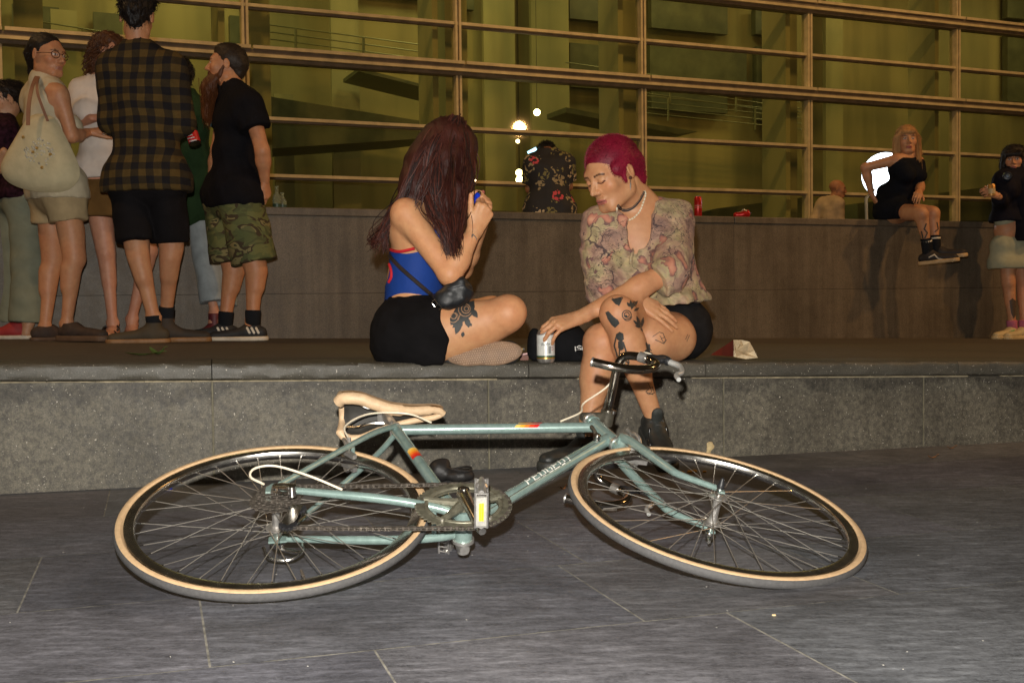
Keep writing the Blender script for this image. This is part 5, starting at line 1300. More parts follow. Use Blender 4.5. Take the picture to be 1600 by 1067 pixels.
# chunky black trainers
blk = M('black_trainer', (.020, .023, .022), .5, var=.5, vs=30, bump=.5, bs=35); blks = M('black_trainer_sole', (.03, .032, .028), .6, var=.4, vs=30)
def trainer(an, f, up, low):
    o = shoe('shoe', an, f, (blk, blks), p2, L=.28, wd=.047, sole_t=.036, top=low, up=up, h=.0045)
    f_ = nrm(f); up_ = nrm(np.asarray(up, float)); f_ = nrm(f_-up_*(f_@up_)); x_ = np.cross(f_, up_); an = np.asarray(an, float)
    mb = MB()
    for i in range(5):
        c_ = an+f_*(.030+.021*i)+up_*(.006-.0155*i); w_ = .026-.001*i
        mb.tube(bez([c_-x_*w_-up_*.008, c_+f_*.002+up_*.003, c_+x_*w_+f_*.008-up_*.008], 4), .0028, 6); mb.tube(bez([c_+x_*w_-up_*.008, c_+f_*.004+up_*.004, c_-x_*w_+f_*.008-up_*.008], 4), .0028, 6)
    mb.build('lace', M('black_lace', (.045, .045, .045), .7), o)
    sdfobj('tongue', [cap(an+f_*.030-up_*.02, an+f_*.040+up_*.034, .020, .022, .01, sq=(f_, .45)), cap(an-f_*.030-up_*.02, an-f_*.036+up_*.026, .022, .020, .01, sq=(f_, .5))], .004, M('black_shoe_fabric', (.03, .033, .03), .7, var=.4, vs=40), o)
    sdfobj('overlay', [cap(an-up_*.062-f_*.03+x_*s_*.034, an-up_*.060+f_*.10+x_*s_*.036, .010, .010, .01) for s_ in (-1, 1)]+[cap(an-up_*.055+f_*.15-x_*.02, an-up_*.055+f_*.15+x_*.02, .014, .014, .02)]+[cap(an-up_*.055+f_*(.02+.03*k)+x_*s_*.036, an-up_*.018+f_*(.0+.028*k)+x_*s_*.030, .006, .006, .006) for s_ in (-1, 1) for k in range(3)], .004, M('black_gloss_overlay', (.012, .013, .013), .3, var=.3), o)
    return o
trainer(K['anR']+[.004, -.002, -.006], (.16, -1, -.42), (.03, -.40, 1), .105)
trainer(np.array([K['anL'][0], K['anL'][1], .105]), (-.75, -.65, 0), (0, 0, 1), .105)
# tattoos of the crossed legs
T2 = []
T2 += [('poly', [(955, 468), (972, 464), (968, 477), (962, 476)]), ('line', [(957, 466), (967, 478), (973, 465)], 1.2)]
T2 += [('line', ringp(979, 492, 7, 16), 1.5), ('line', ringp(979, 492, 4, 12), 1.4), ('line', ringp(980, 492, 9, 10, .8, 20, 160), 1.2), ('poly', ringp(978, 494, 2.2, 8))]
T2 += [leaf(986, 484, -70, 15, 5), leaf(988, 480, -50, 13, 5), leaf(986, 482, -95, 13, 4.5), leaf(990, 486, -30, 10, 4), leaf(984, 480, -120, 9, 4)]
T2 += [('poly', [(946, 488), (951, 486), (958, 494), (966, 500), (968, 505), (961, 512), (956, 508), (950, 499)])]
T2 += [leaf(1001, 512, -135, 17, 4.5), leaf(1001, 512, -110, 20, 5), leaf(1002, 512, -80, 17, 4.5), leaf(1001, 512, -160, 10, 3.5), leaf(1001, 511, 70, 8, 3)]
T2 += [('poly', [(963, 522), (968, 518), (974, 521), (975, 530), (970, 534), (964, 530)]), ('line', [(964, 522), (960, 540), (965, 556)], 2.2), ('poly', [(966, 533), (973, 532), (975, 545), (970, 548), (966, 543)]), ('line', [(974, 535), (978, 548), (975, 560), (981, 566)], 2.6), ('line', [(968, 546), (968, 562), (976, 568)], 2.2), ('line', ringp(973, 556, 4.5), 1.6), ('line', [(962, 545), (966, 565), (972, 575)], 1.6), ('line', [(980, 552), (983, 566), (979, 574)], 1.6)]
T2 += [('poly', [(1008, 536), (1016, 538), (1016, 552), (1004, 552), (1010, 545)]), ('line', [(1004, 552), (1012, 549), (1019, 552)], 2.), ('line', [(1009, 535), (1018, 548)], 1.2)]
decal('tattoo', T2, [bd2], INK, p2)
T3 = [('line', [(1020, 526), (1030, 519), (1036, 521), (1038, 527), (1034, 529), (1031, 525)], 1.0), ('line', [(1038, 526), (1040, 532), (1036, 536), (1024, 531)], 1.0), ('line', [(1033, 529), (1036, 534)], 1.), ('line', [(1025, 531), (1037, 537), (1041, 531)], 1.), ('line', [(1077, 524), (1073, 533)], .8), ('line', [(1074, 523), (1071, 530)], .8),
      ('line', [(1012, 598), (1016, 606), (1018, 612), (1012, 615), (1009, 612), (1014, 607)], 1.1), ('line', [(1019, 604), (1022, 614), (1013, 616)], 1.1), ('line', [(1010, 613), (1020, 616)], 1.3)]
decal('tattoo', T3, [bd2], INKL, p2)

# ------------------------------------------------------------ things on the ledge
def onplat(px, py):
    r = cF+cR*(px-800)/FPX-cU*(py-533.5)/FPX; z = .37
    for _ in range(6): p = CAM+r*((z-HC)/r[2]); z = plat(p[0], p[1])
    return np.array([p[0], p[1], z])
can = wthing('drink_can', canP, 'white drink can with a green and gold base under the reaching hand', 'can')
cp_ = M('can_white_print', (.66, .66, .62), .32, .1, var=.12, vs=60)
mb = MB(); mb.lathe([(.0, .003), (.024, .002), (.0265, .0), (.0325, .010), (.033, .014)], canP); mb.lathe([(.033, .014), (.0331, .020)], canP, m=1); mb.lathe([(.0331, .020), (.0331, .026)], canP, m=2); mb.lathe([(.0331, .026), (.0331, .1)], canP, m=3); mb.lathe([(.0331, .1), (.0325, .103), (.0275, .114), (.0262, .116), (.0255, .113), (0, .112)], canP)
mb.M = mb.M; mb.build('can_body', [alloy, M('can_gold', (.55, .33, .08), .3, .7), M('can_green', (.02, .08, .045), .35), cp_], can)
def oncan(u, v):
    a = -1.57+u/.0331-.62; return canP+np.array([math.cos(a)*.0334, math.sin(a)*.0334, v+.062])
letters('guer', oncan, .0115, M('can_letter_dark', (.05, .06, .07), .4), 'lettering', can, .25, 1.0)
def oncan2(u, v):
    a = -1.57+u/.0331+.62; return canP+np.array([math.cos(a)*.0334, math.sin(a)*.0334, v+.045])
letters('S', oncan2, .014, M('can_letter_red', (.30, .03, .02), .4), 'lettering', can, 0, 1.0)
V = []; F_ = []
for k in range(9):
    for a0, w_ in ((.25, .3),):
        for (z0, z1) in ((.034, .060),):
            n = len(V); u0 = a0+k*.034
            for aa, zz in ((u0, z0), (u0+.016+.006*(k % 3), z0), (u0+.016+.006*(k % 3), z1), (u0, z1)): V.append(canP+np.array([math.cos(-1.57+aa)*.0334, math.sin(-1.57+aa)*.0334, zz]))
            F_.append([n, n+1, n+2, n+3])
meshobj('bar_lines', V, F_, M('can_letter_dark', (.05, .06, .07)), can, False)
cb = onplat(895, 565)+[0, .035, 0]; cb[2] = plat(cb[0], cb[1])
capo = wthing('baseball_cap', cb, 'black cap with white lettering lying on the ledge behind the can', 'cap')
cc = at(884, 534, 4.20)
cm = cloth('black_cotton', (.007, .007, .008), .85, .2)
sdfobj('crown', [ell(cc+[0, .02, -.005], (.082, .09, .078), rodr(np.array([0, 1., 0]), -.1), .02), cap(cc+[.0, .0, -.06], cc+[.06, .0, -.05], .03, .04, .04), halfspace([0, 0, cb[2]+.001], (0, 0, -1))], .005, cm, capo, fold=fold_fn(9, .005, 3))
sdfobj('brim', [cap(at(912, 548, 4.17), at(928, 560, 4.12), .045, .035, .02, sq=(nrm([.3, -.3, 1]), .2)), halfspace([0, 0, cb[2]], (0, 0, -1))], .004, cm, capo)
sdfobj('cap_back', [ell(at(836, 538, 4.18), (.028, .05, .060), None, .02), cap(at(836, 553, 4.17), at(850, 556, 4.2), .022, .022, .02), halfspace([0, 0, cb[2]], (0, 0, -1))], .005, cm, capo, fold=fold_fn(14, .003, 3))
crown = [o for o in capo.children if o.name.startswith('crown')]
wlt = M('cap_white_print', (.72, .70, .66), .6)
def glyph(ch, x, y, w_, h_, ang=0):
    out = []; g = FONT[ch].split(); ca, sa = math.cos(ang), math.sin(ang); cx, cy = w_/5, h_/7
    for r_, row in enumerate(g):
        for q_, b in enumerate(row):
            if b == '1':
                P_ = [(q_*cx, r_*cy), ((q_+1.05)*cx, r_*cy), ((q_+1.05)*cx, (r_+1.05)*cy), (q_*cx, (r_+1.05)*cy)]
                out.append(('poly', [(x+ca*a-sa*b_, y+sa*a+ca*b_) for a, b_ in P_]))
    return out
S = []
for i, (ch, x, y) in enumerate((('I', 895, 541.5), ('S', 901, 540), ('O', 909, 540.5), ('D', 917, 543))): S += glyph(ch, x, y, 6.6, 7.6, -.1+i*.12)
S.append(('poly', ringp(916, 538, 2.7, 8)))
decal('lettering', S, [o for o in capo.children], wlt, capo, .4, .0025)
bx = onplat(819, 563)+[0, .01, 0]
lb = wthing('cigarette_box', bx, 'small brown flip box with a red lid between the shoe and the can', 'box')
mb = MB(); mb.box(bx+[0, 0, .010], (.032, .03, .018)); mb.build('box_body', M('brown_card', (.15, .05, .03), .6), lb, False)
mb = MB(); mb.box(bx+[.004, .0, .024], (.03, .028, .006), rodr(np.array([0, 1., 0]), -.15)); mb.build('box_lid', M('red_card', (.30, .03, .025), .35), lb, False)
yb = onplat(815, 556)+[0, .03, 0]
yl = wthing('lighter', yb, 'tiny yellow lighter lying just left of the can', 'lighter')
mb = MB(); mb.tube([yb+[-.016, 0, .022], yb+[.004, 0, .026]], .006, 10); mb.tube([yb+[.004, 0, .026], yb+[.012, 0, .027]], .0045, 8, m=1); mb.build('lighter_body', [M('yellow_plastic', (.6, .38, .03), .3), alloy], yl)
# paper cone
k0 = onplat(1146, 563)
kn_ = wthing('paper_cone', k0, 'crumpled red and cream paper food cone lying open on the ledge', 'paper cone')
tip = onplat(1110, 556)+[0, 0, .004]; op = [at(1143, 530, k0[1]+.02), at(1172, 535, k0[1]+.03), at(1184, 559, k0[1]-.01), at(1146, 553, k0[1]-.04)]
r0 = at(1146, 531, k0[1]+.02); r1 = at(1146, 557, k0[1]-.035)
mb = MB(); mb.add([tip, r0, r1, lerp(r0, r1, .5)+[.0, -.008, 0], tip+[.004, .04, 0], op[1]+[-.01, .04, -.03]], [[0, 3, 1], [0, 2, 3], [0, 1, 5], [0, 5, 2], ], 0); mb.build('cone_outside', M('red_card', (.30, .02, .03), .35), kn_, False, False)
c_ = at(1152, 547, k0[1]+.0)
mb = MB(); rim = [r0, at(1158, 531, k0[1]+.02), at(1171, 534, k0[1]+.02), at(1179, 548, k0[1]), at(1184, 559, k0[1]-.01), at(1165, 561, k0[1]-.02), at(1150, 558, k0[1]-.035), r1]
V = rim+[lerp(p, c_, .45)+np.array([0, .012*(-1)**i, .002]) for i, p in enumerate(rim)]+[c_+[0, .02, 0]]
F_ = [[i, (i+1) % 8, 8+(i+1) % 8, 8+i] for i in range(8)]+[[8+i, 8+(i+1) % 8, 16] for i in range(8)]
mb.add(V, F_); o = mb.build('cone_inside', M('cream_paper', (.58, .46, .29), .75, var=.25, vs=30, bump=.5, bs=60), kn_, False, False)
ts = wthing('tissue_scrap', onplat(596, 563), 'tiny white tissue scrap on the ledge at the hem of the black skirt', 'tissue')
q = onplat(596, 564); sdfobj('paper_lump', [ell(q+[0, 0, .006], (.008, .006, .005)), ell(q+[.006, 0, .009], (.004, .004, .005), None, .003), ell(q+[-.004, 0, .010], (.003, .004, .004), None, .003)], .0018, M('white_paper', (.7, .66, .6)), ts)
# ================================================================== PEOPLE STANDING AND BEHIND
HM = hairmat('dark_brown_hair', (.012, .008, .006), (.03, .018, .012))
def hairhull(nm, H, prims, mat, par, f=30, amp=.006, h=.006, seed=1, rel=1, fz=1100, fl=.03, fr=.0016):
    o = sdfobj(nm, prims, h, mat, par, fold=lambda P: wav(P, f, seed, amp, 5), rel=rel)
    if fz: fuzz(o, H, mat, fz, fl, fr, seed)
    return o
def base_hair(H, lift=0., long_=0.):
    L = [H.e(0, -.021, .041+lift, .079, .0955, .084, 0), H.cp((0, -.07, .005), (0, -.066, -.032-long_), .052, .042, .03), H.e(0, .115, -.034, .072, .058, .088, .015, '-'), H.e(.080, .052, -.040, .030, .045, .062, .010, '-'), H.e(-.080, .052, -.040, .030, .045, .062, .010, '-'), H.e(.084, -.002, -.022, .020, .022, .034, .004, '-'), H.e(-.084, -.002, -.022, .020, .022, .034, .004, '-')]
    return L
def feet_z(p): return np.array([p[0], p[1], plat(p[0], p[1])])
def standing(label, base, K, H, tone, g=1., gl=1., fem=False, fw=(0, 1, 0), hands=(), h=.009, reds=(), noarm=(), hk=.0045, **pk):
    t = wthing('person', feet_z(base), label, 'person')
    b = torso_prims(K, fw, g, fem=fem)
    for s in 'LR':
        if 'el'+s in K and s not in noarm: b += arm_prims(K['sh'+s], K['el'+s], K['wr'+s], g)
        b += leg_prims(K['hip'+s], K['kn'+s], K['an'+s], gl, back=-nrm(fw)*.02)
        b += [cap(K['an'+s]-[0, 0, .0], K['an'+s]-[0, 0, .055]+nrm(fw)*.01, .031*gl, .036*gl, .02)]
    b.append(cap(K['nek'], H.P(0, -.02, -.05), .052*g, .052*g, .03))
    ex = [(H.prims(K['nek']), hk)]+[(hp_, .004) for hp_ in hands]
    o = sdfobj('body', b, h, SKIN, t, colf=skincol(tone, H, reds, **pk), extra=tuple(ex))
    return t, o
def tee(t, K, fw, mat, g=1., off=.016, sleeve=.55, hem=None, fem=False, fold=.009, neck=.06, seed=2, h=.008, nm='shirt', hemtilt=0., low=.02, sl_off=None, hipx=.012, sleeveless=False, ndrop=.02):
    fw = nrm(fw); L = torso_prims(K, fw, g, off, fem)
    if sleeveless: L = L[:3]+L[5:]+[cap(lerp(K['shL'], K['shR'], .22)-[0, 0, .05], lerp(K['shL'], K['shR'], .78)-[0, 0, .05], .086*g+off, None, .04, sq=(fw, .9))]
    L.append(cap(lerp(K['hipL'], K['hipR'], .1)+[0, 0, .04], lerp(K['hipL'], K['hipR'], .9)+[0, 0, .04], .098*g+off+hipx, None, .06, sq=(fw, .95)))
    if hem: L.append(cap(lerp(K['hipL'], K['hipR'], .1)+[0, 0, hem], lerp(K['hipL'], K['hipR'], .9)+[0, 0, hem], .10*g+off+hipx, None, .06, sq=(fw, .98)))
    for s in 'LR':
        if sleeve and 'el'+s in K:
            e = lerp(K['sh'+s], K['el'+s], min(sleeve, 1)); L.append(cap(K['sh'+s], e, .048*g+off, (.050*g+(sl_off or off)) if sleeve < 1 else .040*g+off, .04, flat=sleeve < 1))
            if sleeve > 1: e2 = lerp(K['el'+s], K['wr'+s], sleeve-1); L.append(cap(K['el'+s], e2, .042*g+off, .034*g+off, .03, flat=True))
    L.append(cap(K['nek']-[0, 0, ndrop], K['nek']+[0, 0, .12], neck, neck+.01, .01, op='-'))
    z = min(K['hipL'][2], K['hipR'][2])+(hem or 0)-low; L.append(halfspace([K['pel'][0], K['pel'][1], z], (hemtilt, 0, -1)))
    return sdfobj(nm, L, h, mat, t, fold=lambda P: wav(P, 6, seed, fold, 6)+wav(P, 15, seed+1, fold*.3, 4), rel=2)
def shorts(t, K, fw, mat, g=1., frac=.9, off=.03, top=.10, flare=.02, nm='shorts', h=.008, seed=5, waist=.0, k=.03):
    fw = nrm(fw); L = [cap(lerp(K['hipL'], K['hipR'], .05), lerp(K['hipL'], K['hipR'], .95), .104*g+max(off, .022)*.8, None, .05, sq=(fw, 1.)), cap(K['pel'], K['pel']+[0, 0, top], .125*g+off*.5, .120*g+off*.3, .05, sq=(fw, .85)), halfspace(K['pel']+[0, 0, top*.8], (0, 0, 1))]
    for s in 'LR':
        if frac <= 1: L.append(cap(K['hip'+s], lerp(K['hip'+s], K['kn'+s], frac), .086*g+off, .062*g+off+flare, k, flat=True))
        else:
            L.append(cap(K['hip'+s], K['kn'+s], .086*g+off, .062*g+off, .03)); L.append(cap(K['kn'+s], lerp(K['kn'+s], K['an'+s], frac-1), .062*g+off, .050*g+off+flare, .03, flat=True))
    return sdfobj(nm, L, h, mat, t, fold=fold_fn(8, .007, seed, (1, 1, .6)), rel=2)
def KK(**d): return J2(d)
# ---- woman with tote bag
Y = 6.05; TN = (.50, .25, .13)
K = KK(pel=(88, 292, Y), che=(72, 190, Y+.02), nek=(68, 128, Y+.02), shR=(93, 146, Y-.10), shL=(48, 148, Y+.17), elR=(112, 213, Y-.06), wrR=(139, 207, Y+.10), elL=(52, 215, Y+.28), wrL=(90, 235, Y+.38),
       hipR=(102, 305, Y-.03), hipL=(78, 304, Y+.10), knR=(116, 405, Y-.04), anR=(104, 506, Y-.02), knL=(82, 410, Y+.14), anL=(70, 512, Y+.10))
H = Head(at(74, 88, Y), (.93, -.42, -.08), (0, 0, 1), 1.0); fw = (.9, .35, 0)
hd = hand(K['wrR'], (.9, .5, .3), (-.1, -.5, .9), 1, .95, (.4, .5, .6, .7))
p3, b3 = standing('woman in glasses and a sleeveless cream top, standing with a tote bag', K['anR'], K, H, TN, .95, .98, True, fw, (hd,), lip=(.36, .16, .11))
crm = cloth('cream_top_fabric', (.50, .43, .30), .85, .12)
tee(p3, K, fw, crm, .95, .018, 0, .0, True, nm='top', low=.02, neck=.05, sleeveless=True, hipx=.028)
shorts(p3, K, fw, cloth('beige_shorts_fabric', (.36, .27, .15), .85, .15), .96, .42, .022, .0)
hh = base_hair(H); hh += [H.e(0, -.11, .01, .045, .035, .05, .03), H.cp((0, -.10, -.01), (.0, -.115, -.085), .032, .018, .02)]
hairhull('hair', H, hh, HM, p3, 40, .0025, fz=500, fl=.014, fr=.0010)
mb = MB()
for s in (-1, 1):
    mb.tube([H.P(s*.033+.024*math.cos(a), .099-abs(s*.033+.024*math.cos(a))*.18, .0+.018*math.sin(a)) for a in np.linspace(0, 6.28, 20)], .0022, 6)
    mb.tube([H.P(s*.058, .090, .004), H.P(s*.074, .04, .004), H.P(s*.078, -.01, .0)], .0020, 6)
mb.tube([H.P(-.010, .099, .006), H.P(.010, .099, .006)], .002, 6); mb.build('glasses', M('tortoise_plastic', (.06, .02, .012), .25), p3)
clog = M('brown_felt_clog', (.045, .026, .018), .8, var=.4, vs=30, bump=.5, bs=120); clogs = M('brown_sole', (.10, .055, .03), .7)
shoe('shoe', K['anR']+[.03, -.02, 0], (1, -.45, 0), (clog, clogs), p3, L=.30, wd=.055, sole_t=.03, top=K['anR'][2]+.0-plat(*K['anR'][:2])-.002, label='dark brown clog seen from the side')
shoe('shoe', K['anL'], (.5, .6, 0), (clog, clogs), p3, L=.25, wd=.045, sole_t=.02, top=K['anL'][2]-plat(*K['anL'][:2]))
# tote
tb = wthing('tote_bag', at(62, 290, 5.88), 'big cream canvas tote bag with shiny beads and brown strap hanging on the shoulder', 'bag')
tm = cloth('tote_canvas', (.50, .43, .27), .85, .12)
c = at(62, 242, 5.90)
P_ = lambda x, y, Y=5.88: at(x, y, Y)
def pillow(name, outline, th, mat, par, n=7, fold=.0):
    B = bez([np.asarray(p) for p in outline]+[np.asarray(outline[0])], 6)[:-1]; c = np.mean(B, 0); m = len(B); V = []; F_ = []
    nn = np.array([0, -1., 0])
    for sd_ in (1, -1):
        for i in range(n):
            r_ = 1-i/n
            for p in B: V.append(c+(p-c)*r_+nn*sd_*th*(1-r_**2.4)**.5+nn*fold*wav(np.array([p*r_]), 3, 5)[0]*(1-r_))
        V.append(c+nn*sd_*th)
    o_ = n*m+1
    for s_ in range(2):
        for i in range(n-1):
            for j in range(m): q = [s_*o_+i*m+j, s_*o_+i*m+(j+1) % m, s_*o_+(i+1)*m+(j+1) % m, s_*o_+(i+1)*m+j]; F_.append(q if s_ else q[::-1])
        for j in range(m): q = [s_*o_+(n-1)*m+j, s_*o_+(n-1)*m+(j+1) % m, s_*o_+n*m]; F_.append(q if s_ else q[::-1])
    mb = MB(); mb.add(V, F_); return mb.build(name, mat, par)
pillow('bag_body', [P_(x, y) for x, y in ((42, 184), (60, 178), (84, 184), (98, 205), (113, 235), (124, 262), (122, 282), (104, 298), (70, 301), (38, 296), (12, 284), (1, 266), (6, 246), (22, 218))], .075, tm, tb, 9, .0)
mb = MB()
def strap(pts, w_, th=.003):
    Bz = bez(pts, 6); V = []; n = len(Bz)
    for i, p in enumerate(Bz):
        V += [p+np.array([-w_/2, 0, 0]), p+np.array([w_/2, 0, 0]), p+np.array([w_/2, -th, 0]), p+np.array([-w_/2, -th, 0])]
    F_ = [[3, 2, 1, 0], [4*(n-1)+i for i in range(4)]]
    for i in range(n-1):
        for j in range(4): F_.append([4*i+j, 4*i+(j+1) % 4, 4*i+4+(j+1) % 4, 4*i+4+j])
    mb.add(V, F_)
strap([P_(44, 196, 5.78), P_(45, 165, 5.80), P_(50, 138, 5.86), P_(58, 119, 6.0), P_(62, 125, 6.15)], .020); strap([P_(75, 190, 5.84), P_(60, 150, 5.83), P_(58, 130, 5.88), P_(62, 118, 6.02)], .014)
mb.build('strap', M('brown_strap', (.24, .11, .06), .6), tb, False)
mb = MB(); g2 = MB(); bt = [o for o in tb.children if o.name.startswith('bag_body')]
for x, y in ((37, 215), (52, 238), (66, 262), (79, 242), (58, 232)):
    for q in surf_line([(x, y), (x+.4, y+.4)], bt, .004, 1)[:1]: mb.lathe([(0, -.008), (.009, 0), (0, .008)], q, (0, -1, 0), 8)
rs = np.random.RandomState(4)
for i in range(70):
    a = rs.rand()*6.28; r_ = rs.rand()**.5; x, y = 62+24*r_*math.cos(a), 236+(20 if math.sin(a) < 0 else 30)*r_*math.sin(a)*(1-abs(math.cos(a))*.4)
    for q in surf_line([(x, y), (x+.4, y+.4)], bt, .003, 1)[:1]: g2.lathe([(0, -.004), (.006, 0), (0, .004)], q, (0, -1, 0), 6)
mb.build('gold_bead', M('gold_beads', (.65, .42, .14), .3, .8), tb); g2.build('bead', M('pale_beads', (.45, .42, .33), .5, var=.5, vs=40), tb)
# ---- man in checked shirt
Y = 5.9; TN2 = (.46, .24, .13)
K = KK(pel=(232, 275, Y), che=(226, 165, Y), nek=(216, 78, Y), shL=(176, 106, Y), shR=(268, 106, Y), elL=(176, 190, Y+.02), wrL=(196, 178, Y+.26), elR=(284, 192, Y+.02), wrR=(280, 180, Y+.24),
       hipL=(204, 290, Y), hipR=(256, 290, Y), knL=(214, 388, Y-.04), anL=(240, 496, Y-.02), knR=(268, 388, Y+.05), anR=(260, 488, Y+.16))
H = Head(at(214, 28, Y), (-.12, 1, -.10), (0, 0, 1), 1.04); fw = (0, 1, 0)
hd = hand(at(298, 182, Y+.16), (.1, -.4, -1), (1, -.2, 0), 1, .95, (.9, .95, 1., 1.05))
p4, b4 = standing('tall man in a dark checked shirt and black shorts, back to the camera', K['anL'], K, H, TN2, 1.10, 1.08, False, fw, (hd,))
def plaid():
    t = NT('checked_flannel'); sx = t.n('SeparateXYZ'); t.L(t.co('Object'), sx.inputs[0])
    def band_(o, f, w_): return t.math('LESS_THAN', t.math('FRACT', t.math('MULTIPLY', o, f)), w_)
    a = band_(sx.outputs[0], 13., .5); b = band_(t.math('ADD', sx.outputs[2], t.math('MULTIPLY', t.noise(2.5, 2), .06)), 13., .5); a = band_(t.math('ADD', sx.outputs[0], t.math('MULTIPLY', t.noise(2.2, 2, .5, t.co('Object', (1, 1.3, 1.2))), .10)), 13., .5)
    s = t.math('MULTIPLY', t.math('ADD', a, b), .5)
    c = t.ramp(s, [(0, (.088, .055, .016)), (.3, (.034, .024, .012)), (.75, (.011, .010, .012))], 'CONSTANT')
    c = t.mix(.5, c, t.ramp(t.noise(30, 4), [(.3, (.6, .6, .6)), (.7, (1.1, 1.1, 1.1))]), 'MULTIPLY')
    t.base(c); t.p(Roughness=.9, Specular_IOR_Level=.2); t.bump(t.noise(9, 4, .6, None, 1.), .5, .015); return t.m
pm = plaid()
tee(p4, K, fw, pm, 1.10, .024, 1.55, -.015, False, .008, neck=.06, h=.008, low=.02)
mb = MB(); kn = K['nek']+[0, 0, .012]; mb.lathe([(.070, -.03), (.073, .0), (.066, .032), (.062, .03), (.068, 0), (.066, -.03)], kn, (0, .15, 1), 24); mb.build('collar', pm, p4)
bs = cloth('black_shorts_fabric', (.007, .006, .007), .85, .2)
shorts(p4, K, fw, bs, 1.08, .90, .012, .10, .022, k=.008)
hh = base_hair(H)+[H.e(.0, -.03, .075, .078, .09, .055, .02), H.e(.05, .03, .085, .04, .05, .03, .02), H.e(-.04, .0, .095, .05, .05, .03, .02)]
hairhull('hair', H, hh, hairmat('black_hair', (.006, .004, .004), (.014, .010, .010)), p4, 24, .010, .006)
ol = M('olive_suede', (.055, .040, .022), .8, var=.3); gum = M('gum_sole', (.24, .12, .045), .6)
shoe('shoe', K['anL'], (-1, -.22, 0), (ol, gum), p4, L=.285, wd=.047, sole_t=.024, top=K['anL'][2]-plat(*K['anL'][:2]))
shoe('shoe', K['anR'], (1, .12, 0), (M('dark_brown_suede', (.035, .025, .018), .8), gum), p4, L=.28, wd=.045, sole_t=.026, top=K['anR'][2]-plat(*K['anR'][:2]))
sock = cloth('black_sock', (.012, .013, .016), .9)
def sockp(t, an, kn, r=.04, l=.07, mt=None): sdfobj('sock', [cap(an-[0, 0, .02], lerp(an, kn, l/np.linalg.norm(kn-an)), r, r+.002, .01, flat=True)], .005, mt or sock, t)
sockp(p4, K['anR'], K['knR'], .040, .035); sockp(p4, K['anL'], K['knL'], .039, .01)
bo = wthing('bottle', at(301, 222, 6.02), 'dark bottle with a red label held beside the checked shirt', 'bottle')
a = at(305, 225, 6.02); b = at(291, 180, 6.06); d = nrm(b-a); L_ = np.linalg.norm(b-a)
mb = MB(); mb.lathe([(0, 0), (.026, .0), (.031, .006), (.031, L_*.60), (.026, L_*.70), (.014, L_*.85), (.012, L_*1.0), (.013, L_*1.02), (0, L_*1.02)], a, d, 18); mb.build('bottle_glass', M('dark_glass', (.015, .010, .008), .15), bo)
mb = MB(); mb.lathe([(.0316, L_*.03), (.0316, L_*.38)], a, d, 18); lab_ = mb.build('label', M('red_label', (.50, .015, .015), .4), bo)
mb = MB(); mb.lathe([(.0316, L_*.40), (.0316, L_*.60)], a, d, 18); mb.build('neck_label', M('black_label', (.02, .02, .02), .4), bo)
S = []
for x, y in ((290, 197), (294, 196), (298, 198), (290, 203), (294, 204), (298, 204)): S.append(('poly', [(x, y), (x+3, y+.3), (x+3.2, y+3.6), (x+.3, y+3.8)]))
for x, y, w_ in ((292, 213, 8), (294, 217, 9), (297, 221, 9)): S.append(('line', [(x, y), (x+w_, y-2)], 1.6))
decal('lettering', S, list(bo.children), M('label_white', (.5, .45, .42), .6, var=.2), bo, .5, .002)
# ---- curly woman in white tee
Y = 6.38; TN3 = (.50, .26, .17)
K = KK(pel=(162, 262, Y), che=(158, 172, Y), nek=(160, 122, Y), shL=(188, 142, Y), shR=(126, 142, Y), elR=(122, 190, Y-.02), wrR=(152, 184, Y-.18), elL=(196, 190, Y), wrL=(185, 185, Y-.2),
       hipL=(180, 280, Y), hipR=(148, 280, Y), knR=(166, 395, Y), anR=(176, 504, Y), knL=(232, 392, Y+.04), anL=(206, 498, Y+.06))
H = Head(at(170, 88, Y), (.45, -.85, -.1), (0, 0, 1), .98); fw = (.2, -1, 0)
p5, b5 = standing('woman with curly reddish hair and white tee half hidden by the checked shirt', K['anR'], K, H, TN3, .88, .92, True, fw, (hand(K['wrR'], (1, .2, .1), (0, -.6, .8), 1, .9),), noarm=('L',))
tee(p5, K, fw, cloth('white_tee_fabric', (.58, .52, .47), .85, .1), .88, .018, .50, .03, True, low=.03, nm='tee_shirt')
sdfobj('skirt', [cap(at(148, 232, Y), at(182, 232, Y), .088, None, .05), cap(at(150, 300, Y), at(178, 300, Y), .115, None, .06), cap(at(148, 335, Y), at(176, 335, Y), .120, None, .05), halfspace(at(160, 340, Y), (0, 0, -1)), halfspace(at(160, 240, Y), (0, 0, 1))], .008, cloth('brown_skirt_fabric', (.13, .070, .022), .9, .15), p5, fold=fold_fn(4, .006, 3, (1, 1, .2)), rel=2)
cu = hairmat('curly_auburn_hair', (.055, .020, .008), (.16, .055, .018))
hh = base_hair(H)+[H.e(0, -.03, .04, .10, .11, .10, .02), H.e(.07, -.02, -.05, .04, .06, .09, .03), H.e(-.075, -.02, -.05, .04, .06, .09, .03), H.e(0, .135, -.03, .062, .06, .085, .01, '-')]
hr5 = hairhull('hair', H, hh, cu, p5, 22, .018)
G = []; rs = np.random.RandomState(2)
for i in range(360):
    d = nrm(rs.randn(3)+[0, 0, .2]); q = H.P(0, -.02, .0)+d*np.array([.105, .105, .12])
    loc = ((q-H.c)@H.R)
    if loc[1] > .07 and loc[2] < .07: continue
    ph = rs.rand()*6.28; G.append([q+np.array([math.sin(ph+j*1.1)*.010, math.cos(ph+j*1.1)*.010, -.010*j])+d*(.004*j) for j in range(9)])
strands('curls', G, cu, hr5, .0032, 4, .5)
mb = MB(); an = K['anR']; fz = plat(an[0], an[1])
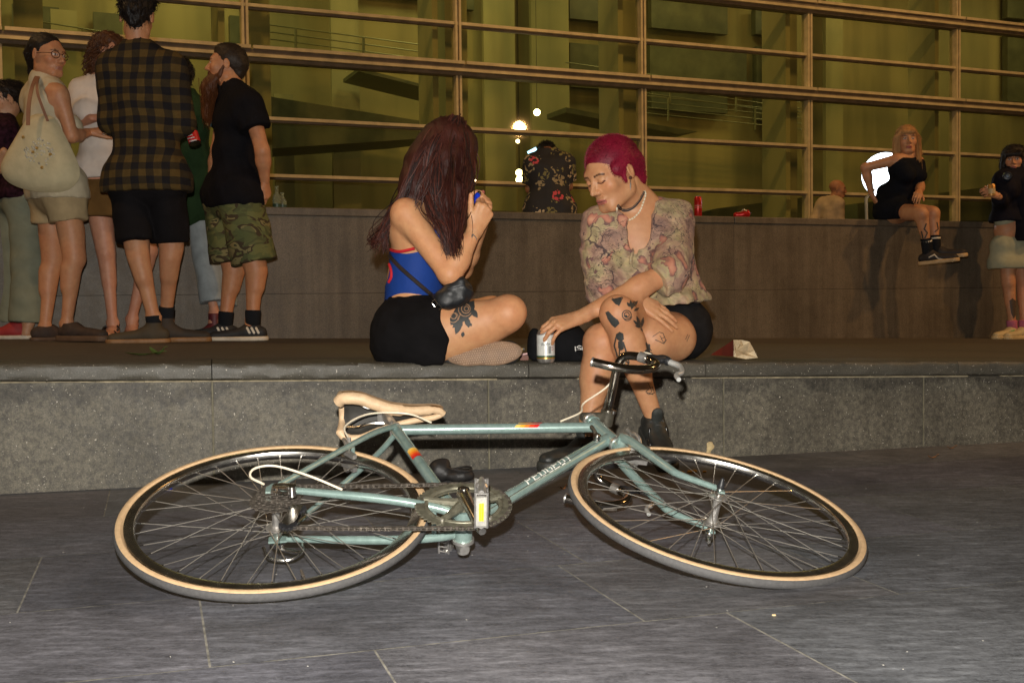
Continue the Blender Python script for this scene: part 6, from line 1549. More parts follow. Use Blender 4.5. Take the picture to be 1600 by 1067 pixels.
for yo in (0, .05): mb.tube([np.array([an[0]+.045*math.cos(a), an[1]-.03-yo+.02*math.sin(a), fz+.065-yo*.6+.02*math.sin(a)]) for a in np.linspace(0, 6.28, 16)], .006, 6)
sh_ = mb.build('sandal_strap', M('black_strap_leather', (.02, .015, .014), .4), p5)
for q in (K['anR'], K['anL']):
    fz = plat(q[0], q[1]); d = np.array([.12, -1, 0]); d = nrm(d)
    sdfobj('foot', [cap(q+[0, .01, -.03], np.array([q[0], q[1], fz+.05])+d*.03, .033, .032, .02), cap(np.array([q[0], q[1], fz+.045])+d*.0, np.array([q[0], q[1], fz+.028])+d*.14, .034, .024, .02, sq=(np.array([0, 0, 1.]), .8))]+[cap(np.array([q[0]-.03+.013*k, q[1], fz+.024])+d*.13, np.array([q[0]-.03+.013*k, q[1], fz+.022])+d*(.175-.006*k), .009, .008, .004) for k in range(5)], .005, SKIN, p5, colf=skincol(TN3))
    sdfobj('sandal_sole', [cap(np.array([q[0], q[1], fz+.008])-d*.05, np.array([q[0], q[1], fz+.008])+d*.17, .042, .045, .01), halfspace([0, 0, fz+.018], (0, 0, 1)), halfspace([0, 0, fz+.001], (0, 0, -1))], .005, M('black_sole', (.02, .018, .016)), p5)
# ---- bearded man
Y = 6.6; TN4 = (.50, .24, .12)
K = KK(pel=(370, 292, Y), che=(372, 200, Y), nek=(362, 138, Y), shR=(390, 165, Y-.17), shL=(352, 165, Y+.18), elR=(410, 236, Y-.20), wrR=(414, 284, Y-.12), elL=(340, 235, Y+.2), wrL=(330, 290, Y+.1),
       hipR=(376, 312, Y-.09), hipL=(352, 312, Y+.09), knR=(398, 412, Y-.09), anR=(395, 498, Y-.09), knL=(364, 412, Y+.09), anL=(352, 500, Y+.08))
H = Head(at(354, 103, Y), (-1, -.10, .10), (.08, 0, 1), 1.02); fw = (-1, 0, 0)
hd = hand(K['wrR'], (.10, .4, -1), (.9, -.4, 0), 1, .98, (.5, .6, .7, .8))
p6, b6 = standing('bearded man in a black tee and camouflage shorts standing in profile', K['anR'], K, H, TN4, 1.12, 1.18, False, fw, (hd,))
def teeprint():
    return cloth('black_tee_fabric', (.006, .0055, .0075), .85, .2)
tee(p6, K, fw, teeprint(), 1.14, .026, .52, -.0, False, .009, seed=12, sl_off=.034, nm='tee_shirt', low=.04, neck=.078, ndrop=.015)
decal('print', [('poly', [(317, 193), (322, 188), (328, 187), (332, 190), (331, 197), (326, 205), (323, 211), (320, 203)])], [o for o in p6.children if o.name.startswith('tee')], M('print_blue', (.06, .16, .22), .7, var=.6, vs=30), p6, .5, .003)
decal('print', [('poly', [(320, 193), (325, 190), (328, 192), (326, 198), (322, 197)])], [o for o in p6.children if o.name.startswith('tee')], M('print_cream', (.40, .33, .20), .7, var=.4, vs=40), p6, .5, .005)
def camo():
    t = NT('camouflage_fabric'); v = t.co('Object', (6, 6, 11)); n = t.noise(1.2, 2, .5, v, .9); n2 = t.noise(1.7, 2, .5, t.co('Object', (5, 5, 10), (0, .5, 1)), 1.)
    c = t.ramp(n, [(0, (.13, .135, .050)), (.47, (.055, .040, .022)), (.56, (.20, .17, .075)), (.66, (.03, .035, .018))], 'CONSTANT')
    c2 = t.ramp(n2, [(0, (0, 0, 0)), (.53, (1, 1, 1))], 'CONSTANT'); c = t.mix(t.math('MULTIPLY', c2, .75), c, (.085, .100, .040))
    t.base(c); t.p(Roughness=.85, Specular_IOR_Level=.2); t.bump(t.noise(11, 4, .6, None, .8), .5, .012); return t.m
shorts(p6, K, fw, camo(), 1.15, .98, .028, -.01, .034, k=.012)
hh = base_hair(H)+[H.e(0, .0, .085, .062, .075, .042, .02)]
br_ = hairmat('short_brown_hair', (.022, .013, .008), (.050, .030, .016)); hairhull('hair', H, hh, br_, p6, 40, .002, fz=900, fl=.014, fr=.0011)
bd = hairmat('auburn_beard', (.09, .028, .008), (.22, .07, .018))
bp_ = [H.cp((0, .062, -.088), (0, .085, -.14), .046, .046, .03), H.cp((0, .085, -.13), (0, .092, -.30), .044, .022, .03), H.cp((.048, .022, -.062), (.02, .062, -.10), .018, .028, .02), H.cp((-.048, .022, -.062), (-.02, .062, -.10), .018, .028, .02), H.cp((.064, .006, -.015), (.054, .020, -.055), .008, .014, .012), H.cp((-.064, .006, -.015), (-.054, .020, -.055), .008, .014, .012),
       H.cp((-.026, .088, -.052), (.026, .088, -.052), .009, None, .01)]
bo_ = hairhull('beard', H, bp_, bd, p6, 30, .005, fz=0)
G = []; rs = np.random.RandomState(5)
for i in range(420):
    x0 = rs.randn()*.028; y0 = .075+rs.randn()*.022; q = H.P(x0, y0, -.09-rs.rand()*.07); l = .09+rs.rand()*.13
    G.append([q+(H.P(rs.randn()*.002, rs.randn()*.002, -l*j/5)-H.c)+H.R@np.array([x0*-.12*j*.3, (.080-y0)*.1*j, 0]) for j in range(6)])
strands('beard_strands', G, bd, bo_, .0022, 3, .3)
bkt = M('black_runner', (.016, .016, .018), .7, var=.3); wht = M('white_sole', (.55, .48, .38), .6); wst = M('white_stripe', (.62, .56, .46), .6)
for s, dx in (('R', 0), ('L', 0)):
    o = shoe('shoe', K['an'+s], (-1, -.12, 0), (bkt, wht), p6, L=.30, wd=.050, sole_t=.026, top=K['an'+s][2]-plat(*K['an'+s][:2]))
    sockp(p6, K['an'+s], K['kn'+s], .044, .05)
    x0 = 386 if s == 'R' else 340
    y0 = 520 if s == 'R' else 520
    decal('stripe', [('line', [(x0+7*i, y0-7.5), (x0+4+7*i, y0)], 3.4) for i in range(3)], [o], wst, o, .5, .0015)
# ---- person behind in green coat and pale jeans
Y = 6.95
K = KK(pel=(300, 300, Y), che=(292, 210, Y), nek=(286, 150, Y), shL=(300, 172, Y), shR=(276, 172, Y), elL=(306, 235, Y), wrL=(300, 285, Y), elR=(276, 235, Y), wrR=(280, 290, Y),
       hipL=(308, 315, Y), hipR=(294, 315, Y), knL=(322, 400, Y-.02), anL=(335, 490, Y-.06), knR=(345, 405, Y+.05), anR=(352, 498, Y+.02))
H = Head(at(272, 118, Y), (-.8, -.5, 0), (0, 0, 1), .95); fw = (-.6, -.6, 0)
p7, b7 = standing('person in a long green coat and pale jeans hidden behind the bearded man', K['anL'], K, H, TN3, .9, .9, False, fw, ())
tee(p7, K, fw, cloth('green_coat_fabric', (.018, .038, .014), .9, .2), .92, .03, 1.8, -.05, False, nm='coat', low=.10)
shorts(p7, K, fw, cloth('pale_jeans_fabric', (.26, .29, .30), .85, .2), .92, 1.80, .022, .08, .012, nm='jeans')
hairhull('hair', H, base_hair(H), HM, p7)
shoe('shoe', K['anL'], (-.8, -.6, 0), (M('dark_red_strap', (.10, .01, .015)), M('black_sole', (.02, .018, .016))), p7, L=.24, wd=.04, sole_t=.015, top=K['anL'][2]-plat(*K['anL'][:2]))
# ---- person at the left edge
Y = 6.5
K = KK(pel=(28, 300, Y), che=(4, 225, Y), nek=(3, 188, Y), shR=(8, 205, Y-.12), shL=(0, 205, Y+.15), elR=(-2, 262, Y-.12), wrR=(6, 236, Y-.2), elL=(-15, 260, Y+.1), wrL=(10, 250, Y-.1),
       hipR=(40, 312, Y-.08), hipL=(22, 312, Y+.08), knR=(44, 410, Y-.08), anR=(44, 505, Y-.08), knL=(24, 410, Y+.08), anL=(22, 505, Y+.08))
H = Head(at(8, 158, Y), (-.75, -.6, -.3), (0, 0, 1), .92); fw = (-.9, -.4, 0)
p8, b8 = standing('person in wide pale green trousers half out of view behind the tote bag', K['anR'], K, H, (.50, .28, .16), .86, .9, True, fw, ())
tee(p8, K, fw, cloth('dark_red_floral', (.022, .006, .012), .85, .8, vs=40), .88, .02, .5, .02, True, nm='top')
shorts(p8, K, fw, cloth('pale_green_trousers', (.19, .20, .145), .9, .12), .90, 1.98, .032, .09, .030, nm='trousers')
hairhull('hair', H, base_hair(H)+[H.e(0, -.10, .05, .045, .04, .05, .02)], HM, p8)
for s in 'RL': shoe('shoe', K['an'+s]+[-.06, 0, 0], (-1, -.2, 0), (M('red_canvas_shoe', (.32, .02, .02), .7), wht), p8, L=.30, wd=.05, sole_t=.024, top=K['an'+s][2]-plat(*K['an'+s][:2]))
# ---- man in floral shirt, seated on the far side of the plinth
Y = 8.95
K = KK(pel=(858, 322, Y), che=(858, 275, Y+.02), nek=(855, 240, Y+.08), shL=(832, 256, Y+.04), shR=(884, 254, Y+.04), elL=(828, 296, Y+.08), wrL=(834, 262, Y+.30), elR=(888, 292, Y+.1), wrR=(858, 280, Y+.3), hipL=(842, 332, Y), hipR=(876, 332, Y), knL=(838, 330, Y+.42), anL=(838, 410, Y+.5), knR=(874, 330, Y+.42), anR=(876, 410, Y+.5))
H = Head(at(853, 246, Y+.15), (-.15, .75, -.65), (0, .6, .8), 1.0); fw = (-.1, 1, 0)
p9 = wthing('person', at(858, 335, Y), 'man with bowed head in a black tropical flower shirt sitting back to the camera', 'person')
b = torso_prims(K, fw, .92)+arm_prims(K['shL'], K['elL'], K['wrL'], .95)+arm_prims(K['shR'], K['elR'], K['wrR'], .95)+leg_prims(K['hipL'], K['knL'], K['anL'], .95)+leg_prims(K['hipR'], K['knR'], K['anR'], .95)+[cap(K['nek'], H.P(0, -.02, -.05), .05, None, .03)]
sdfobj('body', b, .010, SKIN, p9, colf=skincol((.28, .13, .06), H), extra=((H.prims(K['nek']), .006),))
def floral():
    t = NT('tropical_fabric'); v = t.co('Object'); nz = t.n('TexNoise'); nz.inputs['Scale'].default_value = 25; t.L(v, nz.inputs['Vector'])
    vv = t.n('VectorMath', operation='MULTIPLY_ADD'); t.L(nz.outputs['Color'], vv.inputs[0]); vv.inputs[1].default_value = (.05, .05, .05); t.L(v, vv.inputs[2])
    vo = t.n('TexVoronoi'); vo.inputs['Scale'].default_value = 11; t.L(vv.outputs[0], vo.inputs['Vector'])
    sx = t.n('SeparateColor'); t.L(vo.outputs['Color'], sx.inputs[0]); c = t.ramp(sx.outputs[1], [(0, (.20, .17, .055)), (.45, (.32, .24, .12)), (.70, (.55, .06, .075)), (.86, (.50, .38, .22))], 'CONSTANT')
    vo2 = t.n('TexVoronoi'); vo2.inputs['Scale'].default_value = 34; t.L(vv.outputs[0], vo2.inputs['Vector'])
    m = t.math('MULTIPLY', t.math('LESS_THAN', vo.outputs['Distance'], .50), t.math('LESS_THAN', vo2.outputs['Distance'], .50))
    t.base(t.mix(m, (.014, .013, .014), c)); t.p(Roughness=.75); t.bump(t.noise(8, 4), .4, .012); return t.m
tee(p9, K, fw, floral(), .94, .026, .8, -.03, False, .008, low=.10)
sdfobj('jeans', [cap(K['hipL'], K['knL'], .10, .075, .04), cap(K['hipR'], K['knR'], .10, .075, .04), cap(K['hipL'], K['hipR'], .115, None, .05), cap(at(838, 329, Y+.1), at(828, 333, Y+.35), .07, .07, .03)], .009, cloth('blue_jeans_fabric', (.05, .06, .085), .85, .2), p9)
hairhull('hair', H, base_hair(H), hairmat('black_hair', (.006, .004, .004), (.014, .010, .010)), p9, 60, .003)
ph = wthing('phone', at(833, 236, Y+.12), 'bright phone screen beside the bowed head of the seated man', 'phone')
mb = MB(); R3 = rodr(nrm([.3, 1, .2]), -.5); mb.box(at(832, 237, Y+.14), (.085, .010, .045), R3); mb.build('phone_case', M('black_plastic', (.018, .018, .02)), ph, False)
mb = MB(); mb.box(at(832, 237, Y+.132), (.078, .004, .038), R3); mb.build('screen', emis('screen_glow', (.45, .85, 1.), 3.0), ph, False)
# ---- blonde woman on the plinth
Y = 8.95; TN5 = (.52, .27, .14)
K = KK(pel=(1400, 325, Y+.05), che=(1416, 272, Y+.02), nek=(1420, 240, Y), shR=(1400, 250, Y-.06), shL=(1434, 252, Y+.06), elR=(1352, 262, Y+.02), wrR=(1362, 304, Y+.06), elL=(1438, 292, Y-.02), wrL=(1436, 300, Y-.20),
       hipR=(1396, 330, Y+.03), hipL=(1404, 330, Y+.14), knR=(1440, 334, Y-.30), anR=(1450, 392, Y-.26), knL=(1458, 333, Y-.18), anL=(1462, 388, Y-.20))
H = Head(at(1417, 220, Y), (-.15, -1, .05), (0, 0, 1), 1.0); fw = (.3, -1, 0)
p10 = wthing('person', at(1400, 340, Y), 'blonde woman in a short black dress sitting on the edge of the plinth', 'person')
b = torso_prims(K, fw, .86, fem=True)+arm_prims(K['shR'], K['elR'], K['wrR'], .95)+arm_prims(K['shL'], K['elL'], K['wrL'], .9)+leg_prims(K['hipR'], K['knR'], K['anR'], .92, back=(0, .02, 0))+leg_prims(K['hipL'], K['knL'], K['anL'], .92, back=(0, .02, 0))+[cap(K['nek'], H.P(0, -.02, -.05), .046, None, .03)]
b10 = sdfobj('body', b, .009, SKIN, p10, colf=skincol(TN5, H, lip=(.35, .10, .08)), extra=((H.prims(K['nek']), .005), (hand(K['wrL'], (-.3, -.6, -.2), (.3, 0, 1), -1, .9), .004), (hand(K['wrR'], (.5, 0, -1), (-1, 0, -.3), 1, .9), .004)))
dr = torso_prims(K, fw, .86, .014, True); dr = dr[:4]+[dr[-1], dr[-2]]+[cap(K['hipR'], lerp(K['hipR'], K['knR'], .45), .105, .095, .04, flat=True), cap(K['hipL'], lerp(K['hipL'], K['knL'], .45), .105, .095, .04, flat=True), cap(K['hipR'], K['hipL'], .13, None, .05), cap(at(1384, 300, Y+.1), at(1384, 330, Y+.1), .07, .10, .06), cap(K['nek'], K['nek']+[0, 0, .1], .055, .06, .01, op='-'), halfspace([0, 0, 1.206], (0, 0, -1))]
sdfobj('dress', dr, .008, cloth('black_dress_fabric', (.006, .007, .011), .85, .2), p10, fold=fold_fn(8, .006, 6), rel=2)
bl_ = hairmat('blonde_hair', (.50, .24, .08), (.80, .46, .18))
hh = [H.e(0, -.022, .042, .082, .098, .086, 0), H.e(0, .112, -.038, .055, .055, .080, .015, '-'), H.cp((.076, .0, .0), (.080, .02, -.22), .028, .022, .03), H.cp((-.076, .0, .0), (-.085, .02, -.16), .028, .020, .03), H.cp((0, -.07, 0), (0, -.09, -.2), .06, .05, .03), H.cp((-.035, .085, .055), (.035, .085, .055), .018, None, .02)]
hr = hairhull('hair', H, hh, bl_, p10, 40, .005, .005)
G = []
for i in range(220):
    s = 1 if rs.rand() < .6 else -1; x0 = s*(.055+rs.rand()*.04); y0 = .05-rs.rand()*.12; l = .20+rs.rand()*.12
    G.append([H.P(x0*(.6 if j == 0 else 1+.02*j), y0, .07-l*j/6+.0) + rs.randn(3)*.001 for j in range(7)])
strands('hair_strands', G, bl_, hr, .0025, 3, .3)
sk_ = M('black_skate_shoe', (.018, .014, .014), .7); crs = M('cream_sole', (.50, .34, .17), .6)
s1 = shoe('shoe', K['anR']+[.0, 0, 0], (.8, -.55, -.12), (sk_, crs), p10, L=.27, wd=.046, sole_t=.03, top=.105, up=(-.1, 0, 1)); s2 = shoe('shoe', K['anL']+[.01, .01, .0], (.8, -.55, -.12), (sk_, crs), p10, L=.27, wd=.046, sole_t=.03, top=.09, up=(-.1, 0, 1))
decal('side_stripe', [('line', [(1452, 402), (1460, 398), (1466, 404), (1476, 406)], 2.)], [s1, s2], wst, s1, .5, .002)
for s in 'RL':
    sockp(p10, K['an'+s], K['kn'+s], .040, .10)
    mb = MB(); d = nrm(K['kn'+s]-K['an'+s]); mb.lathe([(.0425, .070), (.0425, .082)], K['an'+s], d, 16); mb.build('sock_band', wst, p10)
decal('tattoo', [('line', [(1447, 350), (1444, 358), (1449, 364), (1445, 372)], 2.), ('line', [(1440, 362), (1443, 376), (1450, 378)], 2.), ('line', [(1464, 348), (1466, 358), (1461, 362)], 1.6)], [b10], INK, p10)
# ---- bald man behind the plinth
Y = 15.0
K = KK(pel=(1300, 395, Y), che=(1296, 340, Y), nek=(1302, 312, Y), shL=(1310, 318, Y-.1), shR=(1284, 318, Y+.1), elR=(1272, 345, Y+.05), wrR=(1262, 372, Y-.1), elL=(1312, 350, Y-.1), wrL=(1316, 380, Y-.2), hipL=(1306, 400, Y), hipR=(1290, 400, Y), knL=(1306, 440, Y), anL=(1306, 478, Y), knR=(1290, 440, Y), anR=(1290, 478, Y))
H = Head(at(1309, 296, Y), (1, -.25, -.1), (0, 0, 1), 1.05); fw = (1, -.2, 0)
p11 = wthing('person', at(1300, 484, Y), 'bald man in a tan shirt walking past behind the plinth', 'person')
b = torso_prims(K, fw, 1.0)+arm_prims(K['shR'], K['elR'], K['wrR'])+arm_prims(K['shL'], K['elL'], K['wrL'])+leg_prims(K['hipL'], K['knL'], K['anL'])+leg_prims(K['hipR'], K['knR'], K['anR'])+[cap(K['nek'], H.P(0, -.02, -.05), .055, None, .03)]
sdfobj('body', b, .013, SKIN, p11, colf=skincol((.46, .22, .11), H), extra=((H.prims(K['nek']), .009),))
tee(p11, K, fw, cloth('tan_shirt_fabric', (.50, .37, .22), .85, .15), 1.02, .025, 1.8, -.02, False, .008, h=.012)
shorts(p11, K, fw, cloth('dark_trousers', (.03, .03, .03)), 1., 1.95, .02, .1, .01, nm='trousers', h=.014)
# ---- young woman with bob at the right edge
Y = 9.1; TN6 = (.52, .27, .15)
K = KK(pel=(1580, 350, Y), che=(1584, 295, Y), nek=(1586, 266, Y), shR=(1567, 280, Y-.04), shL=(1606, 280, Y+.04), elR=(1564, 318, Y-.06), wrR=(1560, 305, Y-.26), elL=(1606, 320, Y), wrL=(1600, 350, Y), hipR=(1572, 362, Y), hipL=(1594, 362, Y), knR=(1576, 442, Y-.02), anR=(1582, 514, Y-.02), knL=(1598, 440, Y+.02), anL=(1600, 514, Y-.04))
H = Head(at(1584, 250, Y), (-.42, -.9, -.05), (0, 0, 1), .96); fw = (-.3, -1, 0)
hd = hand(at(1558, 306, Y-.26), (-.7, -.2, .25), (.2, -.9, .2), 1, .92, (.7, .8, .9, 1.))
p12, b12 = standing('young woman with a dark bob, dark jacket and pale green skirt at the right edge', K['anR'], K, H, TN6, .86, .92, True, fw, (hd,), lip=(.36, .12, .10))
dj = cloth('dark_jacket_fabric', (.009, .008, .013), .85, .25)
tee(p12, K, fw, dj, .88, .026, 1.75, .10, True, .008, nm='jacket', low=.02)
sdfobj('jacket_panel', [cap(at(1600, 290, Y-.06), at(1602, 372, Y-.08), .085, .085, .04), halfspace(at(1600, 378, Y), (0, 0, -1))], .008, dj, p12, fold=fold_fn(7, .006, 3))
sdfobj('skirt', [cap(at(1570, 344, Y), at(1592, 344, Y), .085, None, .05), cap(at(1568, 385, Y), at(1596, 385, Y), .108, None, .06), cap(at(1566, 412, Y), at(1600, 412, Y), .115, None, .05), halfspace(at(1580, 420, Y), (0, 0, -1)), halfspace(at(1580, 340, Y), (0, 0, 1))], .008, cloth('pale_green_skirt', (.36, .36, .25), .85, .12), p12, fold=fold_fn(5, .005, 3, (1, 1, .3)), rel=2)
hh = base_hair(H)+[H.e(0, -.02, .035, .095, .105, .095, .02), H.e(.075, -.005, -.045, .032, .06, .075, .03), H.e(-.075, -.005, -.045, .032, .06, .075, .03), H.cp((-.045, .082, .045), (.045, .082, .045), .024, None, .02), H.e(0, .128, -.035, .052, .055, .066, .01, '-')]
hairhull('hair', H, hh, HM, p12, 40, .003)
mb = MB(); mb.tube(bez([K['nek']+[-.06, -.09, -.0], K['nek']+[-.075, -.0, .03], K['nek']+[0, .07, .04], K['nek']+[.075, 0, .03], K['nek']+[.06, -.09, 0]], 6), .009, 8)
q = at(1574, 276, Y-.14); mb.lathe([(0, .03), (.03, .026), (.038, .01), (.038, -.01), (.03, -.014), (0, -.014)], q, (-.3, -1, .1), 20); hp_ = wthing('headphones', q, 'dark headphones hanging round the neck of the young woman at the right', 'headphones'); mb.build('headband', M('dark_plastic', (.015, .02, .035), .35), hp_)
mb = MB(); mb.lathe([(.0, .033), (.012, .032), (.016, .028)], q, (-.3, -1, .1), 14); mb.build('ear_cup', M('blue_plate', (.10, .14, .20), .35, .4), hp_)
wb = M('cream_trainer', (.50, .40, .22), .6, var=.15)
for s in 'RL':
    shoe('shoe', K['an'+s], (-.85, -.5, 0), (wb, M('cream_trainer_sole', (.55, .42, .22))), p12, L=.28, wd=.05, sole_t=.028, top=K['an'+s][2]-plat(*K['an'+s][:2])); sockp(p12, K['an'+s], K['kn'+s], .040, .07, cloth('pink_sock', (.45, .13, .20)))
mb = MB(); q = K['anR']; mb.tube([q+[-.09, -.10, -.035], q+[-.05, -.09, -.02], q+[-.02, -.075, -.01]], .008, 6); mb.build('shoe_flash', M('green_reflective', (.02, .30, .06), .3), p12)
decal('tattoo', [('poly', [(1577, 470), (1582, 466), (1587, 470), (1588, 490), (1584, 498), (1580, 490)])], [b12], INKL, p12)
dc = wthing('drink_can', at(1551, 305, Y-.26), 'small golden can held up by the young woman at the right', 'can')
mb = MB(); q = at(1549, 307, Y-.28); mb.lathe([(0, 0), (.030, .004), (.030, .085), (.024, .095), (0, .094)], q, (0, 0, 1), 16); mb.build('can_body', M('gold_can', (.50, .27, .08), .35, .5), dc)
mb = MB(); mb.lathe([(.0305, .02), (.0305, .06)], q, (0, 0, 1), 16); mb.build('can_band', M('cream_band', (.5, .38, .2), .5), dc)
# ---- lit floodlight behind the blonde woman
Y = 10.6
fl = wthing('floodlight', at(1376, 330, Y), 'glaring round white floodlight on a thin pole behind the blonde woman', 'lamp')
c = at(1383, 274, Y)
mb = MB(); mb.lathe([(0, .03), (.11, .025), (.21, .0)], c, nrm(CAM-c), 32); mb.build('lamp_face', emis('floodlight_glow', (.85, .93, 1.), 6.), fl)
mb = MB(); mb.lathe([(.215, .012), (.215, -.06), (.12, -.14), (0, -.15)], c, nrm(CAM-c), 32); mb.build('lamp_housing', blackp, fl)
mb = MB(); mb.tube([at(1366, 296, Y), at(1353, 310, Y), at(1356, 400, Y)], .014, 10); mb.build('pole', M('pale_pole', (.35, .33, .25), .5), fl)
# ================================================================== LITTER AND SMALL THINGS
def ontop(px, Yoff=.15):     # point on the plinth top, just behind its front edge, at a photo column
    r = cF+cR*(px-800)/FPX; O = (W0-wn*Yoff)[:2]; t, s = np.linalg.solve(np.array([[r[0], -wd_[0]], [r[1], -wd_[1]]]), O); p = W0-wn*Yoff+wd_*s; return np.array([p[0], p[1], TOP])
q = ontop(1092); rc = wthing('drink_can', q, 'tall red can standing on the plinth top right of the magenta haired woman', 'can')
rcm = M('red_can_paint', (.48, .015, .012), .3, .35, var=.1)
mb = MB(); mb.lathe([(0, .002), (.022, 0), (.029, .010), (.029, .142), (.024, .154), (.0235, .157), (0, .153)], q, n=22); mb.build('can_body', rcm, rc)
mb = MB(); mb.lathe([(.0292, .070), (.0292, .076)], q, n=22); mb.lathe([(.0292, .082), (.0292, .092)], q, n=22); mb.build('can_print', M('can_print_pale', (.50, .13, .10), .4), rc)
mb = MB(); mb.lathe([(.024, .156), (.025, .159), (.022, .158)], q, n=22); mb.build('can_rim', alloy, rc)
q = ontop(1160, .1); rp = wthing('crushed_can', q, 'crushed red can lying on the plinth top beyond the tall red can', 'can')
sdfobj('can_body', [cap(q+[-.035, 0, .022], q+[.035, 0, .030], .026, .030, .01), ell(q+[0, -.02, .06], (.03, .02, .012), None, .01, '-')], .005, rcm, rp, fold=lambda P: wav(P, 14, 3, .008, 5))
mb = MB(); mb.tube(bez([q+[-.005, -.02, .052], q+[.012, -.025, .062], q+[.034, -.02, .048]], 5), .004, 6); mb.build('can_rim', alloy, rp)
gl_ = NT('bottle_clear'); gl_.base((.55, .60, .45)); gl_.p(Roughness=.08, Transmission_Weight=.85, IOR=1.3)
for i, (px, hgt, lb) in enumerate(((437, .135, 'small clear glass bottle with dark base on the plinth, nearest the bearded man'), (444, .100, 'shorter clear glass bottle with dark base on the plinth, right of its taller neighbour'))):
    q = ontop(px+i*1.5, .12+.06*i); b_ = wthing('bottle', q, lb, 'bottle')
    mb = MB(); mb.lathe([(0, 0), (.026, 0), (.028, .008), (.028, hgt*.55), (.012, hgt*.75), (.011, hgt), (.013, hgt), (.013, hgt+.008), (0, hgt+.006)], q, n=18); mb.build('bottle_glass', gl_.m, b_)
    mb = MB(); mb.lathe([(.0285, .0), (.0285, .030)], q, n=18); mb.build('label', M('bottle_base_label', (.02, .05, .03), .4), b_)
q0 = onplat(1325, 526); q1 = onplat(1364, 527); q0 = q0+[0, -.05, .033]; q1 = q1+[0, -.05, .033]
pbo = wthing('plastic_bottle', q0-[0, 0, .03], 'empty clear plastic bottle with blue cap lying at the foot of the plinth', 'bottle')
d = nrm(q0-q1); L_ = np.linalg.norm(q0-q1)
mb = MB(); prof = [(0, 0), (.026, .002), (.030, .01)]+[(.030-.0025*(k % 2), .02+k*(L_-.06)/12) for k in range(13)]+[(.026, L_-.03), (.013, L_), (.013, L_+.012), (0, L_+.012)]
mb.lathe(prof, q1, d, 18); mb.build('bottle_shell', gl_.m, pbo)
mb = MB(); mb.lathe([(.016, 0), (.016, .018), (0, .018)], q0+d*.008, d, 14); mb.build('bottle_cap', M('blue_cap', (.02, .05, .30), .4), pbo)
# leaves
lm = M('green_leaf', (.06, .10, .02), .55, var=.4, vs=50)
def leafobj(px, py, L_, W_, ang, lb, mt=None, on=onplat, curl=.012, grp=None, nm='fallen_leaf'):
    c = on(px, py); o = wthing(nm, c, lb, 'leaf', grp); V = []; F_ = []; ca, sa = math.cos(ang), math.sin(ang)
    for i in range(11):
        t = i/10; w_ = W_*math.sin(math.pi*t**.8)*.5+.0006
        for j, s in enumerate((-1, 0, 1)):
            x, y = (t-.5)*L_, s*w_; V.append([c[0]+ca*x-sa*y, c[1]+sa*x+ca*y, c[2]+.003+curl*(t-.5)**2*4+(.35*w_ if s else 0)])
    for i in range(10):
        for j in range(2): F_.append([3*i+j, 3*i+3+j, 3*i+4+j, 3*i+1+j])
    mb = MB(); mb.add(V, F_); mb.build('blade', mt or lm, o, True, False)
    mb = MB(); e = np.array(V[31]); mb.tube([e, e+[ca*L_*.2, sa*L_*.2, .002]], .0012, 5); mb.build('stem', mt or lm, o)
leafobj(222, 556, .13, .03, .15, 'long green leaf lying on the terrace floor in front of the checked shirt man'); leafobj(246, 555, .08, .035, -.5, 'short curled green leaf on the terrace floor touching the longer leaf', curl=.03)
brn = M('dry_leaf', (.28, .12, .045), .7, var=.4, vs=60)
leafobj(1457, 717, .04, .016, .3, 'small dry brown leaf on the paving, farther from the ledge', brn, onz, grp=None); leafobj(1486, 702, .035, .012, .1, 'small dry brown leaf on the paving, close to the ledge', brn, onz)
leafobj(880, 766, .028, .012, .9, 'tiny reddish dry leaf on the paving beside the front wheel', brn, onz)
pm_ = M('crumb_cream', (.55, .42, .22), .85, var=.3, vs=40, bump=.4, bs=60)
q = onz(1208, 1004) if False else onz(1209, 962)
cr = wthing('pebble', q, 'tiny pale pebble on the dark paving right of centre, front', 'pebble'); sdfobj('pebble_body', [ell(q+[0, 0, .002], (.004, .003, .002)), ell(q+[.003, .001, .0015], (.002, .002, .0015), None, .002)], .001, pm_, cr)
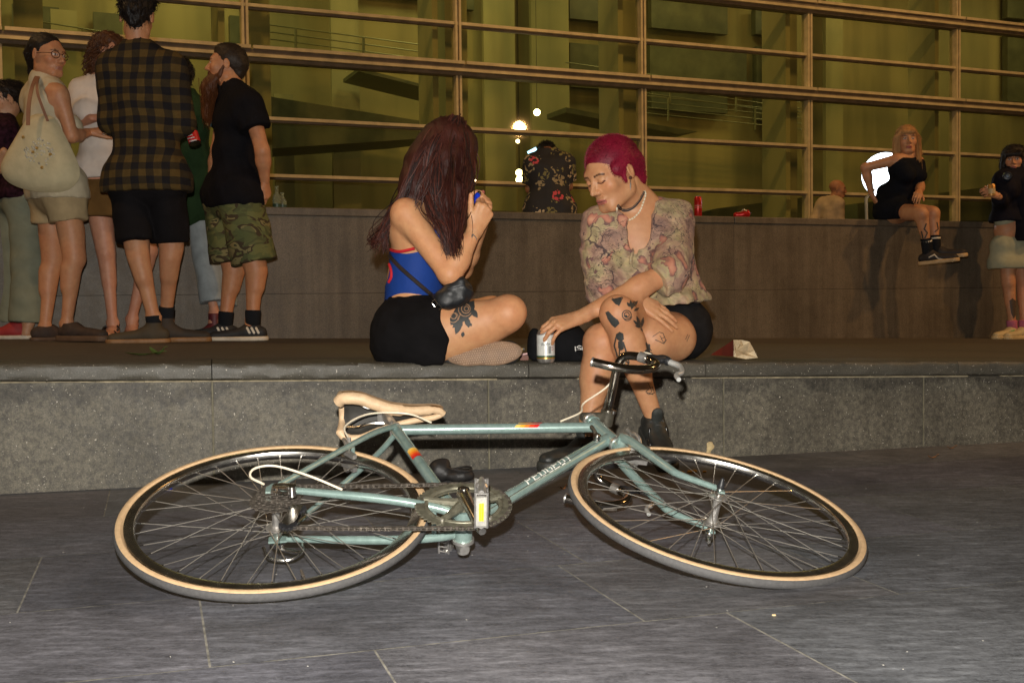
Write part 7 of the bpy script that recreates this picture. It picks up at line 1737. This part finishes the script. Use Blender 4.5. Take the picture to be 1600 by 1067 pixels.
# splat on the ledge face and crumbs
def onface(px, py):
    s = ledge_pt(px); P = SP0+sd*s; k = P[1]; r = cF+cR*(px-800)/FPX-cU*(py-533.5)/FPX
    A = np.array([[r[0], -sd[0]], [r[1], -sd[1]]]); t, s = np.linalg.solve(A, SP0[:2]); return CAM+r*t
q = onface(1108, 699); sp_ = wthing('dried_gum', q, 'cream dried splat stuck to the face of the ledge beside the black shoe', 'splat')
rs = np.random.RandomState(9); pr = [ell(q+sn*.001+sd*(rs.randn()*.007)+np.array([0, 0, rs.randn()*.008]), (.006+rs.rand()*.005, .0035, .006+rs.rand()*.004), None, .004) for _ in range(9)]
sdfobj('splat', pr, .0016, pm_, sp_, fold=lambda P: wav(P, 120, 3, .001, 4))
q = onz(1079, 739); sp2 = wthing('food_scrap', q, 'yellowish food scrap on the paving at the foot of the ledge', 'food scrap')
sdfobj('scrap_lump', [ell(q+[rs.randn()*.012, rs.randn()*.012, .004], (.010, .008, .006), None, .004) for _ in range(4)]+[ell(q+[.05, .01, .003], (.008, .006, .004))], .002, M('scrap_yellow', (.45, .25, .04), .7, var=.4, vs=80), sp2)
q = onz(262, 764); bc = wthing('blue_lid', q, 'bright blue plastic cap on the paving behind the rear wheel', 'lid')
mb = MB(); mb.lathe([(0, .014), (.013, .013), (.0145, .010), (.0145, 0), (.012, 0)], q, (.2, -.3, 1), 20); mb.build('cap_body', M('blue_cap_bright', (.015, .04, .50), .35), bc)
# black shoes lying beyond the chainring
qa = onz(702, 752); sb = wthing('black_pouch', qa, 'small black soft pouch with a round flap lying on the paving behind the chainring', 'pouch')
bk2 = M('black_neoprene', (.016, .015, .015), .55, var=.3, bump=.3, bs=60)
sdfobj('pouch_body', [ell(qa+[-.03, 0, .038], (.038, .04, .038), None, .02), ell(qa+[.035, -.01, .022], (.050, .042, .024), None, .012), cap(qa+[-.045, .02, .055], qa+[-.01, .0, .064], .012, None, .01)], .004, bk2, sb, fold=lambda P: wav(P, 20, 3, .003, 4))
mb = MB(); mb.tube([qa+[.035+.040*math.cos(a), -.012+.034*math.sin(a), .043+.004*math.sin(a*2)] for a in np.linspace(0, 6.28, 30)], .004, 6); mb.build('pouch_flap', bk2, sb)
# white specks of chalk and chewing gum on the paving, too small to count one by one
mb = MB(); rs = np.random.RandomState(21)
for i in range(80):
    y = 1.4+rs.rand()**1.3*3; x = (rs.rand()-.5)*y*1.1; r_ = .0012+.0016*rs.rand(); mb.lathe([(r_, 0.001), (r_*.6, .0022), (0, .0026)], (x, y, 0), n=6)
tag(mb.build('paving_grit', M('grit_pale', (.22, .21, .19), .8), None), 'pale grit and crumbs scattered over the dark paving', 'grit', kind='stuff')
